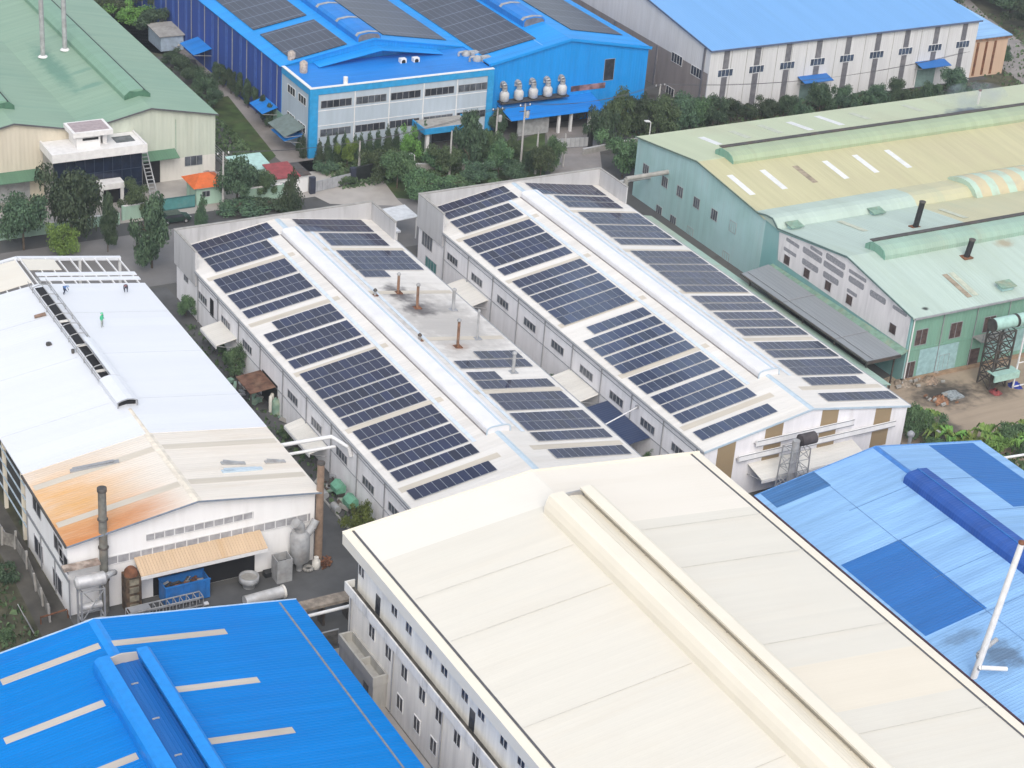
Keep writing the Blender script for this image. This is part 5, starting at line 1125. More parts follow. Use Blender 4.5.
mb = MB(); mb.box(77.4, 79.6, 244.9, 244.997, 9.3, 9.6); mb.build('vent_slot', M['dark'], ph)
mb = MB(); mb.box(82.3, 85.0, 245.4, 247.6, 8.203, 8.25); mb.build('rooflight', M['pane2'], OB)
M['green_can'] = roof_mat('dull_green_sheet', (.10,.20,.13), 'Y', rib=.4, dirt=(.07,.14,.1), dirt_amt=.4)
# canopies, door and window on the green factory front
canopy(GL, GLy, 86.2, 92.0, 4.9, 2.2, plane='Y', m=M['green_can'], drop=.6, fascia=False)
canopy(GL, GLy, 58.0, 72.5, 4.4, 2.6, plane='Y', m=M['green_can'], drop=.6, fascia=False)
mb = MB(); mb.box(86.8, 89.8, GLy-.05, GLy-.003, 0, 3.5); mb.build('loading_door', M['dark'], GL)
mb = MB(); mb.box(66.5, 71.0, GLy-.05, GLy-.003, 0, 3.2); mb.build('roller_door', M['steel'], GL)
p = ay(193.5, 160.5, GLy); win(GL, 'Y', GLy, p[0], p[2], 2.7, 1.5, fm=M['steel'], pm=M['pane2'], bars=2)
for x in (92.2, 94.6, 96.9): mb = MB(); mb.box(x-.04, x+.04, GLy-.05, GLy-.003, 3.4, 9.2); mb.build('wall_joint', M['gl_wall'] if x > 92.2 else M['mint_dark'], GL)
# ================================================================== SMALLER THINGS
def vz(b, t):      # base pixel on the ground, pixel of the top straight above it -> position, height
    B = az(*b, 0); d = ray(*t); k = float(np.dot(d[:2], B[:2])/np.dot(d[:2], d[:2])); return B, float((O3+d*k)[2])
# ---- yard of the white factory
x, y = 48.5, 151.0
t = thing('chimney_stack', 'tall grey steel chimney at the rusty corner of the white factory', 'chimney', (x, y, 0))
mb = MB(); mb.tube((x,y,0),(x,y,13.7),.42,.38,n=16); mb.build('stack', mat('grey_stack_paint', (.20,.20,.18), .6, var=.2, dirt=(.26,.18,.12), dirt_amt=.4), t)
for z in (3.6, 7.2, 10.3): mb = MB(); mb.lathe((x,y,z), [(.5,0),(.5,.12),(.42,.14)], 16); mb.build('flange', M['dsteel'], t)
mb = MB(); mb.lathe((x,y,13.7), [(.46,-.3),(.46,.05),(.34,.06)], 16); mb.build('rim', M['dsteel'], t)
t = thing('tank_rig', 'silver boiler tank on a tall steel frame beside the grey chimney', 'boiler', (46.6, 149.2, 0))
for xx in (45.5, 47.7):
    for yy in (148.6, 149.8): mb = MB(); mb.bar((xx,yy,0),(xx,yy,4.4),.16); mb.build('leg', M['trim'], t)
mb = MB()
for z in (1.2, 4.35):
    for yy in (148.6, 149.8): mb.bar((45.5,yy,z),(47.7,yy,z),.12)
    for xx in (45.5, 47.7): mb.bar((xx,148.6,z),(xx,149.8,z),.12)
mb.bar((45.5,148.6,1.2),(47.7,148.6,4.3),.08); mb.bar((47.7,149.8,1.2),(45.5,149.8,4.3),.08); mb.build('frame', M['steel'], t)
M['silver'] = mat('silver_tank', (.62,.62,.62), .45, .3, var=.12, dirt=(.4,.33,.26), dirt_amt=.3)
mb = MB(); mb.tube((45.3,149.2,5.15),(47.9,149.2,5.15),.66,n=20); mb.tube((45.1,149.2,5.15),(45.3,149.2,5.15),.4,.66,n=20); mb.tube((47.9,149.2,5.15),(48.1,149.2,5.15),.66,.4,n=20); mb.build('tank', M['silver'], t)
mb = MB(); mb.tube((45.5,149.2,2.3),(47.6,149.2,2.3),.36,n=14); mb.build('lower_drum', M['silver'], t)
mb = MB(); mb.box(44.4,47.9,150.1,151.0,6.0,6.25); mb.build('roof_plate', mat('flaking_plate', (.50,.42,.36), .7, var=.3, dirt=(.22,.12,.08), dirt_amt=.7), t)
mb = MB(); mb.path([(48.1,149.2,5.2),(48.8,149.6,5.2),(49.3,150.4,4.6)], .3, 10); mb.build('flue', M['steel'], t)
t = thing('furnace', 'rust-brown furnace tower of stacked boxes beside the tank rig', 'furnace', (51, 150.4, 0))
mb = MB(); mb.box(50.2,51.7,149.7,151.1,0,4.0); mb.build('body', mat('rusty_brown_casing', (.13,.09,.06), .85, var=.4, dirt=(.24,.14,.07), dirt_amt=.7), t)
for z in (.4, 1.35, 2.3, 3.2): mb = MB(); mb.box(50.5,51.4,149.62,149.698,z,z+.62); mb.build('hatch', mat('pale_hatch', (.30,.27,.20), .8, var=.3), t)
mb = MB(); mb.lathe((50.9,150.4,4.0), [(.7,0),(.6,.5),(.3,.8)], 12); mb.build('hood', M['rust'], t)
t = thing('waste_skip', 'bright blue open skip full of scrap under the rusty awning', 'skip', (55.6, 150.4, 0))
M['skipblue'] = mat('skip_blue', (.02,.17,.50), .5, var=.12, dirt=(.06,.08,.14), dirt_amt=.3)
x0, x1, y0, y1, z1 = 53.9, 58.4, 149.2, 151.1, 2.2
mb = MB(); mb.box(x0,x1,y0,y0+.1,.15,z1); mb.box(x0,x1,y1-.1,y1,.15,z1); mb.box(x0,x0+.1,y0+.1,y1-.1,.15,z1); mb.box(x1-.1,x1,y0+.1,y1-.1,.15,z1); mb.box(x0+.1,x1-.1,y0+.1,y1-.1,.15,.3)
for k in range(6): xx = x0+.35+k*.74; mb.box(xx-.06,xx+.06,y0-.07,y0-.001,.2,z1-.1)
mb.build('body', M['skipblue'], t)
mb = MB(); mb.box(x0-.06,x1+.06,y0-.08,y0+.12,z1+.002,z1+.12); mb.box(x0-.06,x1+.06,y1-.12,y1+.06,z1+.002,z1+.12); mb.build('rim', M['skipblue'], t)
r2 = random.Random(3); mb = MB()
for k in range(60):
    a = Vector((r2.uniform(x0+.4,x1-.4), r2.uniform(y0+.35,y1-.35), r2.uniform(1.3,1.9))); dd = Vector((r2.uniform(-1,1), r2.uniform(-.8,.8), r2.uniform(-.3,.5)))*.4
    mb.bar(a-dd, a+dd, r2.uniform(.05,.3), r2.uniform(.03,.15), k % 3)
mb.box(x0+.11,x1-.11,y0+.11,y1-.11,.31,1.35)
o = mb.build('scrap', [M['dsteel'], M['rust'], M['steel']], None); tag(o, 'heap of mixed scrap filling the blue skip', 'scrap heap')
t = thing('scaffold_frame', 'grey lattice steel frame lying behind the blue roof edge', 'steel frame', (51.5, 147.5, 0))
mb = MB()
for yy in (147.9, 148.9):
    for z in (.42, 1.3): mb.bar((49.8,yy,z),(57.2,yy,z),.1)
for k in range(12):
    xx = 49.8+k*.672
    mb.bar((xx,147.9,.0),(xx,147.9,1.3),.07); mb.bar((xx,148.9,.0),(xx,148.9,1.3),.07); mb.bar((xx,147.9,1.3),(xx,148.9,1.3),.07)
mb.build('lattice', M['steel'], t)
mb = MB(); mb.slab([(50,148,1.36),(52,148,1.36),(52,148.8,1.36),(50,148.8,1.36)], .04); mb.build('mesh_cover', M['trim'], t)
t = thing('vat', 'round open grey vat standing by the dark doorway', 'vat', (62.6, 149.6, 0))
mb = MB(); mb.lathe((62.6,149.6,0), [(.6,0),(.7,.5),(1.0,.7),(1.0,1.3),(.85,1.3),(.8,.9)], 20); mb.build('bowl', M['steel'], t)
mb = MB(); mb.tube((62.6,149.6,.9),(62.6,149.6,1.05),.84,n=20); mb.build('content', M['conc'], t)
t = thing('steel_bin', 'tall square grey steel bin open at the top, beside the cylinder', 'bin', (66.0, 149.7, 0))
x0,x1,y0,y1,z1 = 65.3,66.9,148.9,150.4,2.6
mb = MB(); mb.box(x0,x1,y0,y0+.08,0,z1); mb.box(x0,x1,y1-.08,y1,0,z1); mb.box(x0,x0+.08,y0+.08,y1-.08,0,z1); mb.box(x1-.08,x1,y0+.08,y1-.08,0,z1); mb.build('shell', M['steel'], t)
mb = MB(); mb.box(x0+.08,x1-.08,y0+.08,y1-.08,.1,1.7); mb.build('filling', M['dark'], t)
t = thing('scrubber_drum', 'upright grey scrubber cylinder with bent top duct at the gable corner', 'scrubber', (68.3, 150.4, 0))
mb = MB(); mb.lathe((68.3,150.4,1.0), [(.3,-1.0),(.35,-.3),(1.0,.3),(1.0,3.2),(.6,3.6)], 18); mb.build('drum', M['steel'], t)
mb = MB(); mb.path([(68.3,150.4,4.4),(68.2,150.4,5.2),(67.7,150.3,5.7)], .55, 12); mb.path([(68.9,150.4,3.9),(69.6,150.5,4.6),(70.1,150.7,5.3)], .42, 12); mb.build('duct', M['steel'], t)
x, y = 70.6, 151.0
t = thing('brown_stack', 'slim brown chimney at the alley corner of the white factory', 'chimney', (x, y, 0))
mb = MB(); mb.tube((x,y,0),(x,y,11.6),.42,.36,n=14); mb.build('stack', mat('brown_stack_paint', (.30,.21,.15), .7, var=.15, dirt=(.16,.11,.08), dirt_amt=.5), t)
mb = MB(); mb.lathe((x,y,11.6), [(.42,-.15),(.42,.05),(.3,.06)], 14); mb.build('rim', M['dsteel'], t)
t = thing('loose_pipe', 'big silver pipe section lying on the dark yard', 'pipe', (63.2, 146.6, 0))
mb = MB(); mb.tube((60.9,146.5,.62),(65.0,146.7,.62),.6,n=18); mb.build('pipe', M['silver'], t); mb = MB(); mb.tube((64.9,146.69,.62),(65.1,146.7,.62),.68,n=18); mb.build('flange', M['awn'], t)
for i, (px, py, w_, d_, h_, m, nm, lab, c) in enumerate([(249,557,1.6,1.0,1.1,'awn','crate','pale crate in the dark doorway beside the vat','crate'),(270,575,1.3,.8,.5,'black','trough','black trough on the yard beside the steel bin','trough'),(316,568,.8,.8,1.3,'awn','sack','upright tan sack at the foot of the brown chimney','sack'),(326,565,1.1,.9,.9,'rust','scrap_pile','reddish scrap pile at the alley corner','scrap pile'),(308,570,.9,.9,.5,'conc','tyre','worn pale tyre beside the tan sack','tyre'),(206,604,.5,.4,.15,'wframe','litter','white scrap of litter on the yard behind the blue roof','litter')]):
    p = az(px, py, 0); t = thing(nm, lab, c, p)
    mb = MB()
    if nm == 'tyre':
        for k in range(14):
            a, b = 2*PI*k/14, 2*PI*(k+1)/14; mb.tube((p[0]+.42*math.cos(a),p[1]+.42*math.sin(a),.2),(p[0]+.42*math.cos(b),p[1]+.42*math.sin(b),.2),.18,n=8)
    elif nm == 'scrap_pile':
        for k in range(26):
            a = Vector((p[0]+r2.uniform(-.6,.6),p[1]+r2.uniform(-.5,.5),r2.uniform(.05,.7))); dd = Vector((r2.uniform(-1,1),r2.uniform(-1,1),r2.uniform(-.3,.6)))*.45; mb.bar(a-dd,a+dd,.16,.08)
    elif nm == 'sack':
        mb.lathe((p[0],p[1],0), [(.36,0),(.44,.25),(.42,.9),(.2,1.15),(.26,1.3)], 12)
    else:
        mb.prism([(p[0]-w_/2,0),(p[0]+w_/2,0),(p[0]+w_/2*.93,h_),(p[0]-w_/2*.93,h_)], 'Y', p[1]-d_/2, p[1]+d_/2)
    mb.build({'tyre':'ring','scrap_pile':'pieces','sack':'bag'}.get(nm,'box'), M[m], t)
    if nm in ('crate',): mb = MB(); mb.box(p[0]-w_/2*.97,p[0]+w_/2*.97,p[1]-d_/2*1.04,p[1]+d_/2*1.04,h_+.002,h_+.1); mb.build('lid', M['conc'], t)
# low service bridge between the blue roof and the cream factory
t = thing('pipe_shelf', 'rough concrete shelf with a pale pipe between the blue roof and the cream factory', 'shelf', (66.5, 141, 0))
mb = MB(); mb.box(63.6,69.5,140.6,142.0,2.2,2.5); mb.build('slab', mat('earthy_concrete', (.33,.28,.23), .9, var=.25, dirt=(.2,.17,.14), dirt_amt=.6), t)
mb = MB(); mb.tube((63.4,139.9,2.2),(69.0,139.9,2.2),.17,n=10); mb.build('pipe', M['wframe'], t)
for xx in (63.9, 66.6, 69.2): mb = MB(); mb.box(xx-.12,xx+.12,140.7,141.9,0,2.19); mb.build('leg', M['dsteel'], t)
mb = MB(); mb.lathe((63.9,140.0,1.6), [(.5,0),(.6,.3),(.6,1.0),(.3,1.4)], 14); mb.build('drum', M['steel'], t)
t = thing('yard_wall', 'dark block wall closing the alley end between blue roof and cream factory', 'wall', (64, 137.4, 0))
mb = MB(); mb.box(60.8,66.5,137.3,137.5,0,1.8); mb.build('blockwork', mat('dark_blockwork', (.13,.125,.12), .95, var=.25), t)
mb = MB(); mb.tube((60.8,137.2,1.95),(66.5,137.2,1.95),.08,n=8); mb.build('rail', M['trim'], t)
# ---- left fence with leaning posts
FP = [(2,545),(15,549),(27,569),(36,591),(43,606),(50,622)]
t = thing('post_fence', 'broken pale concrete post fence along the weedy strip, far left', 'fence', tuple(az(*FP[2], 0)))
pp = [az(a, b, 0) for a, b in FP]
for a in pp: mb = MB(); mb.bar((a[0],a[1],0),(a[0]+r2.uniform(-.15,.15),a[1],2.1),.2); mb.build('post', M['conc'], t)
for a, b in zip(pp[:-1], pp[1:]):
    mb = MB(); mb.slab([(a[0]+.05,a[1],.1),(b[0]+.05,b[1],.1),(b[0]+.05,b[1],1.6),(a[0]+.05,a[1],1.6)], .05); mb.build('panel', mat('stained_fence_panel', (.24,.23,.21), .9, var=.3, dirt=(.14,.12,.1), dirt_amt=.6), t)
for px, py, lab, h in [(9,538,'grey sheet leaning against the left fence near the white factory',1.8),(31,628,'pale grey sheet leaning on the fence close to the blue roof',2.2)]:
    p = az(px, py, 0); t = thing('leaning_sheet', lab, 'sheet', p)
    mb = MB(); mb.slab([(p[0],p[1]-1.0,0),(p[0],p[1]+1.2,0),(p[0]-.8,p[1]+1.2,h),(p[0]-.8,p[1]-1.0,h)], .06); mb.build('sheet', M['steel'], t)
    mb = MB(); mb.bar((p[0],p[1]-1.0,.05),(p[0]-.8,p[1]-1.0,h),.09); mb.build('edge_bar', M['trim'], t)
p = az(55, 622, 0); t = thing('low_rail', 'orange-brown low rail at the left end of the blue roof', 'rail', p)
mb = MB(); mb.bar((p[0]-1.3,p[1],.9),(p[0]+1.3,p[1]+.3,.9),.12); mb.build('bar', M['rust'], t)
for dx in (-1.3, 1.3): mb = MB(); mb.bar((p[0]+dx,p[1]+.15,0),(p[0]+dx,p[1]+.15,.9),.1); mb.build('leg', M['rust'], t)
# ---- alley between the white factory and the sooty hall
t = thing('duct_bridge', 'pair of pale ducts crossing the alley from the white factory to the sooty hall', 'duct', (74, 163, 6))
for dy, z, r in ((0, 6.3, .22), (-.9, 5.6, .17)):
    mb = MB(); mb.path([(70.4,164.0+dy,z),(77.6,163.6+dy,z)], r, 10)
    if r > .2: mb.path([(77.6,163.6,z),(78.5,161.2,z-.2),(78.7,161.0,z-1.2)], r, 10)
    mb.build('duct', M['wframe'], t)
t = thing('rusty_shed', 'rust-brown sheet roof shed against the loading door of the sooty hall', 'shed', (77.6, 183, 0))
mb = MB(); mb.slab([(75.6,181.0,3.0),(78.7,181.0,3.3),(78.7,185.4,3.3),(75.6,185.4,3.0)], .08); mb.build('roof', mat('rust_brown_sheet', (.17,.085,.055), .85, var=.3, dirt=(.26,.17,.11), dirt_amt=.5), t)
for yy in (181.2, 185.2): mb = MB(); mb.box(75.7,75.85,yy-.07,yy+.07,0,2.95); mb.build('post', M['dsteel'], t)
for i, (px, py, rr, lab) in enumerate([(272,409,.55,'pale gas cylinder cluster below the rusty shed'),(277,413,.6,'mint-green drum below the rusty shed')]):
    p = az(px, py, 0); t = thing('drum', lab, 'drum', p)
    mb = MB()
    if i: mb.lathe(p, [(rr,0),(rr,1.5),(rr*.6,1.9)], 14)
    else:
        for dx in (-.5, 0, .5): mb.lathe((p[0]+dx*.8,p[1]+dx,0), [(.22,0),(.22,1.9),(.08,2.1)], 10)
    mb.build('body', M['mint_dark'] if i else M['awn'], t)
    mb = MB(); mb.tube((p[0],p[1],1.7+.2*i),(p[0],p[1],2.15),.09,n=8); mb.build('valve', M['dsteel'], t)
M['mgreen'] = mat('machine_green', (.16,.40,.27), .5, var=.15, dirt=(.1,.16,.12), dirt_amt=.4)
for (px, py, lab) in [(346,483,'upper green machine hood beside the sooty hall wall'),(359,497,'lower green machine hood nearer the round bush')]:
    p = az(px, py, 1.3); x = 77.4; y = p[1]; t = thing('green_machine', lab, 'machine', (x, y, 0))
    mb = MB(); mb.prism([(x-.2,.7),(x+.9,.7),(x+.9,1.5),(x+.4,1.7),(x-.2,1.2)], 'Y', y-.9, y+.7); mb.build('hood', M['mgreen'], t)
    for dy in (-1.2, 1.0): mb = MB(); mb.box(x-.1,x+.8,y+dy*.6-.08,y+dy*.6+.08,0,.69); mb.build('leg', M['dsteel'], t)
    mb = MB(); mb.tube((x-1.2,y-.4,.5),(x-1.2,y+.8,.5),.4,n=12); mb.build('motor', M['steel'], t)
t = thing('kerb', 'pale kerb line between the alley asphalt and the planted strip', 'kerb', (75.6, 160, 0))
mb = MB(); mb.box(75.9,76.1,152,176,.01,.16); mb.build('kerb_stone', M['conc'], t)
mb = MB()
for yy in np.arange(153.5, 176, 3.0): mb.box(75.88,76.12,yy,yy+.05,.01,.17)
mb.build('joint', M['dark'], t)
for (px, py, n, lab) in [(246,392,22,'clutter of dark scrap below the middle of the sooty hall wall'),(292,424,26,'clutter of dark parts in the alley by the second cream canopy'),(338,497,26,'clutter of grey machine parts in the alley beside the green machines')]:
    p = az(px, py, 0); mb = MB(); rr = random.Random(px)
    for k in range(n):
        c = Vector((p[0]+rr.uniform(-1.0,1.0), p[1]+rr.uniform(-4.0,4.0), rr.uniform(.05,.5))); dd = Vector((rr.uniform(-1,1),rr.uniform(-1,1),rr.uniform(-.2,.7)))*.5
        mb.bar(c-dd, c+dd, rr.uniform(.1,.6), rr.uniform(.08,.5), k % 4)
    o = mb.build('scrap_clutter', [M['dsteel'], M['trim'], M['mint_dark'], M['conc']]); tag(o, lab, 'scrap', None, 'stuff')
# ---- alley between the two solar halls
t = thing('blue_lean_to', 'low dull blue roof in the gap between the two solar halls', 'lean-to', (110.5, 160, 0))
mb = MB(); mb.slab([(108.6,155.5,2.6),(112.8,155.5,3.1),(112.8,164.6,3.1),(108.6,164.6,2.6)], .08); mb.build('roof', roof_mat('dull_navy_sheet', (.035,.055,.12), 'X', rib=.4, dirt=(.09,.11,.16), dirt_amt=.5), t)
for yy in (156, 164): mb = MB(); mb.box(108.7,108.85,yy-.07,yy+.07,0,2.55); mb.build('post', M['trim'], t)
t = thing('cross_pipe', 'thin pale pipe crossing between the eaves of the two solar halls', 'pipe', (109, 160, 5))
p0, p1 = ax(598,421,105.7), ax(637,411,112.8); mb = MB(); mb.tube((105.7,p0[1],5.6),(112.85,p1[1],5.4),.08,n=8); mb.build('pipe', M['wframe'], t)
mb = MB(); mb.box(112.6,112.88,p1[1]-.15,p1[1]+.15,5.2,5.6); mb.build('clamp', M['trim'], t)
t = thing('white_shed', 'small white flat-roofed shed in the gap behind the two solar halls', 'shed', (113, 220.5, 0))
mb = MB(); mb.box(108.0,111.2,216.0,221.5,0,2.9); mb.build('wall', M['white'], t); mb = MB(); mb.box(107.7,111.5,215.7,221.9,2.903,3.15); mb.build('roof', mat('pale_grey_roof', (.55,.57,.60), .6, var=.1), t)
mb = MB(); mb.box(109.0,110.2,215.92,215.997,.1,2.2); mb.build('door', M['pane2'], t)
t = thing('carport', 'white sheet carport roof beside the small white shed', 'carport', (113, 226, 0))
mb = MB(); mb.slab([(111.8,219,3.1),(115.8,219,3.3),(115.8,223.3,3.3),(111.8,223.3,3.1)], .1); mb.build('roof', mat('grey_white_sheet', (.58,.60,.62), .6, var=.1), t)
for xx in (112.0, 115.6): mb = MB(); mb.box(xx-.07,xx+.07,219.1,219.24,0,3.0); mb.build('post', M['wframe'], t)
# ---- lattice mast with drum near the second gable
x, y = 121.9, 141.3
t = thing('lattice_stack', 'grey stack in a lattice tower with a dark drum on top, before the striped gable', 'chimney', (x, y, 0))
mb = MB(); mb.tube((x-.2,y,0),(x-.2,y,8.4),.42,n=14); mb.build('stack', M['steel'], t)
mb = MB(); mb.tube((x+.3,y,8.3),(x+2.2,y,8.3),.68,n=16); mb.build('drum', mat('dark_drum', (.08,.07,.075), .7, var=.2), t)
mb = MB()
C4 = [(-1.4,-1.0),(1.4,-1.0),(1.4,1.0),(-1.4,1.0)]
for k in range(4):
    a, b = C4[k], C4[(k+1) % 4]
    mb.bar((x+a[0],y+a[1],0),(x+a[0]*.85,y+a[1]*.85,7.6),.11)
    for i in range(6):
        z0, z1 = i*1.26, (i+1)*1.26; f = lambda z: 1-.15*z/7.6
        p, q = (a, b) if i % 2 else (b, a)
        mb.bar((x+p[0]*f(z0),y+p[1]*f(z0),z0),(x+q[0]*f(z1),y+q[1]*f(z1),z1),.06); mb.bar((x+a[0]*f(z1),y+a[1]*f(z1),z1),(x+b[0]*f(z1),y+b[1]*f(z1),z1),.06)
mb.build('lattice', M['steel'], t)
x, y = 139.2, 142.6
t = thing('vent_mast', 'short grey twin vent pipe at the right corner of the striped gable', 'vent pipe', (x, y, 0))
mb = MB(); mb.tube((x,y,0),(x,y,4.6),.22,n=10); mb.build('pipe', M['steel'], t); mb = MB(); mb.lathe((x,y,4.6), [(.4,0),(.45,.3),(.2,.55)], 12); mb.build('cowl', M['trim'], t)
mb = MB(); mb.path([(x,y,3.2),(x+2.4,y-.8,2.4),(x+3.0,y-1.0,1.6)], .14, 8); mb.build('branch', M['steel'], t)
# ---- storage yard at right
t = thing('tank_tower', 'dark lattice tower carrying mint scrubber drums by the green wall', 'scrubber tower', (163.5, 155.5, 0))
mb = MB(); x0, x1, y0, y1 = 162.0, 164.6, 154.3, 156.4
for xx in (x0, x1):
    for yy in (y0, y1): mb.bar((xx,yy,0),(xx,yy,7.8),.18)
for i in range(6):
    z0, z1 = i*1.3, (i+1)*1.3
    for yy in (y0, y1): mb.bar((x0,yy,z0),(x1,yy,z1),.09); mb.bar((x1,yy,z0),(x0,yy,z1),.09); mb.bar((x0,yy,z1),(x1,yy,z1),.11)
    for xx in (x0, x1): mb.bar((xx,y0,z0),(xx,y1,z1),.09); mb.bar((xx,y0,z1),(xx,y1,z1),.11)
mb.build('lattice', M['dsteel'], t)
M['mint_tank'] = mat('mint_tank_paint', (.36,.56,.50), .4, var=.1, dirt=(.3,.4,.36), dirt_amt=.3)
for xa, xb, lab in ((161.6,165.0,'drum'),(165.4,170.5,'drum')): mb = MB(); mb.tube((xa,155.4,8.5),(xb,155.4,8.5),.8,n=20); o = mb.build('drum', M['mint_tank'], t); mb = MB(); mb.tube((xa-.12,155.4,8.5),(xa,155.4,8.5),.85,n=20); mb.tube((xb,155.4,8.5),(xb+.12,155.4,8.5),.85,n=20); mb.build('end_ring', M['dsteel'], o)
for xx in (165.5, 167.8):
    mb = MB(); mb.bar((xx-.2,153.6,0),(xx+.5,154.2,7.6),.16); mb.build('strut', M['wframe'], t)
mb = MB(); mb.box(161.6,165.6,153.2,153.4,1.6,2.4); mb.box(161.6,165.6,153.2,154.8,2.403,2.5); mb.build('mint_tray', M['mint_tank'], t)
mb = MB(); mb.bar((165.2,153.4,.3),(167.8,153.4,.3),.12); mb.bar((165.4,153.7,3.4),(168,153.7,3.4),.1); mb.build('brace', M['wframe'], t)
for (px, py, c, nm, lab, cat) in [(995,393,(.32,.07,.07),'tarpaulin','red tarpaulin bundle below the scrubber tower','tarpaulin'),(1015,386,(.03,.06,.38),'tarpaulin','dark blue tarpaulin bundle at the right picture edge','tarpaulin'),(940,401,(.36,.18,.10),'sand_heap','orange-brown heap on the oily ground','heap'),(902,384,(.40,.33,.26),'rubble_heap','pale rubble heap at the corner of the green wall','heap'),(930,381,(.36,.27,.20),'rubble_heap','orange and white rubble heap under the shuttered windows','heap'),(953,396,(.36,.40,.42),'sheet_stack','small grey sheet stack on the oily ground','sheets')]:
    p = az(px, py, 0); rr = random.Random(px); mb = MB()
    if nm == 'sheet_stack': mb.prism([(p[0]-1.1,0),(p[0]+1.1,0),(p[0]+1.1,.18),(p[0]+.2,.32),(p[0]-1.1,.2)], 'Y', p[1]-.9, p[1]+.9)
    else:
        k_ = .55 if 'tarp' in nm else .7; prof = [(1.5*k_,0),(1.2*k_,.35*k_),(.7*k_,.7*k_),(.2*k_,.95*k_)]; n = 14; base = len(mb.v)
        mb.lathe((p[0],p[1],0), prof, n); mb.v = [(v[0]+rr.uniform(-.25,.25), v[1]+rr.uniform(-.25,.25), max(0, v[2]*rr.uniform(.6,1.25))) for v in mb.v]
        if 'rubble' in nm or 'sand' in nm:
            for k in range(14): c0 = Vector((p[0]+rr.uniform(-1.8,1.8),p[1]+rr.uniform(-1.5,1.5),rr.uniform(.05,.5))); s_ = rr.uniform(.1,.3); mb.bar(c0-Vector((s_,0,0)), c0+Vector((s_,rr.uniform(-.2,.2),rr.uniform(-.1,.2))), s_, s_, k % 2)
    o = mb.build(nm, [mat(nm+'_stuff', c, .8, var=.3, scale=3, dirt=tuple(k*.5 for k in c), dirt_amt=.5), M['conc']]); tag(o, lab, cat)
t = thing('boundary_wall', 'low grey boundary wall between the striped hall and the planted strip', 'wall', (146, 147, 0))
mb = MB(); mb.bar((146.3,152.5,.9),(147.0,138.0,.9),.2,1.8); mb.build('blockwork', M['conc'], t); mb = MB(); mb.bar((146.3,152.5,1.85),(147.0,138.0,1.85),.3,.1); mb.build('coping', M['pconc'], t)
t = thing('pipe_rail', 'white bent pipe rail by the planted strip at the right edge', 'railing', (148.5, 136.5, 0))
mb = MB(); mb.path([(146.0,137.8,1.2),(148.4,137.2,2.6),(160,135.6,2.7)], .16, 8); mb.path([(146.0,137.8,1.2),(146.6,136.8,2.8),(147.2,137.0,3.0)], .14, 8); mb.build('pipe', M['wframe'], t)
for xx in (149, 154, 159): mb = MB(); mb.tube((xx,137.1-(xx-148.4)*.14,0),(xx,137.1-(xx-148.4)*.14,2.6),.09,n=8); mb.build('post', M['wframe'], t)
# ---- road side at the back: fences, gates, guard houses
M['mintfence'] = wall_mat('mint_render', (.36,.52,.42), dirt=(.22,.28,.24), dirt_amt=.5)
def fence(name, lab, x0, x1, y, h, m=None, step=4.0, cat='fence'):
    t = thing(name, lab, cat, ((x0+x1)/2, y, 0))
    mb = MB(); mb.box(x0, x1, y-.08, y+.08, 0, h); mb.build('panel', m or M['mintfence'], t)
    mb = MB(); mb.box(x0, x1, y-.14, y+.14, h+.002, h+.12); mb.build('coping', M['white'], t)
    n = max(1, int((x1-x0)/step))
    for k in range(n+1): xx = x0+(x1-x0)*k/n; mb = MB(); mb.box(xx-.15, xx+.15, y-.18, y+.18, 0, h+.1); mb.build('post', m or M['mintfence'], t)
    return t
fence('front_fence', 'mint rendered fence in front of the dark glass office', 55, 79.5, 237.0, 1.5)
fence('front_fence', 'mint wall panel left of the teal sliding gate', 80.5, 84.6, 238.0, 2.0)
fence('front_fence', 'mint wall with small tree in front, left of the red-roofed gatehouse', 97.8, 104.0, 238.2, 2.0)
t = thing('sliding_gate', 'teal sliding gate of the sea-green factory yard', 'gate', (88, 239, 0))
mb = MB(); mb.box(84.7,91.2,238.9,239.0,.1,1.9); mb.build('leaf', M['teal'], t)
mb = MB(); mb.box(84.7,91.2,238.84,238.897,1.8,1.95); mb.box(84.7,91.2,238.84,238.897,.1,.25)
mb.build('rail', mat('dark_teal', (.04,.14,.15), .6), t)
t = thing('gatehouse', 'mint gatehouse with a bright orange hipped roof', 'gatehouse', (93.4, 241, 0))
mb = MB(); mb.box(91.6,95.4,239.4,243.2,0,2.6); mb.build('wall', M['mintfence'], t)
c = (93.5,241.3); mb = MB(); a = [(91.0,238.8,2.75),(96.0,238.8,2.75),(96.0,243.8,2.75),(91.0,243.8,2.75)]; mb.add(a+[(92.9,241.3,4.0),(94.1,241.3,4.0)], [(0,1,5,4),(1,2,5),(2,3,4,5),(3,0,4),(3,2,1,0)]); mb.build('roof', mat('orange_tile', (.60,.13,.03), .7, var=.1, dirt=(.4,.12,.05), dirt_amt=.3), t)
mb = MB(); mb.box(91.2,95.8,239.0,243.6,2.603,2.74); mb.build('fascia', M['white'], t)
win(t, 'Y', 239.4, 93.0, 1.6, 1.2, .9)
t = thing('red_gatehouse', 'small gatehouse with a dull red flat roof and low parapet', 'gatehouse', (105, 241, 0))
mb = MB(); mb.box(103.4,108.3,239.0,243.2,0,2.7); mb.build('wall', M['white'], t); mb = MB(); mb.slab([(103.1,238.6,2.75),(107.0,238.6,2.75),(107.0,243.5,3.1),(103.1,243.5,3.1)], .12); mb.build('roof', mat('dull_red_sheet', (.30,.06,.065), .7, var=.15, dirt=(.2,.08,.08), dirt_amt=.4), t)
mb = MB(); mb.box(107.0,108.6,238.6,243.5,2.703,2.8); mb.build('side_roof', M['dsteel'], t)
win(t, 'Y', 239.0, 104.6, 1.5, 1.3, .9)
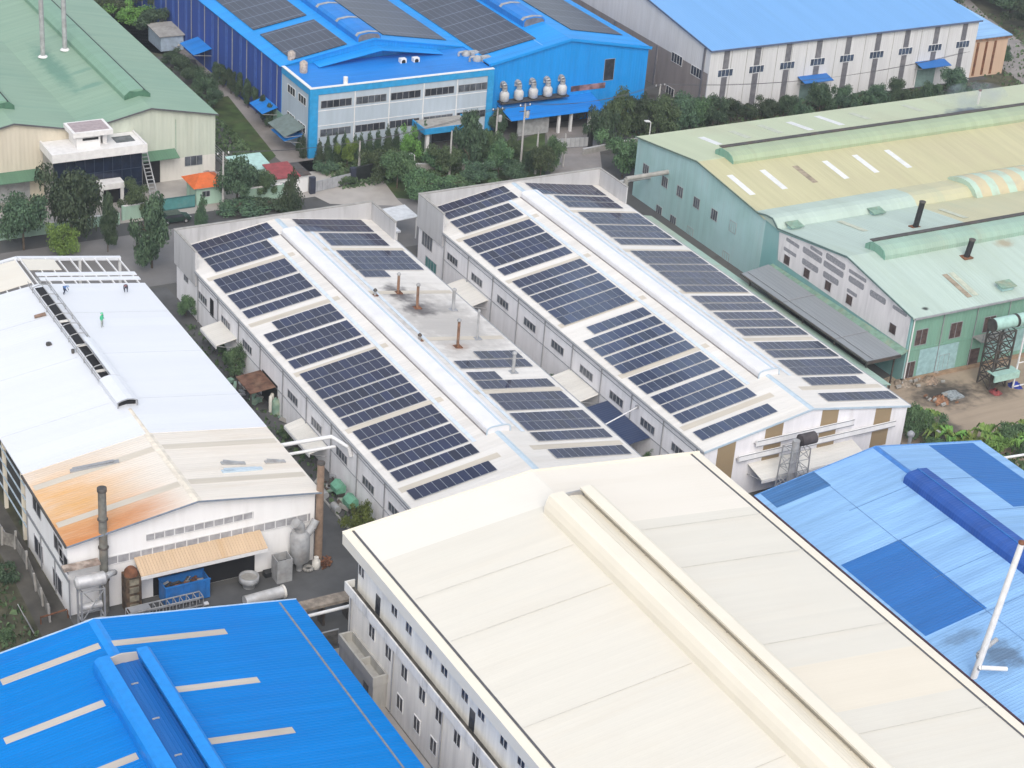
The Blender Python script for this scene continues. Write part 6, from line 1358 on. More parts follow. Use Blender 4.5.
t = thing('mint_shed', 'low shed with a pale mint sheet roof behind the red gatehouse', 'shed', (102, 245, 0))
mb = MB(); mb.box(99.8,104.4,243.6,248.0,0,2.4); mb.build('wall', M['mintfence'], t); mb = MB(); mb.slab([(99.4,243.3,2.5),(104.8,243.3,2.5),(104.8,248.4,2.9),(99.4,248.4,2.9)], .1); mb.build('roof', mat('pale_mint_roof', (.40,.60,.56), .6, var=.1), t)
t = thing('entrance_gate', 'long grey sliding gate of the blue factory with dark pillars', 'gate', (111, 240.5, 0))
ga, gb_ = az(312,193,0), az(345,186,0)
ga = np.array([108.6,238.2,0]); gb_ = np.array([115.6,239.6,0])
mb = MB(); mb.bar((ga[0],ga[1],.9),(gb_[0],gb_[1],.9),.1,1.6); mb.build('leaf', mat('grey_gate', (.36,.37,.39), .6, var=.1), t)
mb = MB()
for k in range(9): q = ga+(gb_-ga)*k/8; mb.bar((q[0],q[1]-.08,.15),(q[0],q[1]-.08,1.75),.06)
mb.build('gate_bar', M['trim'], t)
for q in (ga, gb_): mb = MB(); mb.box(q[0]-.4,q[0]+.4,q[1]-.3,q[1]+.3,0,2.5); mb.build('pillar', mat('navy_pillar', (.03,.035,.06), .6), t)
t = thing('entrance_wall', 'x', 'wall', (120, 241.5, 0))
t['label'] = 'long black entrance wall beside the grey sliding gate'
mb = MB(); mb.bar((116.2,240.2,1.1),(124.4,241.6,1.1),.4,2.2); mb.build('slab', mat('black_stone', (.025,.03,.03), .4, var=.2), t)
mb = MB()
for k in range(6): xx = 118.0+k*.62; mb.bar((xx,240.25+(xx-116.2)*.17,1.25),(xx+.36,240.3+(xx-116.2)*.17,1.25),.06,.32)
mb.build('emblem', M['steel'], t)
for i, (x0, y0, x1, y1, lab) in enumerate([(125,242,141.5,236.6,'low grey wall behind the bushes before the cyan-cornered office'),(154,238.6,166,240.0,'low pale kerb wall at the right of the delivery gate')]):
    t = thing('garden_wall', lab, 'wall', (x0, y0, 0)); mb = MB(); mb.bar((x0,y0,.45),(x1,y1,.45),.25,.9); mb.build('wall', M['conc'], t); mb = MB(); mb.bar((x0,y0,.96),(x1,y1,.96),.32,.1); mb.build('coping', M['pconc'], t)
t = thing('delivery_gate', 'grey barred gate of the delivery yard below the blue awning', 'gate', (150, 240, 0))
ga, gb_ = az(556,149,0), az(588,147,0)
mb = MB(); mb.bar((ga[0],ga[1],.9),(gb_[0],gb_[1],.9),.08,1.5); mb.build('leaf', mat('pale_gate', (.40,.41,.42), .6, var=.1), t)
mb = MB()
for k in range(8): q = ga+(gb_-ga)*k/7; mb.bar((q[0],q[1]-.07,.1),(q[0],q[1]-.07,1.8),.07)
mb.build('gate_bar', M['trim'], t)
mb = MB(); mb.box(gb_[0]-.1,gb_[0]+.6,gb_[1]-.3,gb_[1]+.4,0,2.7); mb.build('pillar', M['black'], t)
# car behind the tree at the teal gate
x, y = 86.8, 235.2
t = thing('parked_car', 'dark green car parked below the teal gate, half hidden by a tree', 'car', (x, y, 0))
prof = [(-2.1,.35),(2.1,.35),(2.15,.75),(1.2,.95),(.75,1.42),(-1.3,1.45),(-1.9,1.0),(-2.15,.9)]
mb = MB(); mb.prism([(x+u, z) for u, z in prof], 'Y', y-.85, y+.85); mb.build('body', mat('dark_green_paint', (.02,.045,.035), .25, spec=.6), t)
mb = MB(); mb.prism([(x+1.12,1.0),(x+.72,1.36),(x-1.25,1.38),(x-1.75,1.02)], 'Y', y-.87, y+.87); mb.build('window', M['pane'], t)
for dx in (-1.35, 1.35):
    for dy in (-.85, .85): mb = MB(); mb.tube((x+dx,y+dy-.1,.34),(x+dx,y+dy+.1,.34),.34,n=14); w_ = mb.build('wheel', M['black'], t); mb = MB(); mb.tube((x+dx,y+dy-.12,.34),(x+dx,y+dy+.12,.34),.18,n=10); mb.build('rim', M['steel'], w_)
for dy in (-.6, .6): mb = MB(); mb.box(x+2.1,x+2.17,y+dy-.18,y+dy+.18,.62,.76); mb.build('headlight', M['wframe'], t)
# tyres and clutter before the green factory wall
for (px, py, r, lab) in [(171.5,173.5,.95,'left of two black round tyres by the white plinth'),(179,173,1.1,'right, larger of two black round tyres by the white plinth')]:
    p = az(px, py, 0); t = thing('tractor_tyre', lab, 'tyre', (p[0], p[1], 0)); mb = MB()
    for k in range(18):
        a, b = 2*PI*k/18, 2*PI*(k+1)/18; mb.tube((p[0]+r*.7*math.cos(a),p[1],r+r*.7*math.sin(a)),(p[0]+r*.7*math.cos(b),p[1],r+r*.7*math.sin(b)),r*.3,n=8)
    mb.build('ring', M['black'], t); mb = MB(); mb.tube((p[0],p[1]-.1,r),(p[0],p[1]+.1,r),r*.45,n=12); mb.build('hub', M['dsteel'], t)
p = az(203, 174.5, 0); mb = MB(); rr = random.Random(5)
mb.lathe((p[0],p[1],0), [(2.2,0),(1.6,.5),(.8,.9),(.2,1.0)], 12); mb.v = [(v[0]+rr.uniform(-.4,.4), v[1]+rr.uniform(-.3,.3), max(0,v[2]*rr.uniform(.7,1.2))) for v in mb.v]; tag(mb.build('rubble_heap', mat('pink_rubble', (.42,.34,.33), .9, var=.3, scale=2)), 'pinkish rubble heap behind the orange gatehouse roof', 'heap')
t = thing('outside_stair', 'steel stair leaning at the side of the dark glass office', 'stair', (87, 246, 0))
mb = MB()
for xx in (86.4, 87.4): mb.bar((xx,243.0,0),(xx,248.0,6.0),.14)
mb.build('stringer', M['steel'], t); mb = MB()
for k in range(14): f = (k+.5)/14; mb.box(86.4,87.4,243.0+5*f-.12,243.0+5*f+.12,6*f-.03,6*f+.03)
mb.build('tread', M['steel'], t)
t = thing('porch', 'small white porch box in front of the dark glass office', 'porch', (80.5, 243, 0))
mb = MB(); mb.box(79.0,82.4,242.6,246.0,2.7,3.5); mb.build('roof', M['wconc'], t)
for xx in (79.2, 82.1): mb = MB(); mb.box(xx-.2,xx+.2,242.7,243.1,0,2.69); mb.build('column', M['wconc'], t)
mb = MB(); mb.box(79.4,82.0,244,245.9,.05,2.5); mb.build('lobby', M['dark'], t)
# chain-link fence along the lane
t = thing('mesh_fence', 'grey mesh fence between the sea-green factory and the grassy verge', 'fence', (101, 255, 0))
for k in range(9): yy = 246+k*5.0; mb = MB(); mb.bar((100.6,yy,0),(100.6,yy,2.2),.16); mb.build('post', M['conc'], t)
mb = MB(); mb.box(100.55,100.62,246,286,0,.5)
for z in (.9, 1.3, 1.7, 2.1): mb.bar((100.6,246,z),(100.6,286,z),.05)
mb.build('mesh', M['steel'], t)
# concrete posts, poles and lamps
M['pole'] = mat('concrete_pole', (.42,.41,.40), .85, var=.1, dirt=(.28,.26,.24), dirt_amt=.4)
def upole(b, tpx, lab, arms=1, gear=False):
    p, h = vz(b, tpx); t = thing('utility_pole', lab, 'utility pole', p)
    mb = MB(); mb.tube((p[0],p[1],0),(p[0],p[1],h),.19,.12,n=10); mb.build('pole', M['pole'], t)
    for k in range(arms): z = h-.35-k*.8; mb = MB(); mb.bar((p[0]-.9,p[1],z),(p[0]+.9,p[1],z),.1); a = mb.build('crossarm', M['dsteel'], t)
    if arms:
        mb = MB()
        for dx in (-.8, 0, .8): mb.lathe((p[0]+dx,p[1],h-.3), [(.07,0),(.1,.12),(.05,.3)], 8)
        mb.build('insulator', M['wframe'], a)
    if gear: mb = MB(); mb.lathe((p[0]+.45,p[1],h-2.2), [(.3,0),(.34,.2),(.34,.9),(.2,1.05)], 12); mb.build('transformer', M['steel'], t)
    return (p[0], p[1], h)
P1 = upole((223,207),(224,152), 'utility pole beside the orange-roofed gatehouse')
P2_ = upole((494,162),(501,108), 'utility pole in front of the left end of the blue awning', 2, True)
P3 = upole((520,171),(529,104), 'tall utility pole crossing in front of the middle of the blue awning', 2, True)
P4 = upole((535,174),(541.5,132), 'short utility pole left of the delivery gate', 0)
P5 = upole((563,166),(569,134), 'thin pole standing in the delivery yard gateway', 0)
P6 = upole((655,133),(660,84), 'utility pole among the trees before the dirty grey gable', 1)
P7 = upole((449,178),(453.5,131), 'thin pole in front of the office entrance canopy', 0)
P8 = upole((359,169),(361,141), 'short pale pole among the cypresses before the office', 0)
def lamp(b, tpx, lab, m):
    p, h = vz(b, tpx); t = thing('street_lamp', lab, 'street lamp', p)
    mb = MB(); mb.tube((p[0],p[1],0),(p[0],p[1],h),.11,.08,n=8); mb.path([(p[0],p[1],h),(p[0]-.5,p[1]-.1,h+.25)], .07, 8); mb.build('post', M['wframe'], t)
    mb = MB(); mb.slab([(p[0]-.3,p[1]-.3,h+.3),(p[0]-1.1,p[1]-.3,h+.4),(p[0]-1.1,p[1]+.3,h+.4),(p[0]-.3,p[1]+.3,h+.3)][::-1], .16); mb.build('lamp_head', M['wframe'], t)
lamp((648,148),(648,122), 'white street lamp by the corner of the teal gable', 0)
lamp((414,168),(411,155), 'white garden lamp among the office bushes', 0)
def wire(a, b, lab, sag=1.0, n=10, offs=((-.8,0),(0,0),(.8,0))):
    t = thing('power_line', lab, 'power line', a)
    for dx, dz in offs:
        mb = MB(); pts = [(a[0]+(b[0]-a[0])*k/n+dx, a[1]+(b[1]-a[1])*k/n, a[2]+(b[2]-a[2])*k/n-sag*4*(k/n)*(1-k/n)+dz) for k in range(n+1)]
        mb.path(pts, .022, 4); mb.build('wire', M['gutter'], t)
wire(P3, P6, 'power line from the tall pole to the pole in the trees', 1.2)
wire(P2_, P3, 'short power line between the two poles at the blue awning', .3)
wire(P1, P2_, 'power line along the back road to the orange gatehouse pole', 1.8)
wire(P6, (230.0, 240.0, 8.5), 'power line running right in front of the light blue factory', 2.0)
# ---- thin smoke hanging over the sooty far slope
sb_ = MB(); prof = [(.001,-1.02),(.3,-1.0),(.75,-.7),(1.0,-.1),(.8,.5),(.35,.9),(.001,.95)]; sb_.lathe((206.5,212.6,13.0), prof, 20); sb_.v = [(206.5+(x-206.5)*7.0, 212.6+(y-212.6)*3.4, 13.0+(z-13.0)*1.9) for x, y, z in sb_.v]
smm = bpy.data.materials.new('smoke_air'); smm.use_nodes = True; sn = smm.node_tree; sn.nodes.clear(); so_ = sn.nodes.new('ShaderNodeOutputMaterial'); sv = sn.nodes.new('ShaderNodeVolumePrincipled'); sn.links.new(sv.outputs[0], so_.inputs['Volume'])
sv.inputs['Color'].default_value = (.66,.76,.92,1); tcs = sn.nodes.new('ShaderNodeNewGeometry'); ns = noise(sn, tcs.outputs['Position'], .35, 4); sn.links.new(math_n(sn, 'MULTIPLY', ramp(sn, ns, .38, .7), .13), sv.inputs['Density'])
tag(sb_.build('smoke', smm), 'faint bluish smoke over the soot on the yellow-green roof', None, None, 'stuff')
# ---- top left corner of the picture: scrapyard by the lane
for (px, py, lab, c) in [(166,45,'blue-grey tank shed at the end of the green roof edge',(.36,.45,.55)),]:
    p = az(px, py, 0); t = thing('lane_shed', lab, 'shed', p); mb = MB(); mb.box(p[0]-2,p[0]+2,p[1]-3,p[1]+3,0,2.6); mb.build('wall', mat('pale_blue_wall', c, .7), t); mb = MB(); mb.slab([(p[0]-2.3,p[1]-3.3,2.65),(p[0]+2.3,p[1]-3.3,2.65),(p[0]+2.3,p[1]+3.3,2.95),(p[0]-2.3,p[1]+3.3,2.95)], .1); mb.build('roof', M['conc'], t)
p0, p1 = az(160,32,0), az(192,26,0)
t = thing('concrete_wall', 'long grey wall closing the rubbish yard behind the lane', 'wall', p0)
mb = MB(); mb.bar((p0[0],p0[1],1.1),(p1[0],p1[1],1.1),.3,2.2); mb.build('wall', M['conc'], t); mb = MB(); mb.bar((p0[0],p0[1],2.26),(p1[0],p1[1],2.26),.4,.12); mb.build('coping', M['pconc'], t)
rr = random.Random(11); p = az(185, 45, 0); mb = MB()
for k in range(90):
    c0 = Vector((p[0]+rr.uniform(-3.5,3.5), p[1]+rr.uniform(-5,5), rr.uniform(.1,1.2))); dd = Vector((rr.uniform(-1,1),rr.uniform(-1,1),rr.uniform(-.4,.8)))*rr.uniform(.3,.9); mb.bar(c0-dd,c0+dd,rr.uniform(.1,.6),rr.uniform(.05,.4),k % 4)
tag(mb.build('scrap_clutter', [M['dsteel'], M['trim'], M['conc'], M['rust']]), 'big grey scrap pile in the rubbish yard at the end of the lane', 'scrap', None, 'stuff')
# ---- workers on the white roof
def person(loc, label, shirt, trousers, pose='stand', hat=(.75,.72,.2), rot=0.):
    t = thing('person', label, 'person', loc)
    if pose == 'stand': J = {'pel':(0,0,.93),'chest':(0,0,1.30),'neck':(0,0,1.48),'head':(0,-.02,1.63),'lk':(.11,-.03,.50),'la':(.12,.02,.09),'lt':(.12,-.14,.04),'rk':(-.11,-.03,.50),'ra':(-.12,.02,.09),'rt':(-.12,-.14,.04),'ls':(.19,0,1.42),'le':(.27,.02,1.14),'lh':(.27,-.10,.90),'rs':(-.19,0,1.42),'re':(-.27,.02,1.14),'rh':(-.26,-.12,.90)}
    else: J = {'pel':(0,.12,.80),'chest':(0,-.22,.98),'neck':(0,-.38,1.02),'head':(0,-.52,1.00),'lk':(.15,-.12,.46),'la':(.15,.06,.09),'lt':(.15,-.1,.04),'rk':(-.15,-.16,.46),'ra':(-.15,.02,.09),'rt':(-.15,-.14,.04),'ls':(.18,-.30,1.0),'le':(.24,-.38,.72),'lh':(.18,-.52,.48),'rs':(-.18,-.30,1.0),'re':(-.24,-.38,.72),'rh':(-.16,-.54,.46)}
    E_ = [('pel','chest'),('chest','neck'),('neck','head'),('pel','lk'),('lk','la'),('la','lt'),('pel','rk'),('rk','ra'),('ra','rt'),('chest','ls'),('ls','le'),('le','lh'),('chest','rs'),('rs','re'),('re','rh')]
    Rr = {'pel':.15,'chest':.16,'neck':.06,'head':.11,'lk':.07,'rk':.07,'la':.05,'ra':.05,'lt':.045,'rt':.045,'ls':.07,'rs':.07,'le':.048,'re':.048,'lh':.042,'rh':.042}
    ks = list(J); cr_, sr_2 = math.cos(rot), math.sin(rot); rotp = lambda p: (p[0]*cr_-p[1]*sr_2, p[0]*sr_2+p[1]*cr_, p[2])
    me = bpy.data.meshes.new('body'); me.from_pydata([rotp(J[k]) for k in ks], [(ks.index(a), ks.index(b)) for a, b in E_], [])
    o = bpy.data.objects.new('body', me); COL.objects.link(o); o.parent = t
    md = o.modifiers.new('skin', 'SKIN'); 
    for i, k in enumerate(ks): me.skin_vertices[0].data[i].radius = (Rr[k], Rr[k]); me.skin_vertices[0].data[i].use_root = (k == 'pel')
    md.use_smooth_shade = True; sb = o.modifiers.new('sub', 'SUBSURF'); sb.levels = 1; sb.render_levels = 1
    # clothing by height along the body: trousers below the hip, shirt above, skin for head and hands
    m, nt, b = base_mat('worker_clothes', .8)
    tc = N(nt, 'ShaderNodeTexCoord'); sp = N(nt, 'ShaderNodeSeparateXYZ'); nt.links.new(tc.outputs['Object'], sp.inputs[0])
    c = mixc(nt, math_n(nt, 'GREATER_THAN', sp.outputs[2], .92 if pose == 'stand' else .78), trousers, shirt)
    if pose == 'stand': c = mixc(nt, math_n(nt, 'GREATER_THAN', sp.outputs[2], 1.5), c, (.38,.24,.17))
    nt.links.new(c, b.inputs['Base Color']); me.materials.append(m)
    h = rotp(J['head']); hm = MB(); cc = (loc[0]+h[0], loc[1]+h[1], loc[2]+h[2]+.03)
    hm.lathe(cc, [(.17,-.01),(.165,.03),(.13,.10),(.06,.14)], 12); hm.build('helmet', mat('helmet_paint', hat, .4), t)
    return t
wr = lambda px, py, sg: on_b(px, py, WX, Wr+.24, WS, sg)
for (px, py, sg, sh, tr_, pose, hat, rot, lab) in [(102,327,1,(.05,.42,.22),(.30,.32,.30),'stand',(.12,.5,.3),.6,'worker in green top walking on the white roof'),(64,294,1,(.08,.16,.36),(.04,.05,.08),'bend',(.3,.4,.6),.8,'worker in dark blue bending beside the half-built ridge vent'),(126,292,1,(.06,.06,.08),(.05,.05,.07),'bend',(.25,.12,.12),-.4,'worker in dark clothes crouching at the right end of the white roof')]:
    p = wr(px, py, sg); person((p[0], p[1], p[2]), lab, sh, tr_, pose, hat, rot)
for (px, py, sg, lab) in [(40,316,-1,'brown offcut of sheet lying on the left slope of the white roof'),(49,345,-1,'small dark tool bag on the left slope of the white roof'),(73,353,-1,'small black bucket beside the ridge slot of the white roof'),(72,457,1,'x')][:3]:
    p = wr(px, py, sg); mb = MB(); 
    if 'bucket' in lab: mb.lathe((p[0],p[1],p[2]), [(.16,0),(.2,.42),(.17,.42)], 12)
    elif 'bag' in lab: mb.prism([(p[0]-.3,p[2]),(p[0]+.3,p[2]-.03),(p[0]+.25,p[2]+.25),(p[0],p[2]+.34),(p[0]-.25,p[2]+.28)], 'Y', p[1]-.2, p[1]+.2)
    else: mb.slab([(p[0]-.7,p[1]-.3,p[2]+.02),(p[0]+.6,p[1]-.4,p[2]+.2),(p[0]+.7,p[1]+.35,p[2]+.22),(p[0]-.6,p[1]+.3,p[2]+.06)], .05)
    o = mb.build('bucket' if 'bucket' in lab else ('tool_bag' if 'bag' in lab else 'sheet_offcut'), M['dsteel'] if 'brown' not in lab else M['rustpipe']); tag(o, lab, 'bucket' if 'bucket' in lab else ('bag' if 'bag' in lab else 'offcut'))
for (px, py, qx, qy, sg, m, lab) in [(70,471,119,461,-1,'trim','long grey strip lying on the old left roof slope'),(222,471.5,262,468,1,'paleblue','stack of pale blue sheets on the old right roof slope'),(221,463,245,463,1,'steel','loose grey sheets behind the pale blue stack'),(265,462,285,461,1,'steel','loose thin sheets near the right eave of the old roof')]:
    p, q = wr(px, py, sg), wr(qx, qy, sg); mb = MB(); w_ = .5
    mb.bar((p[0],p[1],p[2]-.02),(q[0],q[1],q[2]-.02),w_,.16); mb.bar((p[0]+.3,p[1]+.2,p[2]+.1),(q[0]-.5,q[1]+.15,q[2]+.1),w_*.7,.06)
    tag(mb.build('roof_sheet_stack', M[m]), lab, 'roof sheets')
# ================================================================== TREES AND PLANTS
def leaf_mat(name, a, b_, rough=.65):
    m, nt, b = base_mat(name, rough, 0, .25)
    P, X, Y, Z = posxyz(nt)
    n1 = ramp(nt, noise(nt, P, .9, 3), .35, .65); n2 = ramp(nt, noise(nt, P, 4.0, 2), .3, .7)
    f = math_n(nt, 'ADD', math_n(nt, 'MULTIPLY', n1, .6), math_n(nt, 'MULTIPLY', n2, .4))
    c = mixc(nt, f, a, b_)
    oi = N(nt, 'ShaderNodeObjectInfo'); hs = N(nt, 'ShaderNodeHueSaturation'); nt.links.new(c, hs.inputs['Color'])
    nt.links.new(math_n(nt, 'MULTIPLY_ADD', oi.outputs['Random'], .8, .7), hs.inputs['Value'])
    nt.links.new(math_n(nt, 'MULTIPLY_ADD', oi.outputs['Random'], .07, .462), hs.inputs['Hue'])
    nt.links.new(hs.outputs[0], b.inputs['Base Color'])
    return m
M['leaf_dark'] = leaf_mat('dark_foliage', (.024,.050,.030), (.080,.130,.070))
M['leaf_mid'] = leaf_mat('mid_foliage', (.034,.066,.032), (.105,.165,.075))
M['leaf_bright'] = leaf_mat('bright_foliage', (.06,.11,.024), (.16,.25,.06))
M['leaf_cyp'] = leaf_mat('cypress_foliage', (.026,.055,.032), (.075,.12,.06))
M['bark'] = mat('bark', (.13,.10,.075), .9, var=.3, scale=3)
def crown_mesh(name, seed, shape, n, leaf, m):
    """leaf-sized faces spread through clumps; unit crown: radius 1, height 0..1"""
    r = np.random.RandomState(seed); vs = []; fs = []
    if shape == 'round': cl = [(r.normal(0,.42), r.normal(0,.42), r.uniform(.2,.88), r.uniform(.26,.46)) for _ in range(20)]
    elif shape == 'tall': cl = [(r.normal(0,.3), r.normal(0,.3), z, r.uniform(.25,.42)) for z in np.linspace(.10,.92,18)]
    elif shape == 'cone': cl = [(r.normal(0,.10+.12*(1-z)), r.normal(0,.10+.12*(1-z)), z, max(.10,.74*(1-z)**.8)) for z in np.linspace(.05,.95,14)]
    else: cl = [(r.uniform(-.7,.7), r.uniform(-.7,.7), r.uniform(.25,.6), r.uniform(.28,.48)) for _ in range(14)]
    cl = np.array(cl); wgt = cl[:,3]**2; wgt /= wgt.sum()
    k = r.choice(len(cl), n, p=wgt); c = cl[k]
    d = r.normal(size=(n,3)); d /= np.linalg.norm(d,axis=1)[:,None]; rad = r.uniform(.05,1,n)**.5*r.choice([1,1,1,1.18],n)
    zz = .55 if shape != 'cone' else .35
    p = np.stack([c[:,0]+d[:,0]*rad*c[:,3], c[:,1]+d[:,1]*rad*c[:,3], c[:,2]+d[:,2]*rad*c[:,3]*zz], 1)
    p[:,2] = np.clip(p[:,2], .0, 1.1)
    nn = d*.8+r.normal(size=(n,3))*.6+np.array([0,0,.5]); nn /= np.linalg.norm(nn,axis=1)[:,None]
    u = np.cross(nn, r.normal(size=(n,3))); u /= np.linalg.norm(u,axis=1)[:,None]; v = np.cross(nn, u)
    s = leaf*r.uniform(.6,1.3,n)[:,None]; v = v*.7
    q = np.stack([p-u*s, p-v*s*.8+nn*s*.15, p+u*s, p+v*s*.8+nn*s*.15], 1).reshape(-1,3)
    me = bpy.data.meshes.new(name); me.from_pydata(q.tolist(), [], np.arange(4*n).reshape(-1,4).tolist()); me.materials.append(m); me.update(); return me
def trunk_mesh(seed, hfrac=.75):
    r = random.Random(seed); mb = MB(); z1 = hfrac
    mb.tube((0,0,-.02),(.01,0,z1*.5),.06,.045,8); mb.tube((.01,0,z1*.5),(0,.02,z1),.045,.018,8)
    for k in range(6):
        a = 2*PI*k/6+r.uniform(-.3,.3); z = z1*r.uniform(.4,.85); L = r.uniform(.35,.6)
        mb.tube((.005,.005,z),(L*math.cos(a),L*math.sin(a),z+.2*z1),.026,.008,6)
    me = bpy.data.meshes.new('trunk'); me.from_pydata(mb.v, [], mb.f); me.materials.append(M['bark']); me.update(); return me
SPEC = {}
for nm, shape, n, leaf, m, nv in (('round','round',6500,.050,'leaf_dark',3),('mid','round',6000,.050,'leaf_mid',3),('bright','round',4200,.058,'leaf_bright',2),('tall','tall',6000,.058,'leaf_dark',3),('cypress','cone',3600,.055,'leaf_cyp',3),('shrub','bush',3600,.065,'leaf_mid',3),('hedge','bush',3600,.065,'leaf_dark',2)):
    SPEC[nm] = [(crown_mesh(nm+'_crown', 40+i*7+len(nm), shape, n, leaf, M[m]), trunk_mesh(i+3)) for i in range(nv)]
TN = {'round':('broadleaf_tree','tree'),'mid':('broadleaf_tree','tree'),'bright':('young_tree','tree'),'tall':('tall_tree','tree'),'cypress':('cypress_tree','tree'),'shrub':('shrub','shrub'),'hedge':('shrub','shrub')}
tr_i = 0
def plant(kind, x, y, h, wd, label, group=None, z0=0., lean=0):
    """wd: crown width in metres, h: total height"""
    global tr_i; tr_i += 1
    cm, tm = SPEC[kind][tr_i % len(SPEC[kind])]
    t = thing(TN[kind][0], label, TN[kind][1], (x, y, z0), group)
    low = {'cypress':.04,'shrub':.0,'hedge':.0}.get(kind, .16)
    c = bpy.data.objects.new('crown', cm); COL.objects.link(c); c.parent = t
    c.location = (0, 0, h*low); c.scale = (wd/2, wd/2, h*(1-low)/1.02); c.rotation_euler = (0, 0, (tr_i*2.4) % 6.28)
    k = bpy.data.objects.new('trunk', tm); COL.objects.link(k); k.parent = t; s = max(.6, h*.42)
    k.scale = (wd*.42, wd*.42, h*.9); k.rotation_euler = (0, 0, tr_i*1.7)
    return t
def ptree(kind, b, top, wpx, label, group=None):
    p, h = vz(b, top); dist = np.linalg.norm(p-O3); wd = wpx*dist/FPX
    return plant(kind, p[0], p[1], max(h, .8), wd, label, group)
L = [
 ('round',(24,250),(22,190),52,'dark tree at the far left above the bare roof trusses'),
 ('round',(72,238),(76,163),62,'big dark tree in front of the black glass office'),
 ('bright',(64,258),(63,225),30,'small bright green roadside tree above the roof trusses'),
 ('tall',(108,252),(107,196),22,'slim dark tree on a bare trunk beside the road'),
 ('tall',(152,268),(155,200),46,'large bushy grey-green tree at the road corner left of the sooty hall'),
 ('mid',(137,216),(138,184),30,'small tree at the left end of the teal gate'),
 ('cypress',(202,226),(202,191),17,'single cypress standing before the orange-roofed gatehouse'),
 ('round',(237,203),(238,155),44,'broad dark tree right of the orange-roofed gatehouse'),
 ('mid',(264,199),(268,171),24,'small thin tree against the mint wall left of the red gatehouse'),
 ('cypress',(292,212),(292,166),30,'big dark conifer in front of the red gatehouse'),
 ('mid',(379,180),(379,152),30,'leafy shrub tree before the black entrance wall'),
 ('mid',(397,188),(395,152),34,'rounded tree beside the garden lamp'),
 ('mid',(423,200),(420,172),40,'wide olive tree in front of the office lawn'),
 ('bright',(408,160),(405,124),22,'light green tree at the right end of the cypress row'),
 ('bright',(347,166),(349,138),16,'light green young tree among the cypresses'),
 ('mid',(436,170),(434,150),28,'rounded bush below the entrance canopy'),
 ('tall',(468,172),(471,113),36,'tall tree at the right corner of the office front'),
 ('mid',(486,164),(487,130),24,'leafy tree left of the twin-armed pole'),
 ('mid',(513,163),(512,138),24,'tree beneath the left end of the blue awning'),
 ('mid',(550,170),(550,136),24,'palm-like drooping tree left of the delivery gate'),
 ('round',(529,172),(529,150),20,'low tree between the poles below the blue awning'),
 ('mid',(622,178),(620,136),44,'broad tree right of the delivery gate before the teal gable'),
 ('round',(600,148),(600,104),32,'dark tree at the left edge of the big clump behind the gate'),
 ('mid',(617,140),(618,94),34,'mid green tree beside the right corner of the blue wall'),
 ('round',(636,134),(638,92),36,'dark tree under the dirty grey gable, left part'),
 ('mid',(655,140),(657,98),36,'tree behind the pole at the dirty grey gable'),
 ('round',(676,138),(677,96),34,'dark tree above the far eave of the yellowed roof'),
 ('mid',(694,130),(695,98),30,'tree at the near corner of the light blue factory'),
 ('round',(712,128),(711,93),30,'dark tree at the first wall strip of the light blue factory'),
]
for a in L: ptree(*a, 'trees along the back road' if a[1][1] > 170 else None)
for a in [('mid',(446,176),(446,146),30,'leafy tree behind the thin pole at the office entrance'),('mid',(498,176),(498,142),26,'leafy tree behind the twin-armed pole foot'),('round',(476,184),(476,160),34,'low dark tree above the garden wall'),('mid',(540,178),(540,146),26,'leafy tree right of the tall pole'),('round',(512,182),(512,160),30,'low dark tree between the two tall poles'),('mid',(395,176),(395,150),26,'soft round tree behind the garden lamp'),('shrub',(345,182),(345,168),30,'low bushes left of the black entrance wall'),('shrub',(455,192),(455,174),40,'wide leafy bush under the office trees'),('round',(586,120),(586,96),24,'dark tree at the right end of the blue awning')]: ptree(*a)
# row along the front of the light blue factory
row = [(731,122,98,22),(748,120,99,24),(766,118,96,24),(783,117,94,22),(800,116,92,24),(819,112,80,28),(838,112,86,24),(856,110,86,24),(874,109,82,26),(892,107,80,24),(910,105,82,22),(928,104,81,22),(953,99,70,30),(972,98,84,18)]
for i, (px, yb_, yt, w_) in enumerate(row):
    ptree('hedge' if i % 3 == 1 else 'round', (px, yb_), (px, yt), w_, '%s tree from the left in the row along the light blue factory' % ORD[i] if i < 13 else 'last low bush beside the peach annex', 'row of trees along the light blue factory')
# cypresses before the office
cyp = [(319,160,137),(327,158,132),(336,157,131),(344,156,129),(355,154,132),(361,153,131),(369,152,128),(378,151,127),(387,150,122),(396,149,124),(414,148,120),(424,146,118)]
for i, (px, yb_, yt) in enumerate(cyp): ptree('cypress', (px, yb_+4), (px, yt), 13, '%s cypress from the left in the row before the office front' % ORD[i], 'cypress row before the office')
for i, (px, yb_, yt) in enumerate([(303,158,130),(300,150,128)]): ptree('cypress', (px, yb_), (px, yt), 10, ['slim cypress at the cyan office corner','slim dark cypress behind the cyan office corner'][i])
for i, (px, py, w_, h_) in enumerate([(466,128,22,24),(497,128,18,22)]): ptree('round', (px, py+8), (px, py-h_), w_, ['dark tree right of the entrance canopy','dark tree at the blue wall corner left of the awning'][i])
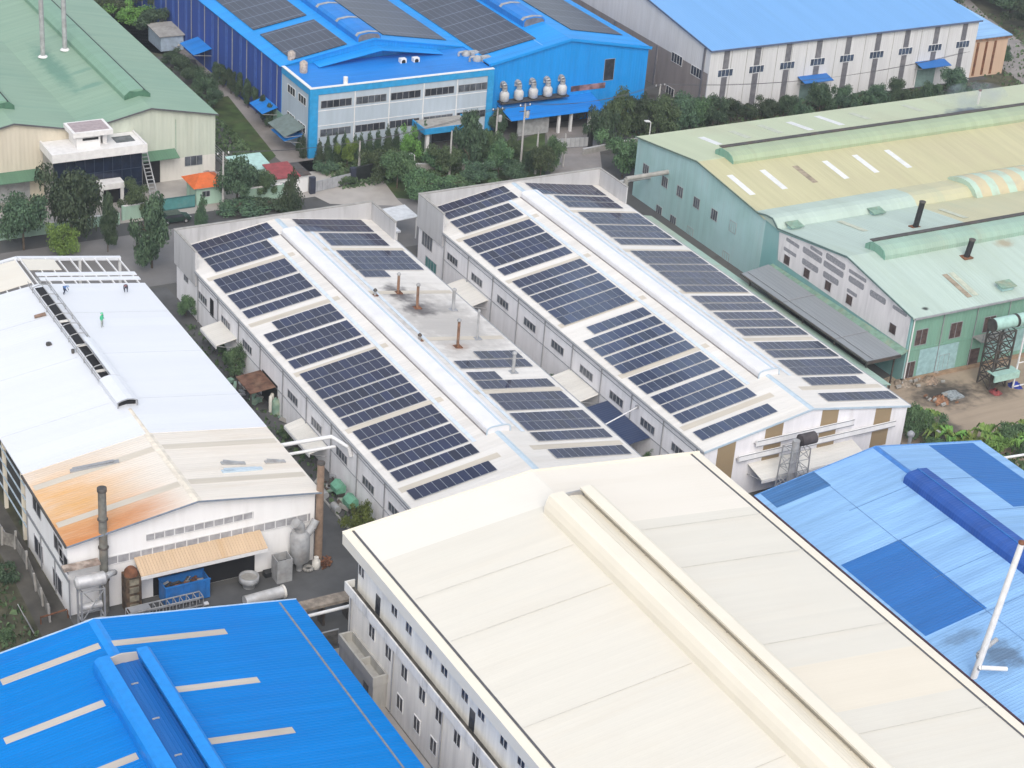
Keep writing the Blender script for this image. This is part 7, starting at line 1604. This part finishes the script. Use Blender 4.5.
# hedge along the side of the blue factory
for i, (px, yb_, yt) in enumerate([(216,82,63),(223,88,66),(231,94,70),(240,100,74),(248,108,80),(256,114,88),(263,122,96),(270,128,104)]):
    ptree('tall', (px, yb_), (px-1, yt), 13, '%s bush from the far end of the hedge along the dull blue side wall' % ORD[i], 'hedge along the dull blue side wall')
for i, (px, yb_, yt, w_) in enumerate([(174,66,50,22),(185,76,56,26),(196,86,66,28),(205,98,74,28),(214,108,88,22)]):
    ptree('round', (px, yb_), (px, yt), w_, '%s tree from the far end of the row along the green roof edge' % ORD[i], 'trees along the green roof edge')
for i, (px, yb_, yt, w_) in enumerate([(108,16,-6,40),(130,26,2,36),(150,36,8,34),(163,22,-6,34),(178,16,-8,30),(140,8,-22,44),(118,-2,-30,40),(165,0,-30,40),(190,6,-14,26)]):
    ptree(['mid','bright','round'][i % 3], (px, yb_), (px, yt), w_, ['tree at the top left behind the green roof edge','bright bushy tree behind the middle of the green roof edge','tree at the corner of the rubbish yard','tree behind the rubbish yard wall','small tree at the end of the rubbish yard wall','tree deeper in the wood above the rubbish yard','tree in the wood at the picture top above the green roof','tree at the picture top left of the blue factory','small tree touching the far corner of the blue side wall'][i], 'wood behind the rubbish yard')
for i, (px, py, w_, h_) in enumerate([(1006,60,14,16),(985,42,10,12)]): ptree('cypress', (px, py), (px, py-h_), w_, ['small conifer on the verge right of the peach annex','tiny conifer beside the far road'][i])
for i, (px, yb_, yt, w_) in enumerate([(940,4,-22,50),(975,-2,-30,50),(1010,12,-20,50),(1030,30,0,40)]): ptree('round', (px, yb_), (px, yt), w_, ['dark tree beyond the far road, left','dark tree beyond the far road, middle','dark tree beyond the far road, right','dark tree at the right picture edge beyond the far road'][i], 'wood beyond the far road')
# low planting
for i, (k, px, yb_, yt, w_, lab) in enumerate([('hedge',240,212,198,50,'long low hedge below the broad tree by the orange roof'),('hedge',268,210,196,40,'low hedge in front of the mint wall'),('hedge',325,170,158,28,'low bushes under the left cypresses'),('hedge',440,194,176,40,'wide low bush behind the second parapet'),('shrub',470,200,180,36,'rounded bush behind the far parapet, left of the poles'),('shrub',505,196,174,34,'low green bush below the twin-armed pole'),('hedge',630,165,150,30,'clipped low hedge by the pale kerb wall'),('mid',186,316,296,22,'leafy bush at the far corner of the sooty hall'),('mid',236,376,348,26,'round green bush below the first cream canopy'),('shrub',224,352,340,14,'small bush under the first cream canopy edge'),('bright',358,532,504,27,'round bright bush in the alley by the cream eave'),('shrub',286,440,424,18,'small bush beside the second cream canopy'),('round',545,390,372,16,'dark bush in the gap at the second hall canopy'),('mid',655,462,446,22,'green bush at the near end of the gap between the solar halls'),('hedge',6,580,560,30,'dark bush behind the broken post fence'),('hedge',24,524,514,12,'weeds at the corner of the white factory side wall'),('shrub',4,640,628,20,'low weeds at the bottom of the post fence'),('hedge',965,104,86,40,'rounded bush before the smoky patch of the yellow-green roof')]):
    ptree(k, (px, yb_), (px, yt), w_, lab)
# banana-like clump and strip at right
def banana(px, py, h, n, lab, seed):
    p = az(px, py, 0); r = random.Random(seed); t = thing('banana_plant', lab, 'plant', p, 'banana plants by the boundary wall')
    mb = MB()
    for k in range(n):
        a = r.uniform(0, 2*PI); L_ = h*r.uniform(.7,1.1); ux, uy = math.cos(a), math.sin(a); w_ = .26*h*r.uniform(.6,1)
        pts = [(0,h*.35),(.25*L_,h*.8),(.55*L_,h*.95),(.85*L_,h*.62)]
        vs = []
        for i, (d, z) in enumerate(pts):
            ww = w_*(.35,.9,.8,.1)[i]/2; vs += [(p[0]+ux*d-uy*ww, p[1]+uy*d+ux*ww, z), (p[0]+ux*d, p[1]+uy*d, z-.06*h), (p[0]+ux*d+uy*ww, p[1]+uy*d-ux*ww, z)]
        fs = []
        for i in range(3):
            for j in range(2): fs.append((i*3+j, i*3+j+1, (i+1)*3+j+1, (i+1)*3+j))
        mb.add(vs, fs)
    mb.build('leaves', M['leaf_bright'], t, normals=False)
    mb = MB(); mb.tube(p, (p[0],p[1],h*.5), .13, .07, 8); mb.build('stem', M['leaf_bright'], t)
bl = ['next to the corner of the striped gable','second from the striped gable','third from the striped gable','behind the low boundary wall, far end','behind the low boundary wall, middle','behind the low boundary wall, near end','left of the white pipe rail','beside the bend of the white pipe rail','behind the white pipe rail, left part','behind the white pipe rail, middle','behind the white pipe rail, right part','at the right picture edge, upper','at the right picture edge, lower']
for i, (px, py, h) in enumerate([(908,425,2.6),(916,432,2.8),(926,430,2.4),(936,446,2.6),(948,450,2.8),(958,456,2.5),(970,452,2.6),(984,448,2.8),(993,456,2.5),(1004,446,2.7),(1012,452,2.6),(1022,444,2.8),(1030,456,2.6)]): banana(px, py, h, 16, 'bright broad-leaved plant '+bl[i], i)
for i, (k, px, yb_, yt, w_, lab) in enumerate([('mid',915,440,408,34,'big leafy bush at the right corner of the striped gable'),('mid',940,455,440,34,'low leafy bush beside the boundary wall'),('bright',985,456,434,36,'leafy bush in the planted strip below the sandy yard'),('mid',1012,450,424,36,'leafy bush in the planted strip near the right picture edge')]): ptree(k, (px, yb_), (px, yt), w_, lab)
# grass tufts that nobody could count
def tufts(name, lab, rects, n, seed, h=.35):
    r = np.random.RandomState(seed); vs = []; fs = []
    tot = sum(w_ for *_, w_ in rects)
    for (x0, x1, y0, y1, w_) in rects:
        for _ in range(int(n*w_/tot)):
            x, y = r.uniform(x0, x1), r.uniform(y0, y1); a = r.uniform(0, 6.28); hh = h*r.uniform(.4,1.4); ww = hh*r.uniform(.4,.9); b = len(vs)
            dx, dy = ww*math.cos(a), ww*math.sin(a); lx, ly = r.uniform(-.2,.2,2)
            vs += [(x-dx,y-dy,.01),(x+dx,y+dy,.01),(x+dx*.5+lx,y+dy*.5+ly,hh),(x-dx*.5+lx,y-dy*.5+ly,hh)]; fs.append((b,b+1,b+2,b+3))
    me = bpy.data.meshes.new(name); me.from_pydata(vs, [], fs); me.materials.append(M['leaf_mid']); o = bpy.data.objects.new(name, me); COL.objects.link(o); tag(o, lab, 'grass', None, 'stuff')
tufts('rough_grass', 'rough grass and weeds on the verges and plots', [(113,142,238,247,3),(165,182,228,246,2),(182,240,230,246.5,4),(100.8,107,246,290,3),(30,41.5,136,172,2),(60,95,300,330,1),(243,270,240,290,2),(76.1,78.4,150,205,.4),(147,160,136.5,141,1)], 14000, 3)
